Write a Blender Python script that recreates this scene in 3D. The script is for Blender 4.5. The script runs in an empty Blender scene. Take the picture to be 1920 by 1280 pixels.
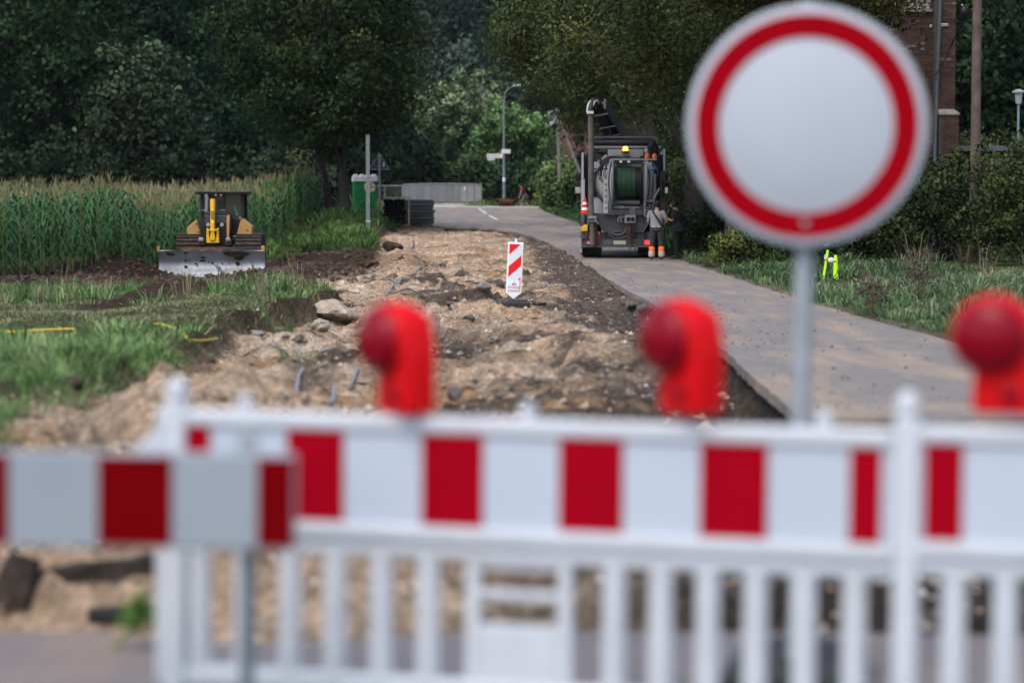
import bpy, math, random
import numpy as np
from mathutils import Vector, Matrix, Euler

S = bpy.context.scene
COL = S.collection
rnd = random.Random(7)
R = math.radians

# ------------------------------------------------------------ camera, sky, sun, exposure
CAM_H = 1.56
PITCH = math.atan(250 / 4533)
cam_d = bpy.data.cameras.new('camera')
cam = bpy.data.objects.new('camera', cam_d)
COL.objects.link(cam)
cam.location = (0, 0, CAM_H)
cam.rotation_euler = (math.pi / 2 - PITCH, 0, 0)
cam_d.sensor_width = 36
cam_d.lens = 85
cam_d.clip_end = 3000
cam_d.dof.use_dof = True
cam_d.dof.focus_distance = 52
cam_d.dof.aperture_fstop = 1.42
S.camera = cam

W = bpy.data.worlds.new('World')
S.world = W
W.use_nodes = True
wn = W.node_tree.nodes
wl_ = W.node_tree.links
sky = wn.new('ShaderNodeTexSky')
sky.sky_type = 'NISHITA'
sky.sun_disc = False
SUN_EL, SUN_AZ = R(58), R(-150)       # high, behind the camera and to its left
sky.sun_elevation = SUN_EL
sky.sun_rotation = SUN_AZ
sky.air_density = 1.0
sky.dust_density = 3.0
sky.ozone_density = 0.6
wl_.new(sky.outputs[0], wn['Background'].inputs[0])
wn['Background'].inputs[1].default_value = 0.125

sun_d = bpy.data.lights.new('sun', 'SUN')
sun_d.energy = 0.75
sun_d.angle = R(40)
sun_d.color = (1.0, 0.98, 0.95)
sun = bpy.data.objects.new('sun', sun_d)
COL.objects.link(sun)
sun.rotation_euler = (math.pi / 2 - SUN_EL, 0, -SUN_AZ + math.pi)

S.view_settings.view_transform = 'Standard'
S.view_settings.look = 'None'
S.view_settings.exposure = 1.2
S.view_settings.gamma = 1
S.view_settings.use_curve_mapping = False
S.cycles.use_denoising = True
S.cycles.max_bounces = 5
S.cycles.diffuse_bounces = 3
S.cycles.glossy_bounces = 2
S.cycles.transmission_bounces = 3
S.cycles.transparent_max_bounces = 4
S.cycles.caustics_reflective = False
S.cycles.caustics_refractive = False

F_PX = 4533.0
_cp, _sp = math.cos(PITCH), math.sin(PITCH)


def at(px, py, Y):
    """point at depth Y whose image in the 1920 px photograph is (px, py)"""
    dx, dy = (px - 960) / F_PX, (640 - py) / F_PX
    d = Vector((dx, _cp + dy * _sp, -_sp + dy * _cp))
    return Vector((0, 0, CAM_H)) + d * (Y / d.y)


# ------------------------------------------------------------ materials
MATS = {}


def mat(name, col, rough=0.6, metal=0.0, var=0.12, scale=6.0, bump=0.0, bscale=40.0, dirt=None, dirt_amt=0.0, dirt_scale=3.0,
        emit=0.0, spec=0.22, attr=None, trans=0.0, coat=0.0):
    if name in MATS:
        return MATS[name]
    m = bpy.data.materials.new(name)
    m.use_nodes = True
    nt = m.node_tree
    N, L = nt.nodes, nt.links
    p = N['Principled BSDF']
    p.inputs['Roughness'].default_value = rough
    p.inputs['Metallic'].default_value = metal
    p.inputs['Specular IOR Level'].default_value = spec
    p.inputs['Coat Weight'].default_value = coat
    tc = N.new('ShaderNodeTexCoord')
    base = None
    if attr:
        a = N.new('ShaderNodeAttribute')
        a.attribute_name = attr
        base = a.outputs['Color']
    ns = N.new('ShaderNodeTexNoise')
    ns.inputs['Scale'].default_value = scale
    ns.inputs['Detail'].default_value = 6
    L.new(tc.outputs['Object'], ns.inputs['Vector'])
    mr = N.new('ShaderNodeMapRange')
    mr.inputs['From Min'].default_value = 0.3
    mr.inputs['From Max'].default_value = 0.7
    mr.inputs['To Min'].default_value = 1 - var
    mr.inputs['To Max'].default_value = 1 + var
    L.new(ns.outputs['Fac'], mr.inputs['Value'])
    mul = N.new('ShaderNodeMix')
    mul.data_type = 'RGBA'
    mul.blend_type = 'MULTIPLY'
    mul.inputs['Factor'].default_value = 1
    if base is None:
        mul.inputs['A'].default_value = (*col, 1)
    else:
        L.new(base, mul.inputs['A'])
    L.new(mr.outputs['Result'], mul.inputs['B'])
    out = mul.outputs['Result']
    if dirt is not None:
        n2 = N.new('ShaderNodeTexNoise')
        n2.inputs['Scale'].default_value = dirt_scale
        n2.inputs['Detail'].default_value = 8
        n2.inputs['Roughness'].default_value = 0.65
        L.new(tc.outputs['Object'], n2.inputs['Vector'])
        m2 = N.new('ShaderNodeMapRange')
        m2.inputs['From Min'].default_value = 0.62 - 0.3 * dirt_amt
        m2.inputs['From Max'].default_value = 0.78 - 0.2 * dirt_amt
        m2.inputs['To Max'].default_value = min(1, 0.5 + dirt_amt * 0.5)
        L.new(n2.outputs['Fac'], m2.inputs['Value'])
        mx = N.new('ShaderNodeMix')
        mx.data_type = 'RGBA'
        L.new(m2.outputs['Result'], mx.inputs['Factor'])
        L.new(out, mx.inputs['A'])
        mx.inputs['B'].default_value = (*dirt, 1)
        out = mx.outputs['Result']
    L.new(out, p.inputs['Base Color'])
    if emit:
        p.inputs['Emission Color'].default_value = (*col, 1)
        p.inputs['Emission Strength'].default_value = emit
    if bump:
        nb = N.new('ShaderNodeTexNoise')
        nb.inputs['Scale'].default_value = bscale
        nb.inputs['Detail'].default_value = 5
        L.new(tc.outputs['Object'], nb.inputs['Vector'])
        b = N.new('ShaderNodeBump')
        b.inputs['Strength'].default_value = bump
        b.inputs['Distance'].default_value = 0.02
        L.new(nb.outputs['Fac'], b.inputs['Height'])
        L.new(b.outputs['Normal'], p.inputs['Normal'])
    if trans:
        t = N.new('ShaderNodeBsdfTranslucent')
        L.new(out, t.inputs['Color'])
        mxs = N.new('ShaderNodeMixShader')
        mxs.inputs[0].default_value = trans
        L.new(p.outputs[0], mxs.inputs[1])
        L.new(t.outputs[0], mxs.inputs[2])
        L.new(mxs.outputs[0], N['Material Output'].inputs['Surface'])
    MATS[name] = m
    return m


# ------------------------------------------------------------ mesh builder
class MB:
    def __init__(self):
        self.v, self.f = [], []

    def add(self, vs, fs, M=None):
        o = len(self.v)
        if M is not None:
            vs = [M @ Vector(p) for p in vs]
        self.v += [tuple(p) for p in vs]
        self.f += [tuple(i + o for i in q) for q in fs]
        return self

    def box(self, c, s, r=None):
        x, y, z = s[0] / 2, s[1] / 2, s[2] / 2
        vs = [(-x, -y, -z), (x, -y, -z), (x, y, -z), (-x, y, -z), (-x, -y, z), (x, -y, z), (x, y, z), (-x, y, z)]
        fs = [(3, 2, 1, 0), (4, 5, 6, 7), (0, 1, 5, 4), (1, 2, 6, 5), (2, 3, 7, 6), (3, 0, 4, 7)]
        M = Matrix.Translation(c)
        if r is not None:
            M = M @ Euler(r).to_matrix().to_4x4()
        return self.add(vs, fs, M)

    def bb(self, a, b):
        """box from corner a to corner b"""
        return self.box([(a[i] + b[i]) / 2 for i in range(3)], [abs(a[i] - b[i]) for i in range(3)])

    def tube(self, pts, r, n=8, caps=True):
        pts = [Vector(p) for p in pts]
        k = len(pts)
        rs = r if isinstance(r, (list, tuple)) else [r] * k
        t = [(pts[min(i + 1, k - 1)] - pts[max(i - 1, 0)]).normalized() for i in range(k)]
        u = t[0].orthogonal().normalized()
        vs, fs = [], []
        for i in range(k):
            u = (u - t[i] * u.dot(t[i]))
            u = u.normalized() if u.length > 1e-6 else t[i].orthogonal().normalized()
            w = t[i].cross(u)
            for j in range(n):
                a = 2 * math.pi * j / n
                vs.append(pts[i] + (u * math.cos(a) + w * math.sin(a)) * rs[i])
        for i in range(k - 1):
            for j in range(n):
                fs.append((i * n + j, i * n + (j + 1) % n, (i + 1) * n + (j + 1) % n, (i + 1) * n + j))
        if caps:
            fs.append(tuple(range(n - 1, -1, -1)))
            fs.append(tuple((k - 1) * n + j for j in range(n)))
        return self.add(vs, fs)

    def cyl(self, a, b, r, n=16, r2=None):
        return self.tube([a, b], [r, r if r2 is None else r2], n)

    def lathe(self, prof, n=24, M=None, caps=True):
        """profile [(radius, height)] turned round local z"""
        vs, fs = [], []
        k = len(prof)
        for r, z in prof:
            for j in range(n):
                a = 2 * math.pi * j / n
                vs.append((r * math.cos(a), r * math.sin(a), z))
        for i in range(k - 1):
            for j in range(n):
                fs.append((i * n + j, i * n + (j + 1) % n, (i + 1) * n + (j + 1) % n, (i + 1) * n + j))
        if caps and prof[0][0] > 1e-5:
            fs.append(tuple(range(n - 1, -1, -1)))
        if caps and prof[-1][0] > 1e-5:
            fs.append(tuple((k - 1) * n + j for j in range(n)))
        return self.add(vs, fs, M)

    def prism(self, poly, y0, y1, M=None):
        """polygon in (x, z) seen from -y, extruded from y0 (near) to y1 (far)"""
        n = len(poly)
        vs = [(p[0], y0, p[1]) for p in poly] + [(p[0], y1, p[1]) for p in poly]
        fs = [tuple(range(n)), tuple(range(2 * n - 1, n - 1, -1))]
        for i in range(n):
            j = (i + 1) % n
            fs.append((j, i, i + n, j + n))
        return self.add(vs, fs, M)

    def ell(self, c, r, nu=14, nv=9, M=None):
        prof = []
        vs, fs = [], []
        for i in range(nv + 1):
            t = math.pi * i / nv
            for j in range(nu):
                a = 2 * math.pi * j / nu
                vs.append((c[0] + r[0] * math.sin(t) * math.cos(a), c[1] + r[1] * math.sin(t) * math.sin(a), c[2] - r[2] * math.cos(t)))
        for i in range(nv):
            for j in range(nu):
                fs.append((i * nu + j, i * nu + (j + 1) % nu, (i + 1) * nu + (j + 1) % nu, (i + 1) * nu + j))
        return self.add(vs, fs, M)

    def torus(self, c, R_, r, axis='x', n=28, k=6, a0=0.0, a1=2 * math.pi):
        full = abs(a1 - a0 - 2 * math.pi) < 1e-6
        pts = []
        m = n if full else n + 1
        for i in range(m):
            a = a0 + (a1 - a0) * i / n
            p = (math.cos(a) * R_, math.sin(a) * R_)
            q = {'x': (0, p[0], p[1]), 'y': (p[0], 0, p[1]), 'z': (p[0], p[1], 0)}[axis]
            pts.append((c[0] + q[0], c[1] + q[1], c[2] + q[2]))
        if full:
            pts += pts[:1]
        return self.tube(pts, r, k, caps=not full)

    def build(self, name, material, parent=None, smooth=False, bevel=0.0, loc=None, seg=2):
        me = bpy.data.meshes.new(name)
        me.from_pydata(self.v, [], self.f)
        me.materials.append(material)
        if smooth:
            me.polygons.foreach_set('use_smooth', [True] * len(me.polygons))
            try:
                me.set_sharp_from_angle(angle=R(38))
            except Exception:
                pass
        me.update()
        o = bpy.data.objects.new(name, me)
        COL.objects.link(o)
        if parent:
            o.parent = parent
        if loc is not None:
            o.location = loc
        if bevel:
            b = o.modifiers.new('bevel', 'BEVEL')
            b.width = bevel
            b.segments = seg
            b.limit_method = 'ANGLE'
        return o


def np_mesh(name, V, Fc, material, parent=None, col=None, smooth=False):
    V = np.asarray(V, np.float32)
    Fc = np.asarray(Fc, np.int32)
    me = bpy.data.meshes.new(name)
    nf, k = Fc.shape
    me.vertices.add(len(V))
    me.vertices.foreach_set('co', V.ravel())
    me.loops.add(nf * k)
    me.loops.foreach_set('vertex_index', Fc.ravel())
    me.polygons.add(nf)
    me.polygons.foreach_set('loop_start', np.arange(0, nf * k, k, dtype=np.int32))
    if smooth:
        me.polygons.foreach_set('use_smooth', np.ones(nf, bool))
    if col is not None:
        a = me.attributes.new('tint', 'FLOAT_COLOR', 'POINT')
        c4 = np.ones((len(V), 4), np.float32)
        c4[:, :3] = col
        a.data.foreach_set('color', c4.ravel())
    me.materials.append(material)
    me.update(calc_edges=True)
    o = bpy.data.objects.new(name, me)
    COL.objects.link(o)
    if parent:
        o.parent = parent
    return o


def tag(o, label=None, cat=None, group=None, kind=None):
    if label:
        o['label'] = label
    if cat:
        o['category'] = cat
    if group:
        o['group'] = group
    if kind:
        o['kind'] = kind
    return o


def thing(name, loc, label, cat, group=None, rot=(0, 0, 0)):
    o = bpy.data.objects.new(name, None)
    o.empty_display_size = 0.2
    COL.objects.link(o)
    o.location = loc
    o.rotation_euler = rot
    return tag(o, label, cat, group)


KIDS = {}


def copy_tree(o, parent=None):
    c = o.copy()
    COL.objects.link(c)
    if parent:
        c.parent = parent
    for ch in list(o.children):
        copy_tree(ch, c)
    return c


# ------------------------------------------------------------ noise
def _hash(ix, iy, seed):
    h = (ix.astype(np.int64) * 374761393 + iy.astype(np.int64) * 668265263 + seed * 1442695041) & 0x7fffffff
    h = ((h ^ (h >> 13)) * 1274126177) & 0x7fffffff
    h = (h ^ (h >> 16)) & 0xffff
    return h / 65535.0


def vnoise(x, y, seed=0):
    x = np.asarray(x, float)
    y = np.asarray(y, float)
    ix, iy = np.floor(x), np.floor(y)
    fx, fy = x - ix, y - iy
    fx = fx * fx * (3 - 2 * fx)
    fy = fy * fy * (3 - 2 * fy)
    a, b = _hash(ix, iy, seed), _hash(ix + 1, iy, seed)
    c, d = _hash(ix, iy + 1, seed), _hash(ix + 1, iy + 1, seed)
    return (a * (1 - fx) + b * fx) * (1 - fy) + (c * (1 - fx) + d * fx) * fy - 0.5


def fbm(x, y, octv=4, seed=0, gain=0.5):
    s = 0
    amp = 1.0
    for i in range(octv):
        s = s + amp * vnoise(np.asarray(x) * 2 ** i, np.asarray(y) * 2 ** i, seed + 17 * i)
        amp *= gain
    return s


def ss(a, b, x):
    t = np.clip((np.asarray(x, float) - a) / (b - a), 0, 1)
    return t * t * (3 - 2 * t)


def gauss(x, y, cx, cy, rx, ry):
    return np.exp(-((x - cx) / rx) ** 2 - ((y - cy) / ry) ** 2)
# ------------------------------------------------------------ the lie of the land
YL = [17.5, 18.2, 28, 40, 47, 60, 81, 90, 98, 105, 109, 111, 112, 113, 120, 135, 142, 144.5, 146, 160]
XL = [2.1, 2.15, 2.37, 2.3, 2.18, 2.05, 1.8, 1.4, .87, 0.1, -.8, -1.8, -2.8, -3.6, -4.2, -5.0, -6.5, -9, -60, -60]
YR = [10, 20, 28, 39, 74, 95, 115, 137, 150, 158, 170]
XR = [6.0, 5.5, 5.15, 4.95, 5.0, 4.5, 3.4, 2.2, 1.8, 1.7, 1.7]
YE = [8, 12, 18, 26, 33, 37, 40, 43, 50, 60, 70, 78, 90, 100, 108, 112, 113, 200]
XE = [-3.6, -3.2, -3.2, -3.45, -3.7, -3.0, -2.9, -3.6, -4.6, -4.8, -4.6, -4.5, -4.9, -5.3, -5.6, -5.4, -4.4, -4.4]
Y_CUT = 18.0        # the asphalt lane begins here
Y_NEAR = 8.75        # and the old road by the fence ends here


def road_z(y):
    y = np.asarray(y, float)
    z = .0215 * 5 * np.logaddexp(0, (y - 80) / 5)
    return z - .0215 * 5 * np.logaddexp(0, (y - 156) / 5)


def xl(y):
    return np.interp(y, YL, XL)


def xr(y):
    return np.interp(y, YR, XR)


def xe(y):
    return np.interp(y, YE, XE)


LP = np.array([
    (-4.2, 20, .22), (-3.6, 15, .08), (-4.5, 27, .10), (-6.4, 30, .06), (-6.8, 36, .03), (-4.1, 40, .16), (-3.4, 40, .22), (-3.2, 36, .2), (-3.9, 33, .16),
    (-4.4, 44, .16), (-5.2, 43, .12), (-7, 48, -.22), (-9.5, 50, -.16), (-8.5, 43, .0), (-12.3, 58, -.2), (-9.6, 77, -.74), (-9.0, 71, -.72), (-11.3, 78, -.74), (-7.8, 78, -.72), (-10.5, 72, -.72), (-8, 73, -.72), (-9, 66, -.55), (-12.2, 76, -.22),
    (-12.0, 71, -.2), (-5.9, 65, -.14), (-4.6, 65, -.06), (-8.2, 100, -.3), (-6.9, 97, .45), (-6.2, 90, .15), (-7.4, 108, 1.05), (-6.2, 112, .78), (-4.6, 110, .66), (-5.6, 117, .85), (-5.6, 85, .05), (-7.3, 90, -.1),
    (-7.4, 120, 1.3), (-20, 140, .55), (-40, 120, .4), (-20, 80, -.3), (-14, 62, -.25), (-18, 40, -.2), (-14, 20, 0), (-8, 10, 0), (-25, 110, .05), (-12, 120, .1),
    (-10, 150, 1.5), (-40, 150, .9), (0, 190, 1.7), (-60, 200, 1.4), (-6, 135, 1.3), (-30, 60, -.3), (-60, 40, -.3), (-4, 12, .02), (-5, 150, 1.5), (-30, 156, 1.3)])


def left_z(x, y):
    num = np.zeros_like(x)
    den = np.zeros_like(x)
    for (a, b, c) in LP:
        w = 1.0 / (((x - a) ** 2 + (y - b) ** 2 * .25) + .35) ** 2
        num += w * c
        den += w
    return num / den


def ground_z(x, y):
    x = np.atleast_1d(np.asarray(x, float))
    y = np.atleast_1d(np.asarray(y, float))
    x, y = np.broadcast_arrays(x, y)
    zr = road_z(y)
    far = ss(60, 110, y)
    # ---- excavated strip
    n1 = fbm(x * .55, y * .95, 5, 3, .55)
    n2 = fbm(x * 2.0, y * 3.0, 4, 9, .6)
    rut = fbm(x * 1.7 + y * .25, y * .16, 3, 21)
    e = zr - .25 + .21 * n1 + .10 * n2 + .09 * rut + .10 * np.abs(fbm(x * 1.4 + 7, y * .9, 4, 11)) * 2 - .06
    e = e + .10 * np.abs(fbm(x * 2.8, y * 3.4, 4, 13, .6)) - .03
    # sharp steps: ledges dug by the bucket
    led = fbm(x * .45 + 3, y * 1.0, 4, 33)
    e = e + .13 * ss(-.02, .03, led) * (1 - far * .4) - .11 * ss(.12, .16, fbm(x * .8 + 11, y * .5, 3, 35))
    e = e + .12 * gauss(x, y, .15, 40, 1.3, 1.0)                       # rise the beacon stands on
    e = e - .16 * ss(1.0, .1, xl(y) - x) * ss(16, 18, y) * (1 - ss(30, 40, y))
    e = e + .16 * ss(.3, 2.0, x) * ss(45, 60, y) * (1 - ss(100, 110, y))  # gravel bank along the lane
    e = e + .10 * gauss(x, y, -1.5, 50, 2.2, 3) + .14 * gauss(x, y, 1.1, 28, .9, 7) - .13 * gauss(x, y, -.55, 31, .35, 6)
    e = e - .10 * gauss(x, y, -1.6, 44.5, 2.6, 1.1)
    e = e + .12 * gauss(x, y, -2.2, 60, 1.5, 4) + .25 * gauss(x, y, -2.0, 96, 2.5, 6)
    e = e - .10 * gauss(x, y, 2.2, 20.5, .65, 3.5)                      # dug deep along the cut asphalt
    # ---- left of it
    L = left_z(x, y) + .05 * fbm(x * .8, y * .5, 4, 5) + .02 * fbm(x * 4, y * 4, 3, 6)
    soil = soil_w(x, y)
    L = L + soil * (1 - .75 * gauss(x, y, -9.6, 73, 2.4, 5)) * (.20 * fbm(x * .8, y * .42, 5, 41, .55) + .10 * np.abs(fbm(x * 2.6, y * 1.5, 4, 43)))
    L = L + .30 * gauss(x, y, -12.3, 74, 1.3, 3.0) + .22 * gauss(x, y, -8.0, 75.4, .7, .6) + .16 * gauss(x, y, -9.2, 75.6, .6, .5) + .22 * gauss(x, y, -6.7, 74, 1.3, 1.2)
    L = L + .22 * gauss(x, y, -5.2, 70, .9, 2.2) + .2 * gauss(x, y, -5.3, 62, .8, 2)
    w = xe(y) + .35 * fbm(x * .3, y * .8, 3, 51) - x
    sharp = np.interp(y, [8, 24, 30, 44, 52, 80, 112], [.5, .35, .12, .10, .8, .8, .5])
    wl = ss(-1, 1, w / sharp)
    wl = np.where(y > 112.5, 1.0, wl)
    z = e * (1 - wl) + L * wl
    # ---- right verge
    dr = x - xr(y)
    Rz = zr + .02 + .22 * ss(0, 2.6, dr) + .05 * fbm(x * .9, y * .6, 4, 61) * ss(0, 1, dr) + .25 * ss(5, 12, dr) * ss(80, 130, y)
    lane = (y > Y_CUT)
    under = zr - .14
    inl = np.where(lane, ss(-.06, .10, x - xl(y)), 0.0)
    inl = np.where(y > 157, 0.0, inl)
    z = z * (1 - inl) + under * inl
    # the cut in front of the lane runs on under the fence to the verge
    inr = ss(-.12, .02, dr)
    z = z * (1 - inr) + Rz * inr
    # ---- old road near the camera
    edge = Y_NEAR + .35 * fbm(x * 1.1, x * 0 + 2, 3, 71)
    nr = 1 - ss(-.05, .22, y - edge)
    z = z * (1 - nr) + (-.10) * nr
    # ---- spoil heap of pale gravel, left foreground
    hp = .60 * gauss(x, y, -2.4, 17.6, .66, 1.1) + .36 * gauss(x, y, -1.55, 17.2, .75, 1.1) + .36 * gauss(x, y, -2.9, 16.2, .45, .9) + .16 * gauss(x, y, -.75, 16.5, .9, 1.0)
    z = z + hp * (1 + .35 * fbm(x * 3, y * 3, 4, 77)) * (1 - nr)
    z = z + .10 * gauss(x, y, -1.4, 11.3, 1.2, .7) * (1 - nr)
    # ---- beyond the bridge: a wooded rise
    z = z + 14 * ss(215, 360, y) * ss(-400, -20, x + 40) + .16 * ss(158.2, 159.5, y) * (1 - ss(200, 260, y))
    return z


def soil_w(x, y):
    """1 where the dark topsoil lies bare"""
    e = xe(y)
    a = ss(.0, 1.4, (-4.2 - x) + 1.0 * fbm(x * .5, y * .3, 3, 81)) * ss(47.5, 51, y + .55 * (x + 9) + 2.2 * fbm(x * .6, y * .3, 3, 83))
    b = 1 - ss(84, 90, y - 1.0 * (x + 6))
    a = np.maximum(a, ss(.25, .5, gauss(x, y, -6.0 + .06 * (y - 41), 42.5, .75, 5.5) + .25 * fbm(x * 1.1, y * .5, 3, 89)))
    return a * b * ss(-14.6 + 0, -13.4, x - (y - 62) * .078 + .4 * fbm(x * .2, y * .5, 2, 85))


def gz(x, y):
    return float(ground_z(x, y)[0])


def gp(px, py, y0=8.0, y1=220.0):
    """where the line of sight through (px, py) first meets the ground"""
    Ys = np.concatenate([np.arange(y0, 60, .08), np.arange(60, y1, .25)])
    dx, dy = (px - 960) / F_PX, (640 - py) / F_PX
    yy = _cp + dy * _sp
    zz = -_sp + dy * _cp
    X = dx / yy * Ys
    Z = CAM_H + zz / yy * Ys
    hit = np.nonzero(ground_z(X, Ys) >= Z)[0]
    i = hit[0] if len(hit) else len(Ys) - 1
    return Vector((X[i], Ys[i], gz(X[i], Ys[i])))


def axis(*segs):
    out = []
    for a, b, s in segs:
        out.append(np.arange(a, b - 1e-6, s))
    return np.concatenate(out + [[segs[-1][1]]])


gx = axis((-1500, -200, 130), (-200, -60, 14), (-60, -14, 1.5), (-14, -7, .12), (-7, 3.2, .07), (3.2, 8, .14), (8, 16, .5), (16, 60, 2.2), (60, 200, 14), (200, 1500, 130))
gy = axis((-300, -20, 40), (-20, 8.4, 2.2), (8.4, 26, .075), (26, 60, .13), (60, 116, .26), (116, 165, .7), (165, 400, 9), (400, 2400, 200))
GX, GY = np.meshgrid(gx, gy)
GZ = ground_z(GX.ravel(), GY.ravel()).reshape(GX.shape)
nX, nY = len(gx), len(gy)
V = np.stack([GX.ravel(), GY.ravel(), GZ.ravel()], 1)
idx = np.arange(nX * nY).reshape(nY, nX)
Fq = np.stack([idx[:-1, :-1].ravel(), idx[:-1, 1:].ravel(), idx[1:, 1:].ravel(), idx[1:, :-1].ravel()], 1)

# ---- what the ground is made of
X_, Y_ = V[:, 0], V[:, 1]
TAN = np.array([.45, .325, .22])
TANL = np.array([.52, .415, .31])
ORANGE = np.array([.33, .205, .11])
GRAV = np.array([.080, .067, .058])
SOIL = np.array([.050, .031, .022])
TURF = np.array([.065, .075, .032])


def mixc(c, d, w):
    return c * (1 - w[:, None]) + d * w[:, None]


c = np.tile(TAN, (len(V), 1))
c = mixc(c, TANL, ss(.0, .45, fbm(X_ * .5, Y_ * 1.0, 5, 101, .6)))
c = mixc(c, ORANGE, .85 * ss(.05, .4, fbm(X_ * .3 + 5, Y_ * .6, 4, 103)))
dk = ss(-.45, .55, (X_ - (.75 + .9 * fbm(Y_ * 0 + 1, Y_ * .22, 3, 105) - .35 * ss(45, 70, Y_) - .2 * ss(85, 100, Y_))) + 1.15 * fbm(X_ * .8, Y_ * .9, 5, 107, .62))
band = .9 * np.exp(-((Y_ - 43.2) / 1.3) ** 2) + .8 * np.exp(-((Y_ - 22.5) / .55) ** 2)
dk = dk * (1 - np.clip(band, 0, 1)) * (1 - ss(103, 112, Y_) * .0)
c = mixc(c, GRAV, dk * .92)
c = mixc(c, GRAV * .9, .9 * ss(.08, .32, fbm(X_ * .8, Y_ * 1.5, 5, 109, .6)) * (1 - .6 * ss(60, 90, Y_)))
c = mixc(c, GRAV * .75, gauss(X_, Y_, -1.8, 45.0, 2.8, .9) * .9)
c = mixc(c, GRAV * .7, gauss(X_, Y_, -.6, 31, .5, 5) * .85)
c = mixc(c, GRAV * .8, gauss(X_, Y_, -2.3, 24.5, 1.2, 3.0) * .8 * ss(-.2, .2, fbm(X_ * 2, Y_, 3, 111)))
c = mixc(c, TAN * 1.1, np.clip(gauss(X_, Y_, -2.2, 17, 1.0, 1.6) + gauss(X_, Y_, -.9, 16.8, 1.0, 1.4), 0, 1))
c = mixc(c, GRAV * .75, ss(1.5, .5, xl(Y_) - X_) * ss(15, 17, Y_) * (1 - ss(31, 36, Y_)) * .95)
hp_w = np.clip(1.3 * gauss(X_, Y_, -1.9, 11.5, 2.0, 1.6), 0, 1)
c = mixc(c, TAN, hp_w)
c = mixc(c, GRAV * .6, ss(.0, .5, X_ - .1 + .8 * fbm(X_ * 1.5, Y_, 4, 113)) * (1 - ss(15, 19, Y_)) * .9)
wL = ss(-.25, .25, xe(Y_) + .35 * fbm(X_ * .3, Y_ * .8, 3, 51) - X_)
wL = np.where(Y_ > 112.5, 1.0, wL)
heap = np.clip(1.6 * (gauss(X_, Y_, -2.35, 17.4, .8, 1.4) + gauss(X_, Y_, -2.9, 16.1, .5, 1.0)), 0, 1)
wLg = wL * (1 - heap)
c = mixc(c, TURF, wLg)
track = np.exp(-((Y_ - 36.2 - .25 * (X_ + 6)) / .9) ** 2) * ss(4.2, 5.4, -X_)
c = mixc(c, TANL * .6, wLg * track * .5)
bank = wLg * np.exp(-((xe(Y_) - X_) / .35) ** 2) * ss(24, 28, Y_)
c = mixc(c, SOIL * 1.2, np.clip(bank * 1.2, 0, 1))
c = mixc(c, SOIL * (1 + .6 * fbm(X_ * 1.2, Y_ * .6, 4, 121))[:, None].clip(.6, 1.9), np.clip(soil_w(X_, Y_), 0, 1))
c = mixc(c, SOIL * 1.3, gauss(X_, Y_, -4.3, 68, .8, 9) * .8)
wR = ss(-.05, .25, X_ - xr(Y_))
c = mixc(c, TURF, wR)
c = mixc(c, TANL * .8, wR * (1 - ss(.0, .22, X_ - xr(Y_))))
c = mixc(c, GRAV, ((Y_ < Y_NEAR) & (np.abs(X_) < 20)).astype(float))
farw = ss(118, 124, Y_)
c = mixc(c, np.tile(TURF, (len(V), 1)), farw)


def ground_mat():
    m = bpy.data.materials.new('loose_ground')
    m.use_nodes = True
    N, L = m.node_tree.nodes, m.node_tree.links
    p = N['Principled BSDF']
    p.inputs['Roughness'].default_value = .95
    p.inputs['Specular IOR Level'].default_value = .05
    a = N.new('ShaderNodeAttribute')
    a.attribute_name = 'tint'
    tc = N.new('ShaderNodeTexCoord')
    v = N.new('ShaderNodeTexVoronoi')
    v.inputs['Scale'].default_value = 26
    L.new(tc.outputs['Object'], v.inputs['Vector'])
    bw = N.new('ShaderNodeRGBToBW')
    L.new(v.outputs['Color'], bw.inputs[0])
    m1 = N.new('ShaderNodeMapRange')
    m1.inputs['To Min'].default_value = .68
    m1.inputs['To Max'].default_value = 1.34
    m1.inputs['From Min'].default_value = .2
    m1.inputs['From Max'].default_value = .8
    L.new(bw.outputs[0], m1.inputs['Value'])
    n = N.new('ShaderNodeTexNoise')
    n.inputs['Scale'].default_value = 7
    n.inputs['Detail'].default_value = 9
    n.inputs['Roughness'].default_value = .7
    L.new(tc.outputs['Object'], n.inputs['Vector'])
    m2 = N.new('ShaderNodeMapRange')
    m2.inputs['From Min'].default_value = .32
    m2.inputs['From Max'].default_value = .68
    m2.inputs['To Min'].default_value = .45
    m2.inputs['To Max'].default_value = 1.55
    L.new(n.outputs['Fac'], m2.inputs['Value'])
    mm = N.new('ShaderNodeMath')
    mm.operation = 'MULTIPLY'
    L.new(m1.outputs[0], mm.inputs[0])
    L.new(m2.outputs[0], mm.inputs[1])
    mx = N.new('ShaderNodeMix')
    mx.data_type = 'RGBA'
    mx.blend_type = 'MULTIPLY'
    mx.inputs['Factor'].default_value = 1
    L.new(a.outputs['Color'], mx.inputs['A'])
    L.new(mm.outputs[0], mx.inputs['B'])
    L.new(mx.outputs['Result'], p.inputs['Base Color'])
    b = N.new('ShaderNodeBump')
    b.inputs['Strength'].default_value = 1.0
    b.inputs['Distance'].default_value = .045
    L.new(mm.outputs[0], b.inputs['Height'])
    L.new(b.outputs['Normal'], p.inputs['Normal'])
    return m


GROUND = np_mesh('ground', V, Fq, ground_mat(), None, c, smooth=True)
tag(GROUND, kind='structure')
del V, Fq, c

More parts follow.
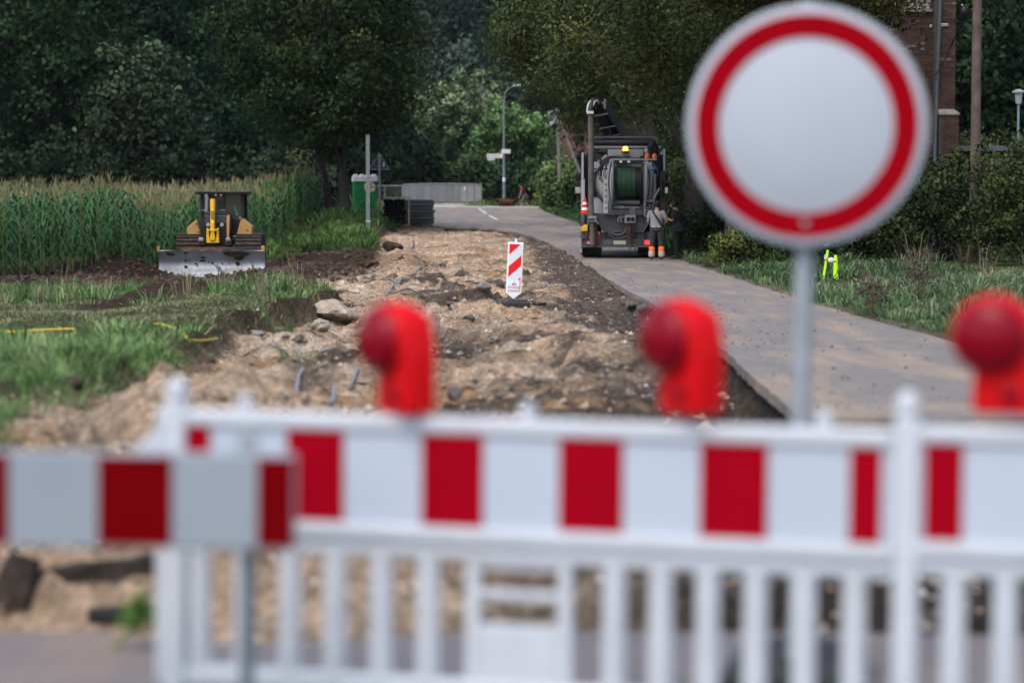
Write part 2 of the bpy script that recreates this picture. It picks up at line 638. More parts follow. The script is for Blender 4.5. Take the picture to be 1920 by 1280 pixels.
# ------------------------------------------------------------ asphalt
def asphalt_mat(name, col, dust, amt):
    m = bpy.data.materials.new(name)
    m.use_nodes = True
    N, L = m.node_tree.nodes, m.node_tree.links
    p = N['Principled BSDF']
    p.inputs['Roughness'].default_value = .85
    p.inputs['Specular IOR Level'].default_value = .25
    tc = N.new('ShaderNodeTexCoord')
    mp = N.new('ShaderNodeMapping')
    mp.inputs['Scale'].default_value = (1.1, .16, 1)
    mp.inputs['Rotation'].default_value = (0, 0, R(4))
    L.new(tc.outputs['Object'], mp.inputs['Vector'])
    n = N.new('ShaderNodeTexNoise')
    n.inputs['Scale'].default_value = 1.3
    n.inputs['Detail'].default_value = 8
    n.inputs['Roughness'].default_value = .62
    L.new(mp.outputs[0], n.inputs['Vector'])
    r1 = N.new('ShaderNodeMapRange')
    r1.inputs['From Min'].default_value = .47
    r1.inputs['From Max'].default_value = .66
    r1.inputs['To Max'].default_value = amt
    L.new(n.outputs['Fac'], r1.inputs['Value'])
    mp2 = N.new('ShaderNodeMapping')
    mp2.inputs['Scale'].default_value = (.09, .30, 1)
    mp2.inputs['Rotation'].default_value = (0, 0, R(-7))
    L.new(tc.outputs['Object'], mp2.inputs['Vector'])
    nb2 = N.new('ShaderNodeTexNoise')
    nb2.inputs['Scale'].default_value = 1.0
    nb2.inputs['Detail'].default_value = 7
    nb2.inputs['Roughness'].default_value = .65
    L.new(mp2.outputs[0], nb2.inputs['Vector'])
    rb2 = N.new('ShaderNodeMapRange')
    rb2.inputs['From Min'].default_value = .56
    rb2.inputs['From Max'].default_value = .66
    rb2.inputs['To Max'].default_value = amt * .8
    L.new(nb2.outputs['Fac'], rb2.inputs['Value'])
    mxm = N.new('ShaderNodeMath')
    mxm.operation = 'MAXIMUM'
    L.new(r1.outputs[0], mxm.inputs[0])
    L.new(rb2.outputs[0], mxm.inputs[1])
    n2 = N.new('ShaderNodeTexNoise')
    n2.inputs['Scale'].default_value = 1.4
    n2.inputs['Detail'].default_value = 10
    n2.inputs['Roughness'].default_value = .75
    L.new(tc.outputs['Object'], n2.inputs['Vector'])
    r2 = N.new('ShaderNodeMapRange')
    r2.inputs['From Min'].default_value = .3
    r2.inputs['From Max'].default_value = .7
    r2.inputs['To Min'].default_value = .84
    r2.inputs['To Max'].default_value = 1.16
    L.new(n2.outputs['Fac'], r2.inputs['Value'])
    n3 = N.new('ShaderNodeTexNoise')
    n3.inputs['Scale'].default_value = 60
    n3.inputs['Detail'].default_value = 3
    L.new(tc.outputs['Object'], n3.inputs['Vector'])
    r3 = N.new('ShaderNodeMapRange')
    r3.inputs['From Min'].default_value = .3
    r3.inputs['From Max'].default_value = .7
    r3.inputs['To Min'].default_value = .7
    r3.inputs['To Max'].default_value = 1.3
    L.new(n3.outputs['Fac'], r3.inputs['Value'])
    mx = N.new('ShaderNodeMix')
    mx.data_type = 'RGBA'
    mx.inputs['A'].default_value = (*col, 1)
    mx.inputs['B'].default_value = (*dust, 1)
    L.new(mxm.outputs[0], mx.inputs['Factor'])
    mu = N.new('ShaderNodeMath')
    mu.operation = 'MULTIPLY'
    L.new(r2.outputs[0], mu.inputs[0])
    L.new(r3.outputs[0], mu.inputs[1])
    m2 = N.new('ShaderNodeMix')
    m2.data_type = 'RGBA'
    m2.blend_type = 'MULTIPLY'
    m2.inputs['Factor'].default_value = 1
    L.new(mx.outputs['Result'], m2.inputs['A'])
    L.new(mu.outputs[0], m2.inputs['B'])
    L.new(m2.outputs['Result'], p.inputs['Base Color'])
    b = N.new('ShaderNodeBump')
    b.inputs['Strength'].default_value = .5
    b.inputs['Distance'].default_value = .01
    L.new(n3.outputs['Fac'], b.inputs['Height'])
    L.new(b.outputs['Normal'], p.inputs['Normal'])
    return m


ASPH = asphalt_mat('dusty_asphalt', (.168, .153, .141), (.30, .225, .16), .8)
ASPH_OLD = asphalt_mat('old_asphalt', (.13, .122, .125), (.24, .17, .12), .55)


def slab(name, ys, fl, fr, m, nx=14, depth=.10, ztop=road_z, lip=0.0):
    """a sheet of asphalt with broken, vertical cut edges"""
    rows = []
    for y in ys:
        a, b = fl(y), fr(y)
        row = [(a + (b - a) * t, y, float(ztop(y))) for t in np.linspace(0, 1, nx)]
        rows.append(row)
    mb = MB()
    n = len(rows)
    vs = [p for r in rows for p in r]
    fs = [(i * nx + j, i * nx + j + 1, (i + 1) * nx + j + 1, (i + 1) * nx + j) for i in range(n - 1) for j in range(nx - 1)]
    rim = [i * nx for i in range(n - 1, -1, -1)] + list(range(1, nx)) + [i * nx + nx - 1 for i in range(1, n)] + [(n - 1) * nx + j for j in range(nx - 2, 0, -1)]
    o = len(vs)
    for k in rim:
        q = vs[k]
        vs.append((q[0] + rnd.uniform(-.012, .012), q[1] + rnd.uniform(-.012, .012), q[2] - depth))
    for k in range(len(rim)):
        k2 = (k + 1) % len(rim)
        fs.append((rim[k2], rim[k], o + k, o + k2))
    mb.add(vs, fs)
    return mb.build(name, m)


ylane = np.concatenate([np.arange(Y_CUT, 60, .22), np.arange(60, 113, .5), np.arange(113, 144, 1.0), np.arange(144, 156.6, .6)])
lane = slab('road', ylane,
            lambda y: float(xl(y)) + .05 * float(fbm(y * .7, 4, 4, 131, .5)),
            lambda y: float(xr(y)) + .10 * float(fbm(y * .6, 9, 4, 133)), ASPH)
tag(lane, kind='structure')
near_road = slab('road_near', np.linspace(-8, 0, 5).tolist() + [8.0], lambda y: -14.0, lambda y: 14.0, ASPH_OLD, nx=100, ztop=lambda y: 0.0, depth=.2)
near_road.name = 'old_road'
me = near_road.data
for v in me.vertices:
    if v.co.y > 7.5:
        v.co.y = Y_NEAR - .05 + .38 * float(fbm(v.co.x * 1.1, 2, 3, 71)) + .07 * float(vnoise(v.co.x * 5, 3, 8))
tag(near_road, kind='structure')

# worn white centre dashes on the far bend
WORN = mat('worn_road_paint', (.62, .62, .6), .8, var=.3, scale=9)
for k, (a, b) in enumerate([((932, 417), (917, 409)), ((912, 405), (902, 399)), ((900.5, 397.5), (899.3, 395.2))]):
    pa, pb = gp(*a, y0=112), gp(*b, y0=112)
    mb = MB()
    d = Vector((pb.x - pa.x, pb.y - pa.y, 0)).normalized()
    s = Vector((-d.y, d.x, 0)) * .06
    q = []
    for t in np.linspace(0, 1, 5):
        p = pa.lerp(pb, t)
        z = float(road_z(p.y)) + .006
        q += [(p.x - s.x, p.y - s.y, z), (p.x + s.x, p.y + s.y, z)]
    mb.add(q, [(i * 2 + 1, i * 2, i * 2 + 2, i * 2 + 3) for i in range(4)])
    tag(mb.build('road_marking', WORN), kind='structure')
# ------------------------------------------------------------ leaves, crowns, grass
def leaf_mat(name, trans=.25, rough=.6, spec=.06):
    return mat(name, (1, 1, 1), rough, var=.18, scale=1.5, attr='tint', trans=trans, spec=spec)


LEAF = leaf_mat('leaf', .15)
GRASS = leaf_mat('grass_blade', .3)
BARK = mat('bark', (.05, .042, .035), .9, var=.4, scale=9, bump=.8, bscale=14)
BARK_D = mat('dark_bark', (.035, .03, .026), .9, var=.4, scale=9, bump=.8, bscale=14)


def leaf_cloud(name, C, size, tint, parent, seed, up=.55, material=None, out=None):
    """C: n x 3 leaf centres; one folded, pointed leaf each"""
    g = np.random.default_rng(seed)
    n = len(C)
    d = g.normal(size=(n, 3))
    d[:, 2] -= .35
    d /= np.linalg.norm(d, axis=1)[:, None]
    nrm = g.normal(size=(n, 3))
    nrm[:, 2] += up * 3
    s = np.cross(d, nrm)
    s /= np.linalg.norm(s, axis=1)[:, None] + 1e-9
    w = np.cross(s, d)
    L = (size * g.uniform(.65, 1.35, n))[:, None]
    V = np.empty((n, 4, 3))
    V[:, 0] = C - d * L * .5
    V[:, 1] = C + s * L * .36 + w * L * .10
    V[:, 2] = C + d * L * .55
    V[:, 3] = C - s * L * .36 + w * L * .10
    Fc = np.arange(n * 4).reshape(n, 4)
    col = np.repeat(tint, 4, axis=0)
    if out is None:
        return np_mesh(name, V.reshape(-1, 3), Fc, material or LEAF, parent, col)
    # leaves face outward from their spray, and shade softly as the spray does
    gn = np.cross(V[:, 1] - V[:, 0], V[:, 2] - V[:, 0])
    gn /= np.linalg.norm(gn, axis=1)[:, None] + 1e-9
    fl = (gn * out).sum(1) < 0
    V[fl] = V[fl][:, [0, 3, 2, 1]]
    gn[fl] *= -1
    nn = gn * .8 + out
    nn /= np.linalg.norm(nn, axis=1)[:, None] + 1e-9
    o = np_mesh(name, V.reshape(-1, 3), Fc, material or LEAF, parent, col, smooth=True)
    o.data.normals_split_custom_set_from_vertices(np.repeat(nn, 4, axis=0).astype(np.float32))
    return o


def clump_points(lobes, nclump, per, spread, g, shell=.55, flat=.6):
    """leaf centres gathered in clumps on and in a set of ellipsoids"""
    vol = np.array([l[3] * l[4] * l[5] for l in lobes]) ** (2 / 3)
    pick = g.choice(len(lobes), nclump, p=vol / vol.sum())
    u = g.normal(size=(nclump, 3))
    u /= np.linalg.norm(u, axis=1)[:, None]
    r = shell + (1 - shell) * g.uniform(0, 1, nclump) ** .6
    lo = np.array(lobes)[pick]
    cen = lo[:, :3] + u * lo[:, 3:6] * r[:, None] * g.uniform(.85, 1.12, (nclump, 1))
    k = g.integers(int(per * .5), int(per * 1.5) + 1, nclump)
    cid = np.repeat(np.arange(nclump), k)
    off = g.normal(size=(len(cid), 3)) * spread
    off[:, 2] *= flat
    off[:, 2] -= .25 * (off[:, 0] ** 2 + off[:, 1] ** 2) / spread
    out = off / spread * .8 + u[cid] * .5 + np.array([0, 0, .45])
    out /= np.linalg.norm(out, axis=1)[:, None] + 1e-9
    return cen[cid] + off, cid, out


def crown(name, parent, lobes, nclump, per, spread, size, base, seed, vary=.25, alt=None, alt_p=.0, shell=.55, flat=.6, zmin=None):
    g = np.random.default_rng(seed)
    nclump, per, spread = int(nclump * .42), int(per * 2.5), spread * .95
    C, cid, out = clump_points(lobes, nclump, per, spread, g, shell, flat)
    if zmin is not None:
        k = C[:, 2] > zmin
        C, cid, out = C[k], cid[k], out[k]
    cb = 1 + vary * g.normal(size=cid.max() + 1)
    cb = np.clip(cb, .45, 1.8)
    isalt = g.uniform(size=cid.max() + 1) < alt_p
    base = np.array(base)
    t = base * cb[cid][:, None]
    if alt is not None:
        t = np.where(isalt[cid][:, None], np.array(alt) * cb[cid][:, None], t)
    t = t * np.clip(1 + .15 * g.normal(size=(len(C), 1)), .5, 1.6)
    return leaf_cloud(name, C, size, t.clip(.003, .6), parent, seed + 1, out=out), C


def tree(label, x, y, h_trunk, r_trunk, lobes, seed, nclump=240, per=50, spread=.55, size=.26, base=(.03, .05, .022), lean=(0, 0), bark=None,
         cat='tree', group=None, name='tree', limbs=6, **kw):
    z = gz(x, y) - .1
    t = thing(name, (x, y, z), label, cat, group)
    r = random.Random(seed)
    top = lobes[0]
    mb = MB()
    pts, rs = [], []
    for i in range(7):
        f = i / 6
        pts.append((lean[0] * f + r.uniform(-.06, .06) * f * 3, lean[1] * f + r.uniform(-.06, .06) * f * 3, h_trunk * f))
        rs.append(r_trunk * (1.35 if i == 0 else 1) * (1 - .45 * f))
    mb.tube(pts, rs, 12)
    for k in range(limbs):
        lb = lobes[k % len(lobes)]
        f = r.uniform(.55, 1.0)
        b = Vector(pts[min(6, int(f * 6))])
        e = Vector((lb[0] + r.uniform(-.6, .6) * lb[3], lb[1] + r.uniform(-.6, .6) * lb[4], lb[2] + r.uniform(-.3, .5) * lb[5]))
        m_ = b.lerp(e, .5) + Vector((0, 0, .12 * (e - b).length))
        rr = r_trunk * .42
        mb.tube([b, b.lerp(m_, .5), m_, m_.lerp(e, .5), e], [rr, rr * .8, rr * .6, rr * .4, rr * .15], 7)
    mb.build('trunk', bark or BARK, t, smooth=True)
    crown('crown', t, lobes, nclump, per, spread, size, base, seed, **kw)
    return t


def shrub(label, x, y, rx, ry, h, seed, base, size=.13, nclump=110, per=45, group=None, cat='shrub', name='shrub', **kw):
    z = gz(x, y)
    t = thing(name, (x, y, z), label, cat, group)
    r = random.Random(seed)
    mb = MB()
    for k in range(6):
        a = r.uniform(0, 6.28)
        e = Vector((math.cos(a) * rx * .6, math.sin(a) * ry * .6, h * r.uniform(.55, .85)))
        mb.tube([(e.x * .15, e.y * .15, -.1), (e.x * .5, e.y * .5, e.z * .55), e], [.035, .025, .01], 6)
    mb.build('stem', BARK_D, t, smooth=True)
    lobes = [(0, 0, h * .5, rx, ry, h * .52)]
    for k in range(4):
        lobes.append((r.uniform(-.5, .5) * rx, r.uniform(-.4, .4) * ry, h * r.uniform(.45, .7), rx * .55, ry * .55, h * .34))
    crown('foliage', t, lobes, nclump, per, min(rx, h) * .17, size, base, seed, zmin=.02, **kw)
    return t


def blades(name, P, h, w, tint, seed, lean=.45, label=None, material=None, away=None):
    """one bent, tapering blade at each of the points P, leaning the way `away` points"""
    g = np.random.default_rng(seed)
    n = len(P)
    b = g.uniform(0, 2 * np.pi, n)
    ld = np.stack([np.cos(b), np.sin(b), np.zeros(n)], 1) * .45
    if away is not None:
        ld[:, :2] += away
    wd = np.stack([-ld[:, 1], ld[:, 0], np.zeros(n)], 1)
    wd /= np.linalg.norm(wd, axis=1)[:, None] + 1e-9
    H = (h * g.uniform(.5, 1.35, n))[:, None]
    ln = (lean * g.uniform(.4, 1.5, n))[:, None] * H
    Wd = (w * g.uniform(.7, 1.3, n))[:, None]
    Z = np.array([[0, 0, 1.0]])
    V = np.empty((n, 5, 3))
    V[:, 0] = P - wd * Wd
    V[:, 1] = P + wd * Wd
    m_ = P + Z * H * .66 + ld * ln * .38
    V[:, 2] = m_ + wd * Wd * .8
    V[:, 3] = m_ - wd * Wd * .8
    V[:, 4] = P + Z * H * np.clip(1 - .25 * lean, .4, 1) + ld * ln
    i = np.arange(n)[:, None] * 5
    Fc = np.concatenate([i + [0, 1, 2], i + [0, 2, 3], i + [3, 2, 4]], 0)
    col = np.repeat(tint, 5, axis=0)
    o = np_mesh(name, V.reshape(-1, 3), Fc, material or GRASS, None, col)
    tag(o, label, 'grass', kind='stuff')
    return o


def scatter(x0, x1, y0, y1, n, g):
    return g.uniform(x0, x1, n), g.uniform(y0, y1, n)


def grass_patch(name, x0, x1, y0, y1, n, keep, h, w, cols, seed, label, lean=.9, tuft=.35, hmul=None):
    g = np.random.default_rng(seed)
    nt = max(20, n // 22)
    cx, cy = scatter(x0, x1, y0, y1, nt, g)
    k = g.uniform(size=nt) < keep(cx, cy) * np.clip(.75 + 1.3 * fbm(cx * 1.1, cy * .8, 3, seed + 1), .12, 1)
    cx, cy = cx[k], cy[k]
    per = g.integers(10, 34, len(cx))
    cid = np.repeat(np.arange(len(cx)), per)
    rad = g.uniform(.05, .13, len(cx)) * (1 + w * 14)
    dx_, dy_ = g.normal(size=len(cid)) * rad[cid], g.normal(size=len(cid)) * rad[cid]
    x, y = cx[cid] + dx_, cy[cid] + dy_
    away = np.stack([dx_, dy_], 1) / (rad[cid][:, None] * 1.1)
    t = (fbm(cx * 1.6, cy * 1.6, 3, seed + 1) + .22 * g.normal(size=len(cx)))[cid]
    tc_ = np.clip(1 + .28 * g.normal(size=len(cx)), .5, 1.7)[cid][:, None]
    P = np.stack([x, y, ground_z(x, y) - .015], 1)
    m_ = fbm(x * .7, y * .5, 3, seed + 2) + .15 * g.normal(size=len(x)) + .2 * (tc_[:, 0] - 1) / .28
    cols = np.array(cols)
    q = np.clip((m_ + .55) / 1.1, 0, .999) * (len(cols) - 1)
    i = q.astype(int)
    f = (q - i)[:, None]
    tint = cols[i] * (1 - f) + cols[np.minimum(i + 1, len(cols) - 1)] * f
    tint = tint * np.clip(1 + .15 * g.normal(size=(len(x), 1)), .5, 1.6) * tc_
    hh = h * np.clip(.75 + 1.5 * t, .3, 1.9)
    if hmul is not None:
        q = hmul(x, y)
        hh = hh * q
        pale = np.clip((.75 - q) * 1.6, 0, 1)[:, None]
        tint = tint * (1 - pale) + np.array([[.17, .17, .085]]) * np.clip(1 + .2 * g.normal(size=(len(x), 1)), .5, 1.6) * pale
    return blades(name, P, hh, w, tint, seed + 3, lean, label, None, away)


G1 = [(.075, .155, .046), (.105, .21, .062), (.15, .25, .088), (.21, .26, .12)]
G2 = [(.06, .085, .035), (.085, .115, .05), (.13, .14, .075)]
DRY = [(.20, .17, .10), (.28, .23, .15), (.14, .11, .07)]

wobL = lambda x, y: xe(y) + .35 * fbm(x * .3, y * .8, 3, 51)
heapm = lambda x, y: np.clip(1.5 * (gauss(x, y, -2.35, 17.4, .8, 1.4) + gauss(x, y, -2.9, 16.1, .5, 1.0)), 0, 1)
trk = lambda x, y: np.exp(-((y - 36.2 - .25 * (x + 6)) / .9) ** 2) * ss(4.2, 5.4, -x)
left_keep = lambda x, y: ss(-.05, .15, wobL(x, y) - x) * (1 - heapm(x, y)) * (1 - np.clip(soil_w(x, y) * 1.6, 0, 1)) * (1 - trk(x, y)) * ss(13.0, 14.5, y + .6 * (x + 3))
mown = lambda x, y: 1.15 - .9 * ss(26.5, 29, y + .5 * fbm(x * .8, y * .4, 3, 91) * 6) * (1 - ss(36.5, 39, y)) * ss(3.2, 4.2, -x)
grass_patch('grass', -7, -2.4, 12, 26, 46000, left_keep, .135, .0055, G1, 11, 'long green grass on the left bank beside the gravel heap', hmul=mown)
grass_patch('grass', -10, -2.4, 26, 49, 64000, lambda x, y: left_keep(x, y) * (.55 + .45 * ss(39, 42, y)) , .16, .008, G1 + [(.13, .135, .065)], 12,
            'meadow grass around the faint track left of the dug strip', hmul=mown)
grass_patch('grass', -9, -2.4, 36, 49.5, 1700, lambda x, y: left_keep(x, y), .40, .005, DRY, 13, 'dry grass stalks on the crest in front of the bulldozer', lean=.45)
grass_patch('grass', -9, -3.2, 26.5, 38.5, 26000, lambda x, y: ss(-.05, .15, wobL(x, y) - x) * (1 - heapm(x, y)) * (1 - .8 * trk(x, y)) * (1 - np.clip(soil_w(x, y) * 1.6, 0, 1)), .065, .008, [(.13, .16, .07), (.18, .195, .095), (.22, .215, .12)], 23, 'short mown olive grass round the faint track on the left', lean=1.1)
# tufts that hang on the cut bank and in the pit
tuftm = lambda x, y: np.clip(gauss(x, y, -2.95, 31.5, .35, 1.0) + gauss(x, y, -2.6, 37, .2, .4) + gauss(x, y, -2.6, 27.5, .3, 1.0) * .8 + .6 * gauss(x, y, -2.7, 44, .4, .5), 0, 1)
grass_patch('grass', -4.5, -1.5, 24, 48, 16000, tuftm, .2, .007, G1, 14, 'grass tufts left standing at the foot of the cut bank')
# weeds along the bank by the pipes and below the big tree
bankm = lambda x, y: ss(84, 90, y - 1.0 * (x + 6)) * ss(0, .6, wobL(x, y) - x) * ss(-10.2, -9.2, x - (y - 90) * .03)
grass_patch('weeds', -11, -4.6, 78, 112.5, 26000, bankm, .36, .022, [(.05, .10, .025), (.075, .135, .035), (.10, .165, .05)], 15, 'bright green weeds on the bank below the big dark tree')
farL = lambda x, y: ss(0, .5, xl(y) - .4 - x) * (1 - ss(141, 144, y))
grass_patch('weeds', -16, -4, 112.5, 144, 12000, farL, .7, .035, [(.08, .12, .04), (.12, .16, .06), (.17, .18, .09)], 16, 'tall pale weeds round the toilet cabin and the sign posts')
# right verge
rv = lambda x, y: ss(.02, .3, x - xr(y) - .12 * fbm(y * .9, x * 0, 3, 55)) * (1 - np.clip(1.4 * gauss(x, y, 6.15, 45.6, .55, 2.6), 0, 1))
grass_patch('grass', 4.6, 13.5, 24, 46, 84000, lambda x, y: rv(x, y) * (1 - ss(7, 9, x - xr(y))), .17, .009, [(.06, .12, .045), (.09, .165, .065), (.13, .20, .09), (.18, .20, .115)], 17,
            'rough grass on the right verge in front of the hedge')
grass_patch('grass', 4.6, 12, 46, 78, 42000, lambda x, y: rv(x, y) * (1 - ss(3, 5.5, x - xr(y))), .20, .014, [(.055, .10, .04), (.08, .135, .055), (.115, .16, .08)], 18,
            'rough grass on the right verge beyond the fluorescent stakes')
grass_patch('grass', 1.6, 8, 78, 157, 26000, lambda x, y: rv(x, y), .30, .03, [(.05, .10, .035), (.075, .14, .05), (.09, .155, .055)], 19, 'green verge left of the parked lorry, far down the road')
grass_patch('grass', 6.5, 12.5, 30, 62, 2600, lambda x, y: ss(2.2, 3.6, x - xr(y)) * (1 - ss(5, 7, x - xr(y))) * ss(-.1, .3, fbm(x * .5, y * .22, 3, 57)), .52, .006, DRY, 20,
            'tall dry grass stalks in front of the hedge on the right', lean=.5)
grass_patch('grass', -12, 4, 158.3, 161, 9000, lambda x, y: ss(-3.0, -2.6, x), .45, .03, [(.10, .16, .05), (.14, .20, .07), (.18, .21, .10)], 22, 'light green grass strip behind the walker and the dog')

# brown dead dock weeds on the verge
for k, (px, py, lab) in enumerate([(1722, 545, 'larger brown withered weed clump on the right verge'), (1640, 575, 'smaller brown withered weed clump near the road edge')]):
    p = gp(px, py + 20)
    g = np.random.default_rng(70 + k)
    t = thing('dead_weed', p, lab, 'weed')
    mb = MB()
    for i in range(14):
        a = g.uniform(0, 6.28)
        e = (math.cos(a) * .28, math.sin(a) * .28, g.uniform(.35, .7))
        mb.tube([(0, 0, -.05), (e[0] * .4, e[1] * .4, e[2] * .6), e], [.006, .005, .003], 4)
    mb.build('stem', mat('dead_stem', (.10, .075, .055), .9), t)
    C = g.normal(size=(500, 3)) * [.20, .20, .17] + [0, 0, .42]
    o_ = leaf_cloud('seed_head', C, .045, np.tile([.085, .06, .05], (500, 1)) * g.uniform(.6, 1.5, (500, 1)), t, 71 + k)
    o_['kind'] = 'stuff'

# ------------------------------------------------------------ maize
CORN_LEAF = leaf_mat('maize_leaf', .25, .45, .22)
TASSEL = mat('maize_tassel', (.32, .235, .135), .8, var=.3)
STALK = mat('maize_stalk', (.12, .16, .05), .6, var=.3)


def maize_leaf_strips(g, n, h, z0=.25, wide=.045):
    V, Fc = [], []
    a = g.uniform(0, 6.28)
    for i in range(n):
        a += 3.14 + g.normal() * .35
        z = z0 + (h * .86 - z0) * i / max(1, n - 1)
        L = g.uniform(.65, .95) * (1 - .35 * i / n)
        d = np.array([math.cos(a), math.sin(a), 0])
        s = np.array([-d[1], d[0], 0])
        rise, droop = g.uniform(.35, .6), g.uniform(.35, .85)
        o = len(V)
        for j in range(5):
            t = j / 4
            c_ = np.array([0, 0, z]) + d * L * (t * .75) + np.array([0, 0, L * (rise * math.sin(t * 2.1) * 1.1 - droop * t * t * .9)])
            w = wide * (1 - t) ** .6 * (0.6 + .8 * t * (1 - t) * 2) + .002
            V += [c_ - s * w + [0, 0, w * .3], c_ + s * w + [0, 0, w * .3]]
        for j in range(4):
            Fc.append((o + 2 * j, o + 2 * j + 1, o + 2 * j + 3, o + 2 * j + 2))
    return np.array(V), np.array(Fc)


def tassel_mb(g, h):
    mb = MB()
    for i in range(6):
        a = g.uniform(0, 6.28)
        q = .03 if i == 0 else g.uniform(.07, .13)
        mb.tube([(0, 0, h * .92), (math.cos(a) * q * .5, math.sin(a) * q * .5, h + .05), (math.cos(a) * q, math.sin(a) * q, h + g.uniform(.1, .2))], [.006, .009, .004], 3, caps=False)
    return mb


def edge_x(y):
    return -13.0 + (y - 62) * .078


gc = np.random.default_rng(5)
protos = []
for k in range(10):
    h = gc.uniform(2.0, 2.35)
    t = thing('maize_plant', (0, 0, 0), 'green maize plant standing in the front rows of the field', 'maize plant', 'maize plants along the field edge')
    mb = MB()
    mb.tube([(0, 0, -.1), (.01, 0, h * .5), (0, .01, h)], [.016, .013, .007], 5, caps=False)
    mb.build('stalk', STALK, t)
    Vl, Fl = maize_leaf_strips(gc, 12, h)
    b = np.array([.050, .135, .040]) * gc.uniform(.75, 1.35)
    np_mesh('foliage', Vl, Fl, CORN_LEAF, t, np.tile(b, (len(Vl), 1)) * gc.uniform(.8, 1.2, (len(Vl), 1)))
    tassel_mb(gc, h).build('tassel', mat('green_tassel', (.17, .165, .075), .8, var=.3), t)
    protos.append(t)
NPL = 300
for k in range(NPL):
    y = 60.5 + 54 * (k / NPL) + gc.normal() * .06
    x = edge_x(y) - .05 - .45 * (k % 3) + gc.normal() * .10
    # the field turns its corner in front of the big tree
    o = protos[k] if k < 10 else copy_tree(protos[k % 10])
    o.location = (x, y, gz(x, y))
    o.rotation_euler = (gc.normal() * .04, gc.normal() * .04, gc.uniform(0, 6.28))
    s = gc.uniform(.92, 1.1) * (1.02 if y < 80 else 1.0)
    o.scale = (s, s, s)

# the field behind its edge, too many to count
def field(name, n, dx0, dx1, y0, y1, nl, z0, seed, label, tass=True, hs=1.0):
    g = np.random.default_rng(seed)
    y = g.uniform(y0, y1, n)
    x = edge_x(np.minimum(y, 112) + np.maximum(0, y - 112) * -2.5) - g.uniform(dx0, dx1, n)
    z = ground_z(x, y)
    Vs, Fs, Cs = [], [], []
    tv, tf = [], []
    base = []
    for k in range(14):
        h = g.uniform(2.0, 2.3) * hs
        base.append((h, *maize_leaf_strips(g, nl, h, z0)))
    o = 0
    ot = 0
    for i in range(n):
        h, Vl, Fl = base[i % 14]
        a = g.uniform(0, 6.28)
        ca, sa = math.cos(a), math.sin(a)
        q = g.uniform(.92, 1.1)
        X = np.stack([Vl[:, 0] * ca - Vl[:, 1] * sa, Vl[:, 0] * sa + Vl[:, 1] * ca, Vl[:, 2] * q], 1) + [x[i], y[i], z[i]]
        Vs.append(X)
        Fs.append(Fl + o)
        Cs.append(np.tile(np.array([.052, .128, .040]) * g.uniform(.65, 1.4), (len(Vl), 1)))
        o += len(Vl)
        if tass:
            for j in range(4):
                b = g.uniform(0, 6.28)
                p = np.array([x[i], y[i], z[i] + h * q * .93])
                d = np.array([math.cos(b), math.sin(b), 0]) * g.uniform(.02, .13)
                e = np.array([-math.sin(b), math.cos(b), 0]) * .012
                tv += [p - e, p + e, p + d + [0, 0, g.uniform(.2, .34)]]
                tf.append((ot, ot + 1, ot + 2))
                ot += 3
    ob = np_mesh(name, np.concatenate(Vs), np.concatenate(Fs), CORN_LEAF, None, np.concatenate(Cs))
    tag(ob, label, 'maize field', kind='stuff')
    if tass:
        tb = np_mesh('maize_tassels', np.array(tv), np.array(tf), TASSEL, None)
        tag(tb, 'tan tassels over the tops of the maize field', 'maize field', kind='stuff')
    return ob


field('maize_field', 2000, 1.2, 5.0, 58, 116, 9, .4, 31, 'green maize standing close behind the front rows of the field')
field('maize_field', 3200, 6.0, 40, 58, 150, 4, 1.35, 32, 'tops of the maize field stretching back to the wood', hs=1.02)
# ------------------------------------------------------------ trees
DG = (.022, .036, .018)
# big dark tree left of the road, above the toilet cabin
bx = at(648, 400, 108).x
tree('big dark deciduous tree with two bare stems beside the green toilet cabin', bx, 108, 4.4, .27,
     [(-1.0, 0, 7.6, 4.2, 3.8, 3.6), (.8, -.5, 6.6, 2.7, 2.6, 2.6), (-2.6, 0, 6.3, 2.4, 2.6, 2.4), (-3.4, .4, 8.5, 2.6, 2.6, 3), (1.0, 0, 9, 2.6, 2.6, 2.6), (-.8, -1.5, 5.0, 2.4, 1.8, 1.7)],
     101, nclump=460, per=70, spread=.5, size=.19, base=(.026, .044, .017), alt=(.05, .062, .02), alt_p=.15, bark=BARK_D, lean=(-.2, 0))
tree('slender leaning trunk just behind the big dark tree, left of it', at(622, 400, 113).x, 113, 4.6, .2,
     [(-.8, 0, 6.6, 2.6, 2.6, 2.4), (.6, 0, 8, 2.6, 2.6, 2.6)], 102, nclump=200, per=44, spread=.5, size=.26, base=DG, bark=BARK_D, lean=(-.7, 0))
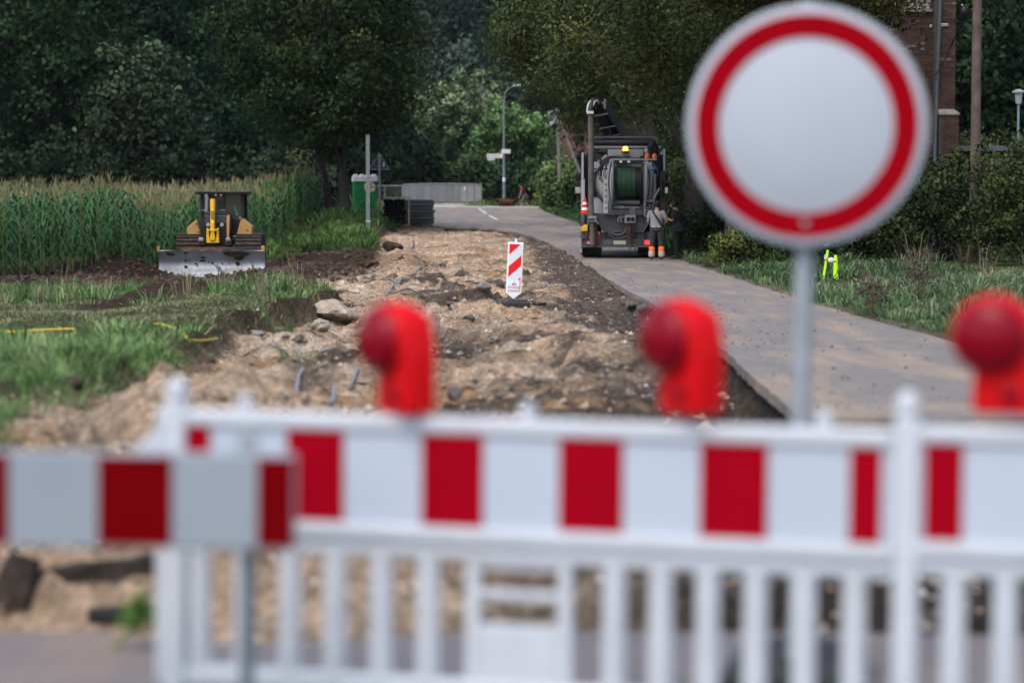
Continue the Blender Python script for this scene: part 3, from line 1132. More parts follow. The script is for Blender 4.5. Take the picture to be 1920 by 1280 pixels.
# dark wood behind the maize, tree by tree
labs = ['very dark broadleaf tree at the left picture edge behind the maize', 'dark tree with lighter green sprays, second from the left edge behind the maize', 'rounder grey green tree low in front of the dark wood',
        'dark blue green tree behind the bulldozer, between two rounder crowns', 'tall green tree with bright crown tip left of the big dark tree']
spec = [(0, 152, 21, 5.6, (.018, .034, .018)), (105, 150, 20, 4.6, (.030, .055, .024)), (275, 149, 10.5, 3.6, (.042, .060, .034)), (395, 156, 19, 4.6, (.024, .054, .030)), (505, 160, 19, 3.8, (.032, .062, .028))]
for k, ((px, Y, h, r_, b), lab) in enumerate(zip(spec, labs)):
    x = at(px, 390, Y).x
    lobes = [(0, 0, h * .55, r_, r_ * .8, h * .46)] + [(rnd.uniform(-.55, .55) * r_, rnd.uniform(-.7, .1) * r_, h * rnd.uniform(.22, .85), r_ * .6, r_ * .6, h * .2) for _ in range(7)]
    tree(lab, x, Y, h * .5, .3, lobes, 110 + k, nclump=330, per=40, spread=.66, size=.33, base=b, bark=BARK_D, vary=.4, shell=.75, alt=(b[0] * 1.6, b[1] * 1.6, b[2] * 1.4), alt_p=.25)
labs2 = ['tall tree behind the wood edge at far left', 'tall tree behind the wood edge above the maize centre', 'tall tree behind the wood edge above the bulldozer', 'tall tree behind the wood edge left of the big dark tree',
         'tall dark tree behind the big dark tree beside the road gap']
for k, (px, Y, h, r_) in enumerate([(40, 172, 24, 6), (200, 170, 24, 6), (340, 172, 23, 6), (480, 176, 23, 5.5), (640, 172, 22, 5.0)]):
    x = at(px, 390, Y).x
    lobes = [(0, 0, h * .52, r_, r_ * .8, h * .5)] + [(rnd.uniform(-.6, .6) * r_, rnd.uniform(-.7, .1) * r_, h * rnd.uniform(.15, .9), r_ * .6, r_ * .6, h * .18) for _ in range(7)]
    tree(labs2[k], x, Y, h * .5, .35, lobes, 130 + k, nclump=280, per=40, spread=.85, size=.46, base=(.017, .032, .018), bark=BARK_D, vary=.4, shell=.75)
for k, (px, Y, w, h, lab) in enumerate([(30, 146, 4.5, 4.5, 'dark undergrowth at the wood edge, far left above the maize'), (190, 146, 4.5, 4.2, 'dark undergrowth at the wood edge above the middle of the maize'), (350, 147, 4, 4.5, 'dark undergrowth above the bulldozer cab'),
                                        (470, 147, 3.6, 4, 'dark undergrowth right of the bulldozer at the end of the maize'), (560, 135, 2.8, 3.2, 'dark shrub at the end of the maize left of the bare stems'), (705, 166, 2.4, 4.5, 'dark shrub behind the two grey posts'),
                                        (760, 170, 2.5, 5, 'dark green shrub behind the left end of the bridge parapet'), (600, 126, 1.6, 2.6, 'low shrub between the maize and the toilet cabin')]):
    shrub(lab, at(px, 390, Y).x, Y, w, w * .6, h, 150 + k, (.022, .036, .019), size=.32, nclump=130, per=40)
# lighter trees across the road bend
tree('broad pale green tree rising above the bridge parapet', at(868, 390, 190).x, 190, 5, .3,
     [(0, 0, 6.2, 3.9, 3, 4.2), (.6, 0, 8.8, 2.6, 2, 2.4), (-2.2, 0, 7.6, 2.2, 2, 2.2), (-2.2, 0, 4.5, 2.2, 2, 2.6), (2, -.5, 5.5, 2, 2, 2.6), (-.8, -1, 7, 2, 2, 2)], 161, nclump=330, per=34, spread=.42, size=.30, base=(.17, .23, .115), alt=(.25, .31, .19), alt_p=.25, vary=.3)
tree('brighter green tree directly behind the tall lamp post', at(962, 390, 178).x, 178, 3.5, .25,
     [(-.3, 0, 4.5, 3.1, 2.6, 3.3), (-.6, -.5, 6.0, 1.7, 1.6, 1.6), (1.6, 0, 4.5, 2, 2, 2.3), (-2.2, 0, 3.3, 1.6, 1.6, 2.2)], 162, nclump=300, per=34, spread=.38, size=.27, base=(.115, .21, .075), alt=(.17, .28, .11), alt_p=.2, vary=.3)
tree('silver green willow between lamp post and brick house', at(1025, 390, 182).x, 182, 3, .2,
     [(0, 0, 3.2, 1.9, 2, 2.4), (-.8, 0, 2.4, 1.8, 2, 2)], 163, nclump=170, per=34, spread=.35, size=.24, base=(.12, .17, .10), alt=(.17, .22, .15), alt_p=.3)
shrub('yellow green bush with reddish top just left of the bridge parapet middle', at(822, 390, 174).x, 174, 2.2, 1.6, 4.2, 164, (.11, .16, .06), size=.26, nclump=130, per=36)
shrub('dark green bushes behind the right end of the parapet', at(905, 390, 172).x, 172, 2.3, 1.4, 3.6, 165, (.05, .085, .042), size=.26, nclump=140, per=36)
shrub('dark green bush behind the walking person', at(985, 390, 170).x, 170, 2.2, 1.4, 3.2, 166, (.042, .075, .038), size=.26, nclump=140, per=36)
shrub('rounded yellow green bush around the leaning utility pole', at(1052, 390, 148).x, 148, 1.55, 1.3, 3.1, 167, (.12, .17, .06), size=.2, nclump=150, per=38)
shrub('low green bush at the verge left of the parked lorry', at(1082, 390, 138).x, 138, 1.3, 1.2, 2.2, 168, (.085, .14, .05), size=.2, nclump=110, per=36)
# far wood on the rise
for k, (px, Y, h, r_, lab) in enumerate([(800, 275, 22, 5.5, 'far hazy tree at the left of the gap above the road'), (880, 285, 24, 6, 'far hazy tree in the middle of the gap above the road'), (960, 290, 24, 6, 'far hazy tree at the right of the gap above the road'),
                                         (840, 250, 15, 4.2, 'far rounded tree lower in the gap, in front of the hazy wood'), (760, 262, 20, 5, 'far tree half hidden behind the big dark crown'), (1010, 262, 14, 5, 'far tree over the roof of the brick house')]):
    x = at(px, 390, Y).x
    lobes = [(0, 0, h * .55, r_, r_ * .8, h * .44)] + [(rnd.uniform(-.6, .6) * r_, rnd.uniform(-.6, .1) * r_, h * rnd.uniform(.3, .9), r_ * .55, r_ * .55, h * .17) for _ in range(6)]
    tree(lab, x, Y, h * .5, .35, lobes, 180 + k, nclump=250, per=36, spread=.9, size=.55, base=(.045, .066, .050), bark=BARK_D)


def wood(name, x0, x1, y0, y1, z0, z1, n, size, base, seed, label):
    g = np.random.default_rng(seed)
    x = g.uniform(x0, x1, n)
    y = g.uniform(y0, y1, n)
    gzv = ground_z(x, y)
    top = z1 * (.75 + .35 * fbm(x * .09, y * .05, 3, seed))
    C = np.stack([x, y, gzv + z0 + (top - z0) * g.uniform(0, 1, n)], 1)
    cl = 1 + .9 * fbm(x * .25, C[:, 2] * .3, 3, seed + 5)
    t = np.array(base) * np.clip(cl, .4, 1.8)[:, None]
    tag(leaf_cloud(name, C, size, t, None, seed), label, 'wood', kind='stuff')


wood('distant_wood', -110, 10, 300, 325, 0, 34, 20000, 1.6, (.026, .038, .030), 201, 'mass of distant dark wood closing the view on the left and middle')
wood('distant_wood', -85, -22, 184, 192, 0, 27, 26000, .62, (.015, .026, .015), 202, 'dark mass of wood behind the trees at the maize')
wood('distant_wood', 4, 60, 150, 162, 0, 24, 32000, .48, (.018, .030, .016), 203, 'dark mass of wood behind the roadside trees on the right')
# old limes along the right side of the road
LB = (.050, .070, .024)
limes = [(6.0, 80, 'thick lime trunk right behind the lorry and the two men', .36, [(-.8, 0, 8.2, 4.2, 3.8, 3.8), (-2.8, 0, 6.6, 2.6, 2.6, 1.9), (2, 0, 7, 3, 3, 2.6)]),
         (6.6, 71, 'lime trunk half hidden by the round road sign', .36, [(-.5, 0, 8.4, 4.0, 3.6, 3.8), (1.8, -.5, 6.9, 2.8, 2.4, 2.2), (-1.6, -.5, 6.4, 2.2, 2.2, 1.5)]),
         (5.6, 96, 'lime tree standing third along the road behind the lorry', .34, [(-1.5, 0, 8.6, 4.6, 3.8, 3.8), (-3.7, 0, 8.3, 2.4, 2.6, 2.0)]),
         (5.4, 113, 'lime tree with low boughs over the road, fourth behind the lorry', .32, [(-1.5, 0, 9, 4.4, 3.8, 3.9), (-3.6, 0, 9.4, 2.4, 2.4, 2.0), (-1.9, 0, 6.4, 2.0, 2, 1.5)]),
         (4.9, 128, 'farthest lime reaching over the road toward the lamp post', .3, [(-1.2, 0, 8.6, 4.0, 3.6, 3.4), (-2.9, 0, 9.8, 2.4, 2.4, 2.0), (-1.0, 0, 5.8, 1.8, 1.8, 1.4)])]
for k, (x, y, lab, r_, lobes) in enumerate(limes):
    tree(lab, x, y, 6.0, r_, lobes, 220 + k, nclump=420, per=84, spread=.42, size=.125, base=LB, alt=(.085, .085, .028), alt_p=.16, vary=.3, group='limes along the right side of the road',
         bark=mat('lime_bark', (.062, .055, .048), .95, var=.45, scale=7, bump=1.0, bscale=10), flat=.75)
tree('lime bough nearest the camera above the round road sign', 8.2, 62, 7.4, .3, [(-1.0, 0, 9.0, 3.4, 3, 3.0), (.6, 0, 7.3, 1.8, 2, 1.2), (-2.6, 0, 8.2, 2.0, 2, 1.6)], 230, nclump=400, per=84, spread=.36, size=.115, base=(.062, .064, .024),
     alt=(.10, .085, .028), alt_p=.2, vary=.3)
# dark trees behind the brick building
for k, (px, Y, lab) in enumerate([(1815, 100, 'very dark tree between the brick building and the wooden pole'), (1900, 108, 'very dark tree behind the small garden lamp'), (1700, 104, 'very dark tree hidden mostly behind the brick building')]):
    x = at(px, 390, Y).x
    lobes = [(0, 0, 6.5, 3.6, 3, 6)] + [(rnd.uniform(-.6, .6) * 3, rnd.uniform(-.6, .2) * 3, rnd.uniform(1.5, 10), 2, 2, 2) for _ in range(6)]
    tree(lab, x, Y, 6, .3, lobes, 240 + k, nclump=300, per=44, spread=.5, size=.27, base=(.020, .036, .018), bark=BARK_D)
# hedge of separate shrubs on the right
HD = (.034, .052, .020)
hedge = [(1400, 62, .95, .9, (.085, .105, .032), 'low yellow green bush at the road edge below the left rim of the round sign'),
         (1345, 74, 1.1, 1.9, (.026, .040, .018), 'dark bush beside the man in the black jacket'),
         (1440, 68, 1.3, 2.3, (.030, .045, .018), 'dark bush behind the sign pole'),
         (1530, 60, 1.2, 1.5, (.040, .058, .022), 'green bush directly behind the fluorescent stakes'),
         (1620, 58, 1.1, 1.5, (.045, .060, .022), 'bush right of the fluorescent stakes'),
         (1700, 60, 1.3, 2.3, (.038, .055, .022), 'tall bush below the brick buttress'),
         (1775, 61, 1.25, 2.7, (.034, .050, .020), 'tall dark bush just left of the wooden pole'),
         (1860, 59, 1.2, 2.9, (.036, .052, .022), 'tall bush just right of the wooden pole'),
         (1930, 56, 1.2, 3.0, (.048, .064, .026), 'tall lighter bush at the right picture edge'),
         (1810, 78, 1.7, 4.4, (.050, .066, .026), 'big bush behind the wooden pole under the dark trees'),
         (1885, 80, 1.7, 3.9, (.058, .074, .030), 'big pale bush below the garden lamp'),
         (1300, 88, 1.6, 3.2, (.045, .062, .022), 'bush between the two nearest lime trunks'),
         (1250, 100, 1.6, 4.6, (.06, .085, .03), 'bright bush seen past the right side of the lorry'),
         (1390, 84, 1.8, 3.6, (.028, .042, .018), 'dark bush far behind the round sign')]
for k, (px, Y, r_, h, b, lab) in enumerate(hedge):
    shrub(lab, at(px, 390, Y).x, Y, r_, r_ * .8, h, 260 + k, b, size=.095, nclump=150, per=50, alt=(b[0] * 1.7, b[1] * 1.6, b[2] * 1.4), alt_p=.2, vary=.3)
# ------------------------------------------------------------ the barrier in the foreground
PLASTIC = mat('white_plastic', (0.49, 0.525, 0.565), .5, var=.06, scale=5, dirt=(.42, .38, .33), dirt_amt=.12, dirt_scale=6)
FILM_W = mat('white_reflective_film', (0.42, 0.475, 0.55), .5, var=.03, scale=3)
FILM_R = mat('red_reflective_film', (0.29, 0.001, 0.009), .6, spec=.02, var=.06, scale=4)
FILM_R_DARK = mat('darker_red_film', (0.14, 0.0005, 0.002), .6, spec=.02, var=.08, scale=4)  # front left board: darker than the fence's red film
FILM_W_DARK = mat('darker_white_film', (0.26, 0.30, 0.335), .5, var=.08, scale=2.5, dirt=(.3, .31, .31), dirt_amt=.15, dirt_scale=2)  # front left board: darker and greyer than the fence's white film
GALV = mat('galvanised_steel', (.34, .36, .38), .45, metal=.75, var=.15, scale=14)
GALV_D = mat('dull_galvanised_steel', (.30, .33, .36), .6, metal=.2, var=.15, scale=10)
RED_P = mat('red_lamp_plastic', (0.85, 0.008, 0.014), .35, var=.05, trans=.45)
RED_L = mat('red_lens', (0.26, 0.001, 0.012), .2, var=.05, trans=.25)
RUBBER = mat('recycled_rubber', (.035, .034, .034), .85, var=.3, scale=12, bump=.4)

A = at(300, 780, 6.80)
B = at(1700, 780, 6.28)
A.z = B.z = 0
FDIR = (B - A).normalized()
FYAW = math.atan2(FDIR.y, FDIR.x)
FLEN = (B - A).length


def on_fence(px, py=780):
    """length along the fence line where the sight line through (px, py) crosses it"""
    d = at(px, py, 1) - Vector((0, 0, CAM_H))
    # solve A + FDIR*s = t*d in the plan
    det = FDIR.x * (-d.y) + d.x * FDIR.y
    return (-A.x * (-d.y) - d.x * A.y) / det


def fence_panel(label, x0, x1, stripes, plate, picks, left_post, tilt):
    t = thing('barrier_fence', A + FDIR * x0, label, 'barrier', 'white barrier fence panels', (0, tilt, FYAW))
    Wd = x1 - x0
    L = lambda s: s - x0
    # top rail, hollow moulded, with a rounded crown
    mb = MB()
    mb.box((Wd / 2, 0, .974), (Wd, .050, .048))
    mb.build('top_rail', PLASTIC, t, bevel=.014, seg=3)
    mb = MB()
    mb.box((Wd / 2, 0, .826), (Wd, .026, .262))
    bd = mb.build('board', FILM_W, t, bevel=.004)
    for a, b in stripes:
        mb = MB()
        mb.box((L((a + b) / 2), -.0145, .825), (b - a, .003, .250))
        mb.build('red_stripe', FILM_R, bd)
    mb = MB()
    mb.box((Wd / 2, -.004, .676), (Wd, .060, .040))
    mb.box((Wd / 2, 0, .632), (Wd, .040, .050))
    mb.build('middle_rail', PLASTIC, t, bevel=.008)
    mb = MB()
    mb.box((Wd / 2, 0, .245), (Wd, .046, .06))
    mb.build('bottom_rail', PLASTIC, t, bevel=.01)
    for s in picks:
        mb = MB()
        mb.box((L(s), 0, .44), (.061, .026, .345))
        mb.box((L(s), -.018, .44), (.030, .010, .341))
        mb.build('picket', PLASTIC, t, bevel=.006)
    if plate:
        a, b = plate
        mb = MB()
        w = .040
        mb.box((L(a) + w / 2, 0, .44), (w, .03, .345))
        mb.box((L(b) - w / 2, 0, .44), (w, .03, .345))
        c_ = L((a + b) / 2)
        wi = b - a - 2 * w
        mb.box((c_, 0, .5150), (wi, .028, .026))
        mb.box((c_, 0, .350), (wi, .028, .168))
        mb.box((c_, 0, .595), (wi, .027, .02))
        mb.build('handle_plate', PLASTIC, t, bevel=.006)
    for s in left_post:
        mb = MB()
        mb.box((L(s), -.004, .52), (.066, .062, 1.0))
        mb.lathe([(.031, 0), (.034, .025), (.030, .05), (.016, .064), (0, .067)], 20, Matrix.Translation((L(s), -.004, 1.019)))
        mb.build('post', PLASTIC, t, smooth=True, bevel=.012)
    for s in (L(on_fence(455)), L(on_fence(985)), L(on_fence(1540))) if x0 < .5 else ():
        mb = MB()
        mb.lathe([(.022, 0), (.022, .045), (.012, .055), (0, .055)], 14, Matrix.Translation((s, 0, .987)))
        mb.build('lamp_socket', PLASTIC, t, smooth=True)
    for s in ((.30, Wd - .35) if x0 < .5 else (.5,)):
        mb = MB()
        mb.box((s, 0, .055), (.36, .82, .11))
        mb.build('foot_plate', RUBBER, t, bevel=.015)
        mb = MB()
        mb.box((s, 0, .165), (.05, .05, .112))
        mb.build('stub_leg', PLASTIC, t)
    return t


F = on_fence
st = [(F(334), F(393)), (F(536), F(643)), (F(789), F(904)), (F(1046), F(1166)), (F(1310), F(1437)), (F(1590), F(1650))]
fp = fence_panel('long white plastic barrier fence with red striped board across the picture', F(292), F(1672), st, (F(872), F(1072)),
                 [F(p) for p in (308, 370, 455, 540, 625, 712, 800, 1150, 1238, 1326, 1416, 1508, 1602)], [F(328)], R(.45))
mb = MB()
s0 = F(322) - F(292)
mb.prism([(s0 - .03, .96), (s0 - .045, .96), (s0 - .20, .80), (s0 - .20, .77), (s0 - .03, .86)], .012, .03)
mb.build('end_bracket', PLASTIC, fp, bevel=.006)
fence_panel('next white barrier fence panel, cut by the right picture edge', F(1676), F(1676) + 2.1, [(F(1732), F(1804))] + [(F(1804) + .25 + .45 * k, F(1804) + .43 + .45 * k) for k in range(4)], None,
            [F(1790) + .132 * k for k in range(14)], [F(1699)], R(.3))

# ---- warning lamps
def warning_lamp(px, pz_px, label, turn, Yoff=0.0):
    s = F(px)
    base = A + FDIR * s
    zt = CAM_H - (772 - 390) / F_PX * base.y - .004
    t = thing('warning_lamp', (base.x, base.y, zt), label, 'warning lamp', 'red warning lamps on the fence', (0, 0, turn))
    t.scale = (.97, .97, .955)
    mb = MB()
    mb.prism([(-.080, 0), (.082, 0), (.086, .04), (.088, .14), (.086, .21), (.066, .275), (.02, .30), (-.04, .28), (-.07, .20), (-.078, .12), (-.084, .04)], -.045, .06)
    mb.build('battery_case', RED_P, t, smooth=True, bevel=.016, seg=3)
    mb = MB()
    mb.lathe([(.024, 0), (.024, .006), (.015, .010), (0, .010)], 16, Matrix.Translation((.025, -.051, .055)) @ Matrix.Rotation(R(90), 4, 'X'))
    mb.build('lock', RED_L, t, smooth=True)
    zc = .210
    Mx = Matrix.Translation((-.030, 0, zc)) @ Matrix.Diagonal((1.08, 1, 1.06, 1)) @ Matrix.Rotation(R(90), 4, 'X')
    mb = MB()
    mb.lathe([(0, -.050), (.080, -.046), (.100, -.034), (.106, 0), (.100, .050), (.093, .062), (0, .060)], 32, Mx)
    mb.box((0, 0, .135), (.075, .06, .04))
    mb.build('head', RED_P, t, smooth=True)
    for sg in (1, -1):
        mb = MB()
        mb.lathe([(.092, .056), (.088, .078), (.070, .096), (.040, .106), (0, .110)], 32, Mx @ Matrix.Translation((0, 0, 0 if sg > 0 else .028)) @ Matrix.Rotation(0 if sg > 0 else math.pi, 4, 'X'))
        mb.build('lens', RED_L if sg > 0 else RED_P, t, smooth=True)
    return t


warning_lamp(757, 633, 'red warning lamp nearest the striped beacon, left of the middle of the fence', FYAW + R(-42))
warning_lamp(1291, 640, 'red warning lamp on the fence just left of the sign pole', FYAW + R(-42))
warning_lamp(1884, 640, 'red warning lamp at the right picture edge', FYAW + R(-8))

# ---- the lower barrier standing in front, left
t = thing('board_barrier', at(455, 950, 6.2) * Vector((1, 1, 0)) if False else Vector((at(455, 950, 6.2).x, 6.2, 0)), 'dull red and white barrier board on a grey steel leg, front left', 'barrier', None, (0, R(.6), R(-1.5)))
k = 6.2 / F_PX
lx = lambda px: (px - 455) * k
zt, zb = CAM_H - (851 - 390) * k, CAM_H - (1031 - 390) * k
mb = MB()
mb.bb((lx(-260), -.018, zb), (lx(550), .018, zt))
bd = mb.build('board', FILM_W_DARK, t, bevel=.005)
for a, b in ((-300 + 30, -140), (-140 + 0, 8) if False else (-140, 8), (177, 317), (478, 546)):
    if b < 0:
        a, b = -258, -140
    else:
        a = max(a, -132)
    mb = MB()
    mb.bb((lx(a), -.0215, zb + .008), (lx(b), -.019, zt - .008))
    mb.build('red_stripe', FILM_R_DARK, bd)
for s in (455, -200):
    mb = MB()
    mb.cyl((lx(s), .04, .09), (lx(s), .04, zt + .045), .019, 14)
    mb.build('leg', mat('grey_steel_leg', (.16, .19, .21), .55, metal=.5, var=.1), t, smooth=True)
    mb = MB()
    mb.box((lx(s), .03, zt + .028), (.05, .03, .06))
    mb.build('clamp', GALV_D, t, bevel=.006)
    mb = MB()
    mb.box((lx(s), .03, .05), (.3, .6, .10))
    mb.build('foot_plate', RUBBER, t, bevel=.015)

# ---- round sign on its pole
Ys = 7.75
c_ = at(1512, 236, Ys)
pf = at(1504, 780, Ys)
gzb = gz(pf.x - .03, Ys)
t = thing('road_sign', (pf.x - .02, Ys, 0), 'large round white sign with red ring on a grey pole behind the fence', 'road sign', None, (0, 0, R(-12)))
tx = c_.x - (pf.x - .02)
mb = MB()
mb.cyl((0, .055, 0), (tx, .055, c_.z + .40), .030, 20)
mb.build('pole', GALV_D, t, smooth=True)
Mx = Matrix.Translation((tx, 0, c_.z)) @ Matrix.Rotation(R(90), 4, 'X')
mb = MB()
mb.lathe([(0, 0), (.377, 0), (.382, .003), (.382, .016), (.377, .019), (0, .019)], 72, Mx)
plate = mb.build('plate', mat('sign_white_film', (.37, .41, .455), .5, var=.05, scale=2), t, smooth=True)
mb = MB()
mb.lathe([(.278, .0195), (.278, .0215), (.356, .0215), (.356, .0195), (.278, .0195)], 72, Mx, caps=False)
mb.build('red_ring', mat('red_sign_film', (0.26, 0.001, 0.006), .6, spec=.02, var=.04), plate)
mb = MB()
mb.lathe([(.012, .0215), (.010, .027), (0, .028)], 12, Mx @ Matrix.Translation((0, -.31, 0)))
mb.build('rivet', GALV, plate, smooth=True)
for dz in (-.26, .26):
    mb = MB()
    mb.box((tx, .03, c_.z + dz), (.5, .022, .04))
    mb.box((tx, .062, c_.z + dz), (.085, .075, .038))
    mb.build('clamp', GALV, t, bevel=.004)
mb = MB()
mb.box((0, .05, .05), (.42, .8, .1))
mb.build('foot_plate', RUBBER, t, bevel=.015)

# ---- rotten beam ends and a torn rail lying in the pit just beyond the board
WOOD_D = mat('rotten_wood', (.040, .030, .024), .9, var=.5, scale=9, bump=.8, bscale=18, dirt=(.13, .11, .09), dirt_amt=.2, dirt_scale=6)
a, b = gp(20, 1128), gp(285, 1085)
mid = a.lerp(b, .5)
ln = (b - a).length
ang = math.atan2(b.y - a.y, b.x - a.x)
mb = MB()
vs = []
for i in range(9):
    f = i / 8
    for (dy, dz) in ((-.06, 0), (.06, 0), (.07, .11), (-.05, .115)):
        vs.append((-ln / 2 + ln * f, dy + rnd.uniform(-.015, .015), dz + .03 * f + rnd.uniform(-.015, .015)))
fs = [(i * 4 + j, i * 4 + (j + 1) % 4, i * 4 + 4 + (j + 1) % 4, i * 4 + 4 + j) for i in range(8) for j in range(4)] + [(3, 2, 1, 0), (32, 33, 34, 35)]
mb.add(vs, fs)
tag(mb.build('timber_beam', WOOD_D, None, loc=(mid.x, mid.y, mid.z - .03)), 'dark rotten beam lying on gravel under the front left board', 'timber').rotation_euler = (0, 0, ang)
p = gp(35, 1130)
mb = MB()
mb.tube([(-.02, 0, -.05), (0, 0, .08), (.03, .02, .17)], [.10, .09, .075], 8)
tag(mb.build('stump', WOOD_D, None, loc=p), 'dark broken stump at the left end of the rotten beam', 'stump')
p = gp(228, 1165)
mb = MB()
mb.box((0, 0, .02), (.30, .10, .06), (0, R(-4), .12))
tag(mb.build('asphalt_chunk', mat('asphalt_chunk', (.03, .028, .027), .9, var=.4, scale=12, bump=.6), None, bevel=.015, loc=p), 'flat dark chunk at the asphalt edge below the rotten beam', 'rubble')
# green weed beside the fence end
p = gp(190, 1275, y0=5)
t = thing('weed_plant', p, 'single green weed stem growing from the asphalt in front of the fence end', 'weed')
q = at(262, 1150, p.y + .05)
mb = MB()
e = q - p
mb.tube([(0, 0, 0), (e.x * .4, e.y * .4, e.z * .5), tuple(e)], [.010, .009, .006], 6)
mb.build('stem', mat('green_stem', (.10, .15, .04), .6), t, smooth=True)
g = np.random.default_rng(3)
C = g.normal(size=(60, 3)) * [.028, .03, .035] + np.array(e) + [.0, 0, .0]
leaf_cloud('foliage', C, .05, np.tile([.08, .16, .03], (60, 1)) * g.uniform(.7, 1.3, (60, 1)), t, 4)
# ------------------------------------------------------------ striped beacon in the pit
BW = mat('beacon_white', (.78, .79, .80), .5, var=.04)
BF = mat('beacon_film', (.66, .70, .74), .35, var=.03)
BR = mat('beacon_red', (.70, .018, .02), .35, var=.04)
Yb = 40.0
kb = Yb / F_PX
p = at(962, 562, Yb)
t = thing('beacon', (p.x, Yb, gz(p.x, Yb)), 'leaning red and white striped guide beacon in the middle of the dug strip', 'beacon', None, (R(3), R(2.6), R(2)))
z0 = p.z - gz(p.x, Yb)
mb = MB()
mb.prism([(-.128, .16), (0, .06), (.128, .16), (.128, 1.0), (-.128, 1.0)], -.02, .02)
body = None
bo = mb.build('board', BW, t, bevel=.008)
mb = MB()
mb.prism([(-.105, .175), (.105, .175), (.105, .972), (-.105, .972)], -.024, -.020)
fo = mb.build('film', BF, bo)


def band(zl0, zl1, zr0, zr1, nm='red_stripe'):
    mb = MB()
    lo, hi = .178, .970
    P = [(-.103, zl0), (.103, zr0), (.103, zr1), (-.103, zl1)]
    mb.prism(P, -.0265, -.0242)
    mb.build(nm, BR, bo)


mb = MB()
mb.prism([(-.103, .79), (.08, .970), (-.103, .970)], -.0265, -.0242)
mb.build('red_stripe', BR, bo)
band(.425, .600, .615, .79)
mb = MB()
mb.prism([(.055, .38), (.103, .385), (.103, .43)], -.0265, -.0242)
mb.prism([(.093, .205), (.103, .205), (.103, .382), (.093, .382)], -.0266, -.0242)
mb.prism([(-.103, .196), (.103, .196), (.103, .206), (-.103, .206)], -.0267, -.0242)
mb.build('red_stripe', BR, bo)
mb = MB()
mb.prism([(-.098, .207), (.092, .207), (.092, .36), (-.098, .36)], -.0255, -.0241)
lab = mb.build('maker_label', mat('label_white', (.74, .76, .80), .5, var=.02), bo)
LOGO = mat('logo_red', (.45, .01, .05), .5)
mb = MB()
for (cx, cz) in ((-.02, .305), (.02, .305)):
    mb.cyl((cx, -.027, cz), (cx, -.0256, cz), .017, 14)
mb.box((0, -.0263, .330), (.03, .0014, .010))
mb.build('logo', LOGO, bo)
fc = bpy.data.curves.new('lettering', 'FONT')
fc.body = 'WURZEL'
fc.size = .052
fc.align_x = 'CENTER'
fc.extrude = .0008
tmp = bpy.data.objects.new('lettering', fc)
me_ = bpy.data.meshes.new_from_object(tmp)
bpy.data.objects.remove(tmp)
me_.materials.clear()
me_.materials.append(mat('letter_blue', (.04, .05, .10), .6))
fo_ = bpy.data.objects.new('lettering', me_)
COL.objects.link(fo_)
fo_.parent = bo
fo_.location = (0, -.0265, .235)
fo_.rotation_euler = (R(90), 0, 0)
mb = MB()
mb.prism([(-.02, 1.0), (.02, 1.0), (.016, 1.06), (-.016, 1.06)], -.012, .012)
mb.build('lamp_lug', BW, t, bevel=.003)
mb = MB()
mb.box((0, .08, -.035), (.56, .42, .10), (0, R(-2.6), 0))
mb.build('foot_plate', RUBBER, t, bevel=.02)

# ------------------------------------------------------------ loose stones
def rock(name, p, s, m, label, cat, seed, group=None, rot=0.0, sink=.15, rough=.45, sub=3):
    g = random.Random(seed)
    bm_v, bm_f = [], []
    import bmesh
    bm = bmesh.new()
    bmesh.ops.create_icosphere(bm, subdivisions=sub, radius=1)
    planes = [(Vector((g.uniform(-1, 1), g.uniform(-1, 1), g.uniform(-.6, 1))).normalized(), g.uniform(.55, .85)) for _ in range(9)]
    for v in bm.verts:
        c = v.co.copy()
        for n_, d_ in planes:
            k = c.dot(n_) - d_
            if k > 0:
                c -= n_ * k * .9
        c *= 1 + rough * float(vnoise(c.x * 2.3 + seed, c.y * 2.3 + c.z * 1.7, seed))
        v.co = Vector((c.x * s[0], c.y * s[1], c.z * s[2]))
    me = bpy.data.meshes.new(name)
    bm.to_mesh(me)
    bm.free()
    me.materials.append(m)
    o = bpy.data.objects.new(name, me)
    COL.objects.link(o)
    o.location = (p[0], p[1], p[2] + s[2] * (1 - 2 * sink) * .8)
    o.rotation_euler = (g.uniform(-.15, .15), g.uniform(-.15, .15), rot)
    return tag(o, label, cat, group)


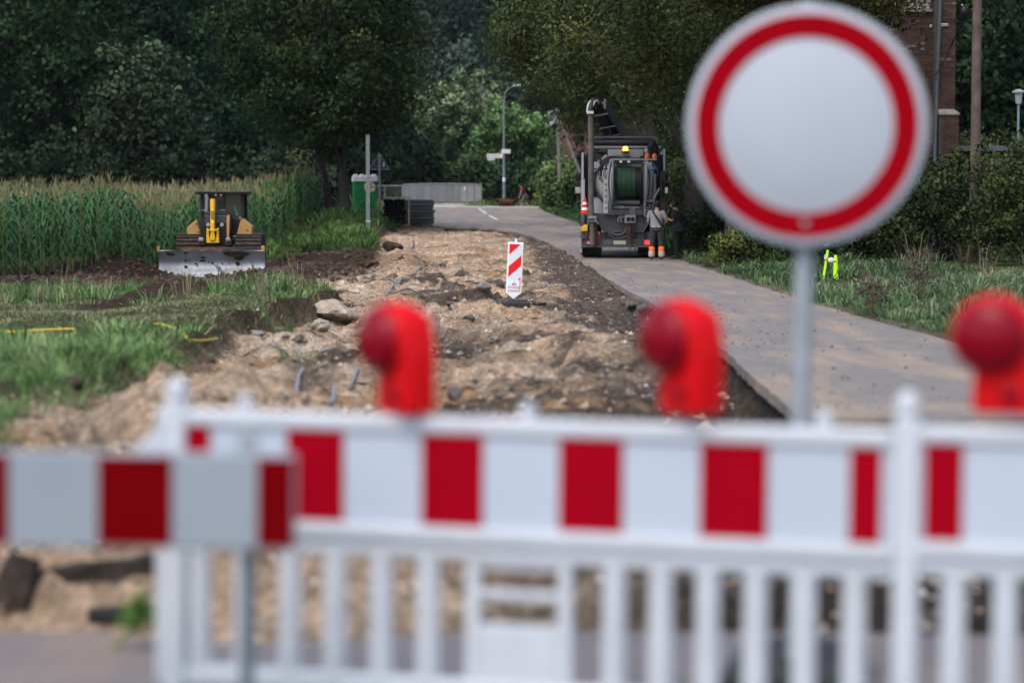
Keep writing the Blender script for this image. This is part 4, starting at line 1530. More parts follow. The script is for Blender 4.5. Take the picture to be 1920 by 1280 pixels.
PALE = mat('pale_concrete_rubble', (.34, .285, .225), .95, var=.3, scale=8, bump=.9, bscale=16, dirt=(.17, .12, .08), dirt_amt=.3, dirt_scale=5)
DARKR = mat('dark_asphalt_rubble', (.10, .085, .073), .95, var=.5, scale=8, bump=.9, bscale=20)
GREYR = mat('grey_stone', (.20, .185, .165), .95, var=.3, scale=8, bump=.9, bscale=18)
rocks = [(625, 603, (.42, .36, .20), PALE, 'large pale broken concrete block at the foot of the cut bank', 0.2), (598, 620, (.16, .15, .09), PALE, 'small pale lump in front of the large concrete block', 0.9),
         (814, 640, (.17, .12, .24), PALE, 'upright pale stone slab just right of the left warning lamp', .4), (484, 626, (.14, .12, .06), GREYR, 'flat grey stone lying below the grassy cut bank', .1),
         (560, 640, (.12, .12, .07), DARKR, 'dark soil clod on gravel right of the flat grey stone', .4), (906, 543, (.20, .22, .13), GREYR, 'whitish broken pipe end left of the beacon', .2),
         (938, 540, (.10, .2, .15), DARKR, 'dark slab leaning beside the whitish pipe end', .6), (856, 752, (.12, .12, .10), DARKR, 'dark lump beside the left lamp above the fence', .3),
         (1012, 572, (.22, .15, .05), DARKR, 'dark flat clod just right of the beacon foot', .1),
         (945, 745, (.10, .06, .03), DARKR, 'thin dark shard in the sand above the fence middle', .7),
         (880, 600, (.16, .12, .09), DARKR, 'dark broken lump at the head of the rut below the beacon', .5), (1180, 575, (.22, .2, .12), DARKR, 'dark lump of broken asphalt at the lane edge left of the second lamp', .2),
         (1210, 590, (.2, .2, .13), DARKR, 'second dark lump against the cut asphalt edge', .9), (735, 468, (.5, .45, .30), mat('root_clod', (.045, .032, .024), .95, var=.5, scale=5, bump=1, bscale=12), 'big dark clod of earth and roots at the end of the green bank', .4),
         (690, 505, (.35, .25, .16), MATS['root_clod'], 'lower dark earth clod left of the grey conduits', .4), (235, 690, (.10, .1, .14), MATS['root_clod'], 'dark root lump sticking up at the left of the gravel heap', .2),
         (130, 725, (.16, .12, .09), MATS['root_clod'], 'twisted dark root lying in the grass left of the gravel heap', .2), (925, 640, (.10, .09, .05), GREYR, 'small grey stone in the sand below the beacon', .5),
         (1130, 470, (.2, .18, .09), DARKR, 'dark clod on the lane edge in front of the lorry', .5), (830, 500, (.15, .15, .07), DARKR, 'small dark clod in the far sand', .3),
         (980, 403, (.25, .2, .10), DARKR, 'dark clod lying on the far road', .3), (992, 406, (.35, .2, .07), DARKR, 'flat dark clod right of the other clod on the far road', .1), (895, 399, (.18, .15, .08), DARKR, 'tiny dark clod beside the centre line on the far road', .2),
         (1380, 548, (.2, .06, .02), DARKR, 'thin dark stick shaped clod lying on the asphalt lane', .1)]
for k, (px, py, s, m, lab, ro) in enumerate(rocks):
    q_ = 1.0 if m is PALE else .74
    rock('rubble_stone', gp(px, py), tuple(c_ * q_ for c_ in s), m, lab, 'stone', 300 + k, None, ro, sink=.15 if m is PALE else .30)

# gravel strewn over the whole strip: nobody could count it
g = np.random.default_rng(17)


def gravel(name, n, x0, x1, y0, y1, smin, smax, keep, seed, label, cols):
    g = np.random.default_rng(seed)
    x, y = g.uniform(x0, x1, n), y0 * (y1 / y0) ** g.uniform(0, 1, n)
    k = g.uniform(size=n) < keep(x, y)
    x, y = x[k], y[k]
    n = len(x)
    s = (smin + (smax - smin) * g.uniform(0, 1, n) ** 3.5)
    P = np.stack([x, y, ground_z(x, y)], 1)
    base = np.array([(1, 0, 0), (0, 1, 0), (-1, 0, 0), (0, -1, 0), (0, 0, .8), (0, 0, -.6)])
    V = base[None] * (s[:, None, None] * g.uniform(.6, 1.25, (n, 6, 1)))
    a = g.uniform(0, 6.28, n)
    ca, sa = np.cos(a)[:, None], np.sin(a)[:, None]
    X = V[:, :, 0] * ca - V[:, :, 1] * sa
    Yy = V[:, :, 0] * sa + V[:, :, 1] * ca
    V = np.stack([X, Yy, V[:, :, 2]], 2) + P[:, None, :] + np.array([0, 0, .2]) * s[:, None, None]
    f = np.array([(0, 1, 4), (1, 2, 4), (2, 3, 4), (3, 0, 4), (0, 3, 5)])
    Fc = (np.arange(n)[:, None, None] * 6 + f[None]).reshape(-1, 3)
    cols = np.array(cols)
    t = cols[g.integers(0, len(cols), n)] * g.uniform(.6, 1.35, (n, 1))
    o = np_mesh(name, V.reshape(-1, 3), Fc, mat('gravel_stone', (1, 1, 1), .9, attr='tint', var=.15, scale=30), None, np.repeat(t, 6, 0))
    return tag(o, label, 'gravel', kind='stuff')


SC = [(.36, .27, .18), (.30, .21, .14), (.46, .40, .33), (.24, .18, .13), (.13, .105, .085), (.28, .2, .13)]
DC = [(.075, .066, .06), (.10, .09, .082), (.055, .05, .048), (.20, .17, .14)]
inpit = lambda x, y: ss(-.1, .1, x - xe(y)) * ss(.02, .1, np.where(y > Y_CUT, xl(y), 7) - x) * ss(8.9, 9.3, y)
gravel('gravel', 16000, -4, 7, 9.0, 24, .005, .026, inpit, 401, 'pale gravel stones strewn through the near part of the pit', SC)
gravel('gravel', 10000, -5, 2.6, 24, 70, .007, .038, inpit, 402, 'pale gravel stones strewn over the dug strip', SC)
gravel('gravel', 4500, -6, 2.2, 60, 112, .018, .055, inpit, 403, 'coarse gravel over the far end of the dug strip', SC)
darkk = lambda x, y: inpit(x, y) * ss(-.4, .5, x - .6 + 1.1 * fbm(x * .8, y * .9, 5, 107, .62))
gravel('gravel', 26000, -.5, 6.5, 9.0, 100, .007, .05, darkk, 404, 'dark crushed stone in the bank along the cut asphalt', DC)
gravel('soil_clods', 9000, -4.5, 3, 12, 75, .02, .085, lambda x, y: inpit(x, y) * np.clip(.25 + 2.2 * fbm(x * .7, y * 1.1, 3, 141), 0, 1), 408, 'crumbly tan and grey clods broken out of the dug strip', [(.30, .21, .14), (.22, .155, .105), (.14, .105, .08), (.095, .08, .068), (.36, .28, .20)])
hk = lambda x, y: np.clip(1.6 * (gauss(x, y, -2.35, 17.4, .8, 1.4) + gauss(x, y, -2.9, 16.1, .5, 1.0) + gauss(x, y, -1.4, 16.8, 1.0, 1.0)), 0, 1)
gravel('gravel', 9000, -4, 0, 14.5, 20, .006, .026, hk, 405, 'gravel stones on the pale heap at the left', SC[:4])
clodk = lambda x, y: np.clip(soil_w(x, y) * 1.2 + gauss(x, y, -4.3, 68, .8, 9), 0, 1)
gravel('soil_clods', 13000, -14, -3.4, 47, 86, .02, .13, clodk, 406, 'dark crumbly clods of topsoil in front of the bulldozer', [(.045, .028, .02), (.065, .042, .03), (.035, .024, .018)])
crumb = lambda x, y: ss(.05, .2, x - xl(y)) * (1 - ss(.2, 1.6, x - xl(y)) * .85) * (1 - ss(70, 110, y) * .6)
g2 = gravel('gravel', 2600, 1.9, 5, 18.6, 74, .008, .026, crumb, 407, 'crumbs of dirt lying on the asphalt lane', DC + [(.25, .2, .15)])
for v_ in (g2,):
    n = len(v_.data.vertices)
    co = np.empty(n * 3, np.float32)
    v_.data.vertices.foreach_get('co', co)
    co = co.reshape(-1, 3)
    co[:, 2] += .14
    v_.data.vertices.foreach_set('co', co.ravel())

# ------------------------------------------------------------ conduits and hose
CONDUIT = mat('grey_conduit', (.20, .205, .215), .5, var=.15, scale=10)


def laid(name, pxs, r, m, label, cat, lift=.02, group=None, n=7):
    P = [gp(*q) for q in pxs]
    pts = []
    for i in range(len(P) - 1):
        for j in range(6):
            f = j / 6
            q = P[i].lerp(P[i + 1], f)
            pts.append((q.x, q.y, 0))
    pts.append((P[-1].x, P[-1].y, 0))
    zs = ground_z([q[0] for q in pts], [q[1] for q in pts])
    zs = np.convolve(np.pad(zs, 3, 'edge'), np.ones(7) / 7, 'valid')
    zs = np.convolve(np.pad(zs, 4, 'edge'), np.ones(9) / 9, 'valid')
    zs = zs + max(0.0, float(np.percentile(ground_z([q[0] for q in pts], [q[1] for q in pts]) - zs, 70)))
    zs0 = np.maximum(zs, ground_z([q[0] for q in pts], [q[1] for q in pts]) - r * .2)
    mb = MB()
    mb.tube([(q[0], q[1], float(z) + lift) for q, z in zip(pts, zs)], r, n)
    return tag(mb.build(name, m, None, smooth=True), label, cat, group)


laid('conduit', [(797, 497), (780, 507), (764, 511), (750, 522), (737, 538)], .028, CONDUIT, 'grey conduit crossing the far sand, left strand of the pair', 'conduit')
laid('conduit', [(790, 502), (768, 515), (752, 524), (746, 538)], .028, CONDUIT, 'grey conduit crossing the far sand, right strand of the pair', 'conduit')
laid('conduit', [(737, 541), (727, 548), (716, 561)], .03, CONDUIT, 'short grey conduit leading down from the pair in the far sand', 'conduit')
laid('conduit', [(775, 452), (776, 463), (766, 470), (793, 486), (797, 497)], .035, mat('dark_conduit', (.07, .07, .075), .6), 'dark cable trailing over the far sand', 'cable')
laid('conduit', [(557, 661), (566, 674), (590, 684), (616, 692)], .017, CONDUIT, 'grey conduit curving over the dark gravel left of the first lamp', 'conduit')
laid('conduit', [(568, 698), (561, 716), (548, 738), (529, 752)], .017, CONDUIT, 'grey conduit dipping into the sand above the fence left of the first lamp', 'conduit')
laid('conduit', [(670, 700), (664, 718), (655, 738)], .017, CONDUIT, 'bent grey conduit standing just left of the first lamp', 'conduit')
laid('conduit', [(628, 742), (621, 758), (618, 770)], .02, CONDUIT, 'short grey conduit end just above the fence rail', 'conduit')
laid('conduit', [(603, 668), (622, 655)], .02, CONDUIT, 'short grey conduit piece beside the curved conduit', 'conduit')
laid('hose', [(288, 616), (300, 618), (312, 621), (340, 632), (352, 640), (375, 649), (408, 653)], .014, mat('yellow_hose', (.55, .40, .02), .5), 'yellow hose coming out of the grass at the cut bank', 'hose', lift=.05)
laid('hose', [(-20, 632), (30, 631), (60, 628), (104, 626), (140, 626)], .014, MATS['yellow_hose'], 'yellow hose lying in the grass at the left picture edge', 'hose', lift=.05)
# ------------------------------------------------------------ suction and jetting lorry, seen from behind
DK = mat('dark_grey_paint', (.050, .052, .056), .5, var=.2, scale=4, dirt=(.16, .14, .12), dirt_amt=.3, dirt_scale=2.5)
MD = mat('mid_grey_paint', (.08, .083, .087), .5, var=.15, scale=4, dirt=(.10, .09, .08), dirt_amt=.3, dirt_scale=3)
LG = mat('light_grey_paint', (.19, .20, .21), .4, var=.12, scale=3, dirt=(.18, .16, .14), dirt_amt=.25, dirt_scale=3)
SILV = mat('silver_paint', (.33, .345, .36), .35, metal=.2, var=.1, dirt=(.2, .19, .17), dirt_amt=.2, dirt_scale=4)
BLK = mat('black_plastic', (.012, .012, .013), .45, var=.2)
TYRE = mat('tyre_rubber', (.022, .021, .021), .85, var=.3, dirt=(.10, .085, .07), dirt_amt=.3, dirt_scale=5)
HOSEB = mat('black_hose', (.016, .016, .018), .45, var=.2)
HOSEG = mat('green_hose', (.022, .060, .034), .45, var=.2)
HOSEBR = mat('dusty_suction_hose', (.105, .092, .08), .75, var=.25, scale=5)
RUST = mat('rusty_steel', (.11, .05, .028), .85, var=.4, scale=12)
AMB = mat('amber_light', (1.0, .42, .04), .3, emit=2.2)
TAIL = mat('lit_tail_light', (.9, .03, .03), .3, emit=.9)
TAILD = mat('tail_light', (.33, .02, .02), .3)
GLASSD = mat('dark_glass', (.015, .018, .02), .08, var=.0, spec=.8)
MIRG = mat('mirror_glass', (.5, .52, .53), .08, metal=1, var=0)
YEL = mat('yellow_plastic', (.60, .36, .03), .5, var=.1)
ORG = mat('orange_plastic', (.6, .13, .05), .5)
BLUE = mat('blue_plastic', (.02, .10, .30), .5)

YT = 73.6
kt = YT / F_PX
tb = gp(1165, 483, y0=60)
TX = at(1165, 485, YT).x
lor = thing('suction_lorry', (TX, YT, float(road_z(YT)) + .002), 'grey suction lorry with green hose reel parked on the lane, seen from behind', 'lorry', None, (0, 0, R(-2.6)))
x_ = lambda px: (px - 1165) * kt
z_ = lambda py: (483 - py) * kt


def PB(name, m, px0, py0, px1, py1, y0, y1, bevel=.012, parent=None):
    mb = MB()
    mb.bb((x_(px0), y0, z_(py0)), (x_(px1), y1, z_(py1)))
    return mb.build(name, m, parent or lor, bevel=bevel)


# running gear
mb = MB()
for s in (-.42, .42):
    mb.bb((s - .05, .7, .72), (s + .05, 8.6, .98))
for yy in (1.0, 2.6, 4.2, 6.0):
    mb.bb((-.38, yy, .76), (.38, yy + .1, .94))
mb.build('chassis', DK, lor)


def wheel(x, y, w, r=.51):
    Mx = Matrix.Translation((x, y, r)) @ Matrix.Rotation(R(90), 4, 'Y')
    mb = MB()
    mb.lathe([(r * .58, -w / 2 + .02), (r * .92, -w / 2), (r, -w / 2 + .05), (r, -w * .04), (r * .985, -w * .03), (r * .985, w * .03), (r, w * .04), (r, w / 2 - .05), (r * .92, w / 2), (r * .58, w / 2 - .02)], 28, Mx)
    w_ = mb.build('wheel', TYRE, lor, smooth=True)
    mb = MB()
    mb.lathe([(0, -w / 2 + .10), (r * .3, -w / 2 + .08), (r * .5, -w / 2 + .11), (r * .585, -w / 2 + .02), (r * .585, w / 2 - .02), (r * .4, w / 2 - .1), (0, w / 2 - .08)], 20, Mx)
    mb.build('rim', MD, w_, smooth=True)


for y in (1.75, 3.1):
    for s in (-1, 1):
        wheel(s * .93, y, .58)
for s in (-1, 1):
    wheel(s * 1.02, 7.3, .33)
mb = MB()
for y in (1.75, 3.1):
    mb.tube([(-1.1, y, .51), (1.1, y, .51)], .07, 10)
    mb.ell((0, y, .51), (.2, .2, .2))
mb.build('axle', DK, lor, smooth=True)
for a, b in ((1086, 1128), (1196, 1238)):
    PB('mudguard_flap', mat('flap_rubber', (.03, .03, .03), .8), a, 462, b, 477, 1.02, 1.05, .004)
    mb = MB()
    mb.bb((x_(a), 1.05, z_(458)), (x_(b), 3.7, z_(455)))
    mb.build('mudguard', DK, lor, bevel=.01)
# rear under-run beam with lamps and plate
PB('bumper_beam', DK, 1090, 447, 1222, 459.5, .10, .18)
PB('bumper_edge', MD, 1088, 459.5, 1224, 462.5, .06, .2)
for a in (1100, 1212):
    h = PB('tail_light', TAILD if a == 1100 else TAIL, a - 3, 449.5, a + (20 if a == 1100 else 7), 457, .07, .10, .006)
    if a == 1100:
        PB('reflector', mat('clear_lamp', (.5, .4, .38), .3), a + 1, 451, a + 7, 456, .06, .07, .003, h)
PB('licence_plate', mat('plate_yellowed', (.36, .35, .28), .5), 1150, 450, 1173, 457, .07, .095, .003)
PB('plate_bracket', MD, 1130, 449, 1147, 458, .08, .098, .003)
cv = PB('chevron_panel', mat('chevron_white', (.44, .40, .37), .5, dirt=(.2, .17, .14), dirt_amt=.3), 1089, 433.5, 1124, 446, .12, .14, .003)
for a, sg in ((1092, 1), (1103, 1), (1113, -1), (1121, -1)):
    mb = MB()
    w = x_(1174) - x_(1168)
    xx, z0, z1 = x_(a), z_(445.3), z_(434.2)
    d = (z1 - z0) * .7 * sg
    mb.prism([(xx - w / 2 - d / 3, z0), (xx + w / 2 - d / 3, z0), (xx + w / 2 + d / 3, z1), (xx - w / 2 + d / 3, z1)], .116, .119)
    mb.build('red_chevron', mat('chevron_red', (.30, .02, .018), .5), cv)
# hopper and sump between the wheels
mb = MB()
mb.prism([(x_(a), z_(b)) for a, b in ((1112, 398), (1132, 433), (1206, 433), (1226, 398), (1200, 400), (1140, 400))], .14, 1.6)
mb.build('sump', DK, lor, bevel=.02)
for q in (((1112, 399), (1132, 433)), ((1132, 433), (1206, 433)), ((1206, 433), (1226, 399))):
    mb = MB()
    mb.tube([(x_(q[0][0]), .13, z_(q[0][1])), (x_(q[1][0]), .13, z_(q[1][1]))], .022, 6)
    mb.build('sump_rim', MD, lor, smooth=True)
PB('rear_panel', DK, 1132, 400, 1206, 432, .12, .15)
mb = MB()
mb.torus((x_(1158), .10, z_(421)), .30, .035, 'y', 20, 6, R(200), R(340))
mb.torus((x_(1160), .10, z_(424)), .36, .02, 'y', 20, 6, R(200), R(330))
mb.build('suction_flange', MD, lor, smooth=True)
PB('cross_beam', DK, 1100, 434, 1226, 447, .2, .5)
for a in (1135, 1150, 1190, 1208):
    PB('strut', BLK, a, 434, a + 3, 447, .15, .2, .004)
# tank
Mx = Matrix.Translation((x_(1168), 0, z_(342))) @ Matrix.Rotation(R(-90), 4, 'X')
mb = MB()
mb.lathe([(0, .55), (.3, .57), (.55, .66), (.74, .80), (.82, .98), (.84, 1.1), (.84, 6.0), (.7, 6.3), (0, 6.4)], 36, Mx)
mb.build('tank', mat('tank_paint', (.50, .51, .52), .35, var=.08, dirt=(.25, .23, .2), dirt_amt=.15), lor, smooth=True)
mb = MB()
for yy in (1.1, 2.4, 3.8, 5.2):
    mb.lathe([(.845, yy), (.875, yy), (.875, yy + .08), (.845, yy + .08), (.845, yy)], 36, Mx, caps=False)
mb.build('tank_band', MD, lor, smooth=True)
# body sides and roof frame
PB('side_panel', SILV, 1090, 285, 1094, 334, .30, 6.0)
PB('side_panel', SILV, 1089, 334, 1096, 447, .32, 6.0)
PB('side_panel', SILV, 1243, 278, 1247, 320, .30, 6.0)
PB('side_panel', DK, 1236, 320, 1247, 440, .45, 6.0)
PB('side_locker', BLK, 1096, 288, 1106, 400, .9, 6.0)
PB('side_locker', BLK, 1230, 288, 1243, 430, .9, 6.0)
PB('side_skirt', SILV, 1087, 447, 1091, 474, .4, 1.0)
PB('roof_beam', MD, 1108, 254.5, 1231, 258, .5, .7, .02)
PB('roof_beam', LG, 1100, 272.5, 1240, 277, .45, .7, .02)
PB('roof_bracket', MD, 1228, 257, 1234, 276, .5, .65)
PB('roof_bracket', MD, 1107, 257, 1111, 276, .5, .65)
mb = MB()
mb.tube([(x_(1110), .55, z_(266)), (x_(1229), .55, z_(266))], .10, 14)
mb.build('roof_hose', mat('roof_tube', (.018, .019, .028), .25, var=.1), lor, smooth=True)
PB('roof', MD, 1100, 281, 1238, 284, .8, 6.4)
# cab, mostly hidden behind the body
mb = MB()
mb.prism([(-1.2, .85), (1.2, .85), (1.22, 2.2), (1.08, 3.05), (-1.08, 3.05), (-1.22, 2.2)], 6.9, 8.7)
cabm = mb.build('cab', mat('cab_paint', (.5, .51, .53), .3, var=.05), lor, bevel=.06)
mb = MB()
mb.prism([(-.95, 1.9), (.95, 1.9), (.9, 2.75), (-.9, 2.75)], 6.87, 6.9)
mb.build('rear_window', GLASSD, cabm)
mb = MB()
mb.prism([(-1.08, 1.75), (1.08, 1.75), (1.0, 2.85), (-1.0, 2.85)], 8.7, 8.73)
mb.build('windscreen', GLASSD, cabm)
for s in (-1, 1):
    mb = MB()
    mb.tube([(s * 1.2, 7.9, 2.75), (s * 1.42, 7.7, 2.7), (s * 1.46, 7.62, 1.9), (s * 1.22, 7.8, 1.85)], .022, 6)
    arm = mb.build('mirror_arm', BLK, lor, smooth=True)
    mb = MB()
    mb.box((s * 1.46, 7.6, 2.20), (.23, .12, .42))
    mb.box((s * 1.45, 7.6, 2.58), (.21, .12, .22))
    mh = mb.build('mirror', BLK, lor, bevel=.05)
    mb = MB()
    mb.box((s * 1.46, 7.535, 2.12), (.18, .012, .20))
    mb.build('mirror_glass', MIRG, mh, bevel=.02)
# ---- hose reel
RX, RZ = x_(1176), z_(342)
mb = MB()
mb.cyl((RX - .45, .18, RZ), (RX + .42, .18, RZ), .12, 16)
mb.cyl((RX - .24, .18, RZ), (RX + .40, .18, RZ), .40, 24)
reel = mb.build('hose_reel', MD, lor, smooth=True)
n = 15
x0, x1 = x_(1157), x_(1202)
for i in range(n):
    xx = x0 + (x1 - x0) * (i + .5) / n
    mb = MB()
    mb.torus((xx, .18, RZ), .465 + .012 * math.sin(i * 1.9), (x1 - x0) / n * .52, 'x', 30, 7)
    mb.build('hose_coil', HOSEG if i < 11 else HOSEB, reel, smooth=True)
for s, xx in ((-1, x_(1155)), (1, x_(1204))):
    Mq = Matrix.Translation((xx, .18, RZ)) @ Matrix.Rotation(R(90 * s), 4, 'Y')
    mb = MB()
    mb.lathe([(.14, .02), (.48, .035), (.70, .085), (.745, .09), (.755, .125), (.735, .135), (.69, .12), (.14, .06)], 40, Mq)
    mb.build('reel_flange', LG, reel, smooth=True)
    for dx, rr in ((.06, .70), (.15, .76)):
        mb = MB()
        pts = []
        for k in range(17):
            a = R(-72 + 144 * k / 16)
            pts.append((xx + s * (dx + .11 * math.cos(a) ** 2), .10 - .30 * math.cos(a), RZ + rr * math.sin(a)))
        mb.tube(pts, .028 if dx < .1 else .022, 7)
        mb.build('guard_bow', SILV, reel, smooth=True)
PB('reel_shelf', LG, 1147, 297, 1231, 300.5, -.12, .6)
PB('reel_shelf', MD, 1150, 300.5, 1205, 307, .05, .55)
for a in (1163, 1178):
    PB('work_light', mat('work_lamp', (.6, .6, .58), .2), a - 2, 301, a + 3, 304.5, -.13, -.06, .006)
PB('reel_arm', SILV, 1131, 334, 1140, 399, -.02, .10, .02)
PB('reel_arm', MD, 1140, 300, 1147, 402, .02, .2, .02)
for i in range(5):
    PB('arm_bolt', DK, 1134.5, 343 + i * 11, 1137.5, 347 + i * 11, -.032, -.02, .004)
PB('reel_arm', MD, 1206, 330, 1212, 402, .02, .2, .02)
mb = MB()
mb.cyl((x_(1150), .0, z_(379)), (x_(1199), .0, z_(379)), .065, 14)
mb.build('guide_roller', MD, lor, smooth=True)
mb = MB()
mb.cyl((x_(1150), .05, z_(388)), (x_(1199), .05, z_(388)), .035, 12)
mb.cyl((x_(1160), -.01, z_(388)), (x_(1170), -.01, z_(388)), .045, 12)
mb.build('guide_rod', LG, lor, smooth=True)
PB('pump_block', DK, 1140, 392, 1206, 402, -.02, .3)
PB('pump_block', MD, 1180, 388, 1192, 402, -.05, .2)
cp = PB('coupling_plate', LG, 1171, 402, 1192, 417, -.10, -.04, .02)
for a in (1178, 1186):
    mb = MB()
    mb.lathe([(.065, 0), (.065, .02), (.045, .022), (.04, .004), (0, .004)], 16, Matrix.Translation((x_(a), -.10, z_(409.5))) @ Matrix.Rotation(R(90), 4, 'X'))
    mb.build('socket', BLK, cp, smooth=True)
for k in range(4):
    mb = MB()
    mb.torus((x_(1164 + k), -.05 - .02 * k, z_(411)), .13 - .022 * k, .016, 'y', 14, 6, R(20 + 25 * k), R(200 + 20 * k))
    mb.build('valve_hose', LG if k % 2 else BLK, lor, smooth=True)
mb = MB()
for k in range(9):
    mb.torus((x_(1176 + k * .9), -.08, z_(428 + k * 4.4)), .038, .013, 'y' if k % 2 else 'x', 10, 5)
mb.build('chain', RUST, lor, smooth=True)
mb = MB()
mb.box((x_(1181), -.02, z_(440)), (.09, .03, .62), (0, R(-5), 0))
mb.build('tow_strap', RUST, lor)
mb = MB()
mb.torus((x_(1185), -.07, z_(463)), .10, .022, 'y', 18, 6)
mb.build('tow_hook', MD, lor, smooth=True)
mb = MB()
mb.tube([(x_(1183), -.04, z_(420)), (x_(1182), -.06, z_(432)), (x_(1185), -.05, z_(446))], .02, 6)
mb.build('cable', BLK, lor, smooth=True)
# control panel
pan = PB('control_panel', LG, 1207, 366, 1225.5, 405, -.10, .02, .02)
PB('panel_face', BLK, 1209, 369, 1223.5, 403, -.108, -.10, .006, pan)
PB('display', mat('display', (.45, .48, .5), .3), 1209.5, 373, 1222.5, 377, -.114, -.108, .003, pan)
for i in range(4):
    for j in range(4):
        mb = MB()
        mb.cyl((x_(1211 + i * 3.3), -.115, z_(384 + j * 4.6)), (x_(1211 + i * 3.3), -.108, z_(384 + j * 4.6)), .018, 8)
        mb.build('button', (LG, MD, SILV)[(i + j) % 3], pan)
# upper gear
PB('upper_beam', LG, 1139, 279.5, 1206, 292, -.02, .12, .02)
mb = MB()
mb.lathe([(.10, 0), (.10, .05), (.075, .06)], 16, Matrix.Translation((x_(1172), -.06, z_(286))))
bb_ = mb.build('beacon_base', BLK, lor, smooth=True)
mb = MB()
mb.lathe([(.075, .06), (.078, .15), (.05, .19), (0, .20)], 16, Matrix.Translation((x_(1172), -.06, z_(286))))
mb.build('beacon_light', AMB, bb_, smooth=True)
mb = MB()
mb.box((x_(1209.5), -.12, z_(315)), (.075, .03, .09))
mb.build('side_marker', mat('marker_amber', (1, .55, .08), .3, emit=1.2), lor, bevel=.01)
for a, b, m in ((1213, 292, ORG), (1226.5, 292, ORG)):
    mb = MB()
    mb.tube([(x_(a), -.04, z_(b + 5)), (x_(a), -.04, z_(b)), (x_(a), .0, z_(b - 6))], [.075, .085, .05], 12)
    mb.build('coupling_cap', m, lor, smooth=True)
mb = MB()
mb.tube([(x_(1222), .1, z_(300)), (x_(1219), -.05, z_(275)), (x_(1222), -.10, z_(268)), (x_(1227), -.02, z_(272)), (x_(1228), .1, z_(305))], .11, 12)
mb.build('air_hose', HOSEB, lor, smooth=True)
mb = MB()
mb.ell((x_(1212), .0, z_(283)), (.09, .09, .10))
mb.build('white_float', LG, lor, smooth=True)
for a, b in ((1228, 314), (1224, 308)):
    PB('blue_valve', BLUE, a - 3, b - 3, a + 3, b + 4, -.02, .08, .02)
for (a, b, c_, d, r_, m) in ((1227, 325, 1227, 372, .05, LG), (1217, 320, 1217, 365, .03, MD), (1233, 300, 1233, 330, .04, BLK), (1112, 300, 1112, 330, .03, LG), (1122, 305, 1138, 291, .06, LG), (1118, 322, 1136, 300, .05, MD), (1128, 293, 1127, 330, .025, BLK), (1110, 316, 1140, 316, .025, MD),
                             (1215, 318, 1232, 318, .025, MD), (1180, 293, 1200, 293, .055, LG), (1148, 294, 1165, 294, .04, DK), (1240, 335, 1240, 370, .06, BLK), (1106, 296, 1119, 288, .04, DK)):
    mb = MB()
    mb.tube([(x_(a), .06, z_(b)), (x_(c_), .02, z_(d))], r_, 10)
    mb.build('pipe', m, lor, smooth=True)
for k in range(6):
    mb = MB()
    a = 1123 + k * 3.2
    mb.tube([(x_(a), .02, z_(288 + (k % 3) * 3)), (x_(a + 3), -.08, z_(306 + (k % 2) * 6)), (x_(a - 2), -.04, z_(322 + k)), (x_(a + 2), .02, z_(338 + (k % 3) * 4))], .016, 6)
    mb.build('hydraulic_line', BLK, lor, smooth=True)
mb = MB()
mb.tube([(x_(1236), -.05, z_(352)), (x_(1228), -.08, z_(366)), (x_(1221), -.06, z_(388))], .03, 8)
mb.build('grab_rail', SILV, lor, smooth=True)
# ---- boom and suction hose
bp = Vector((x_(1166), 2.2, z_(270)))
be = Vector((x_(1122), .35, z_(196)))
mb = MB()
d = (be - bp)
sd = Vector((1, 0, 0))
upv = d.normalized().cross(sd).normalized()
sd = upv.cross(d.normalized())
for s in (-1, 1):
    o = len(mb.v)
    q = []
    for p_, w, h in ((bp, .29, .27), (be, .19, .18)):
        for a, b in ((s * w - .03, -h), (s * w + .03, -h), (s * w + .03, h), (s * w - .03, h)):
            q.append(p_ + sd * a + upv * b)
    mb.add(q, [(3, 2, 1, 0), (4, 5, 6, 7), (0, 1, 5, 4), (1, 2, 6, 5), (2, 3, 7, 6), (3, 0, 4, 7)])
boom = mb.build('boom', mat('boom_paint', (.055, .055, .058), .45, var=.2), lor)
mb = MB()
mb.tube([bp, be], [.20, .15], 12)
mb.build('boom_hose', HOSEB, boom, smooth=True)
for f in (.12, .42, .62, .9):
    mb = MB()
    c_ = bp.lerp(be, f)
    w = .30 - .09 * f
    h_ = .29 - .09 * f
    mb.tube([c_ - sd * w + upv * h_, c_ + sd * w + upv * h_], .025, 6)
    mb.build('boom_strap', LG, boom, smooth=True)
    mb = MB()
    mb.tube([c_ - sd * w - upv * h_, c_ + sd * w - upv * h_], .025, 6)
    mb.build('boom_strap', LG, boom, smooth=True)
mb = MB()
mb.tube([bp + Vector((-.35, 0, -.1)), bp.lerp(be, .45) - upv * .35], .05, 8)
mb.tube([bp.lerp(be, .45) - upv * .35, bp.lerp(be, .62) - upv * .12], .03, 8)
mb.build('lift_ram', DK, lor, smooth=True)
mb = MB()
mb.lathe([(.36, -.25), (.36, .1), (.22, .2), (.20, .5)], 20, Matrix.Translation((bp.x + .06, 2.2, bp.z - .2)))
mb.build('slewing_base', DK, lor, smooth=True)
mb = MB()
for k in range(4):
    mb.tube([(bp.x + .15 + .05 * k, 1.9, bp.z - .15), (bp.x + .28 + .03 * k, 1.8, bp.z + .15), (bp.x + .12 + .02 * k, 1.9, bp.z + .22)], .022, 6)
mb.build('boom_lines', BLK, lor, smooth=True)
hx = x_(1107.5)
arc = [be, Vector((x_(1118), .2, z_(190.5))), Vector((x_(1113), .05, z_(190))), Vector((x_(1109), -.1, z_(195))), Vector((hx, -.18, z_(206))), Vector((hx, -.2, z_(216)))]
mb = MB()
mb.tube(arc, .12, 12)
mb.build('elbow_hose', HOSEB, boom, smooth=True)
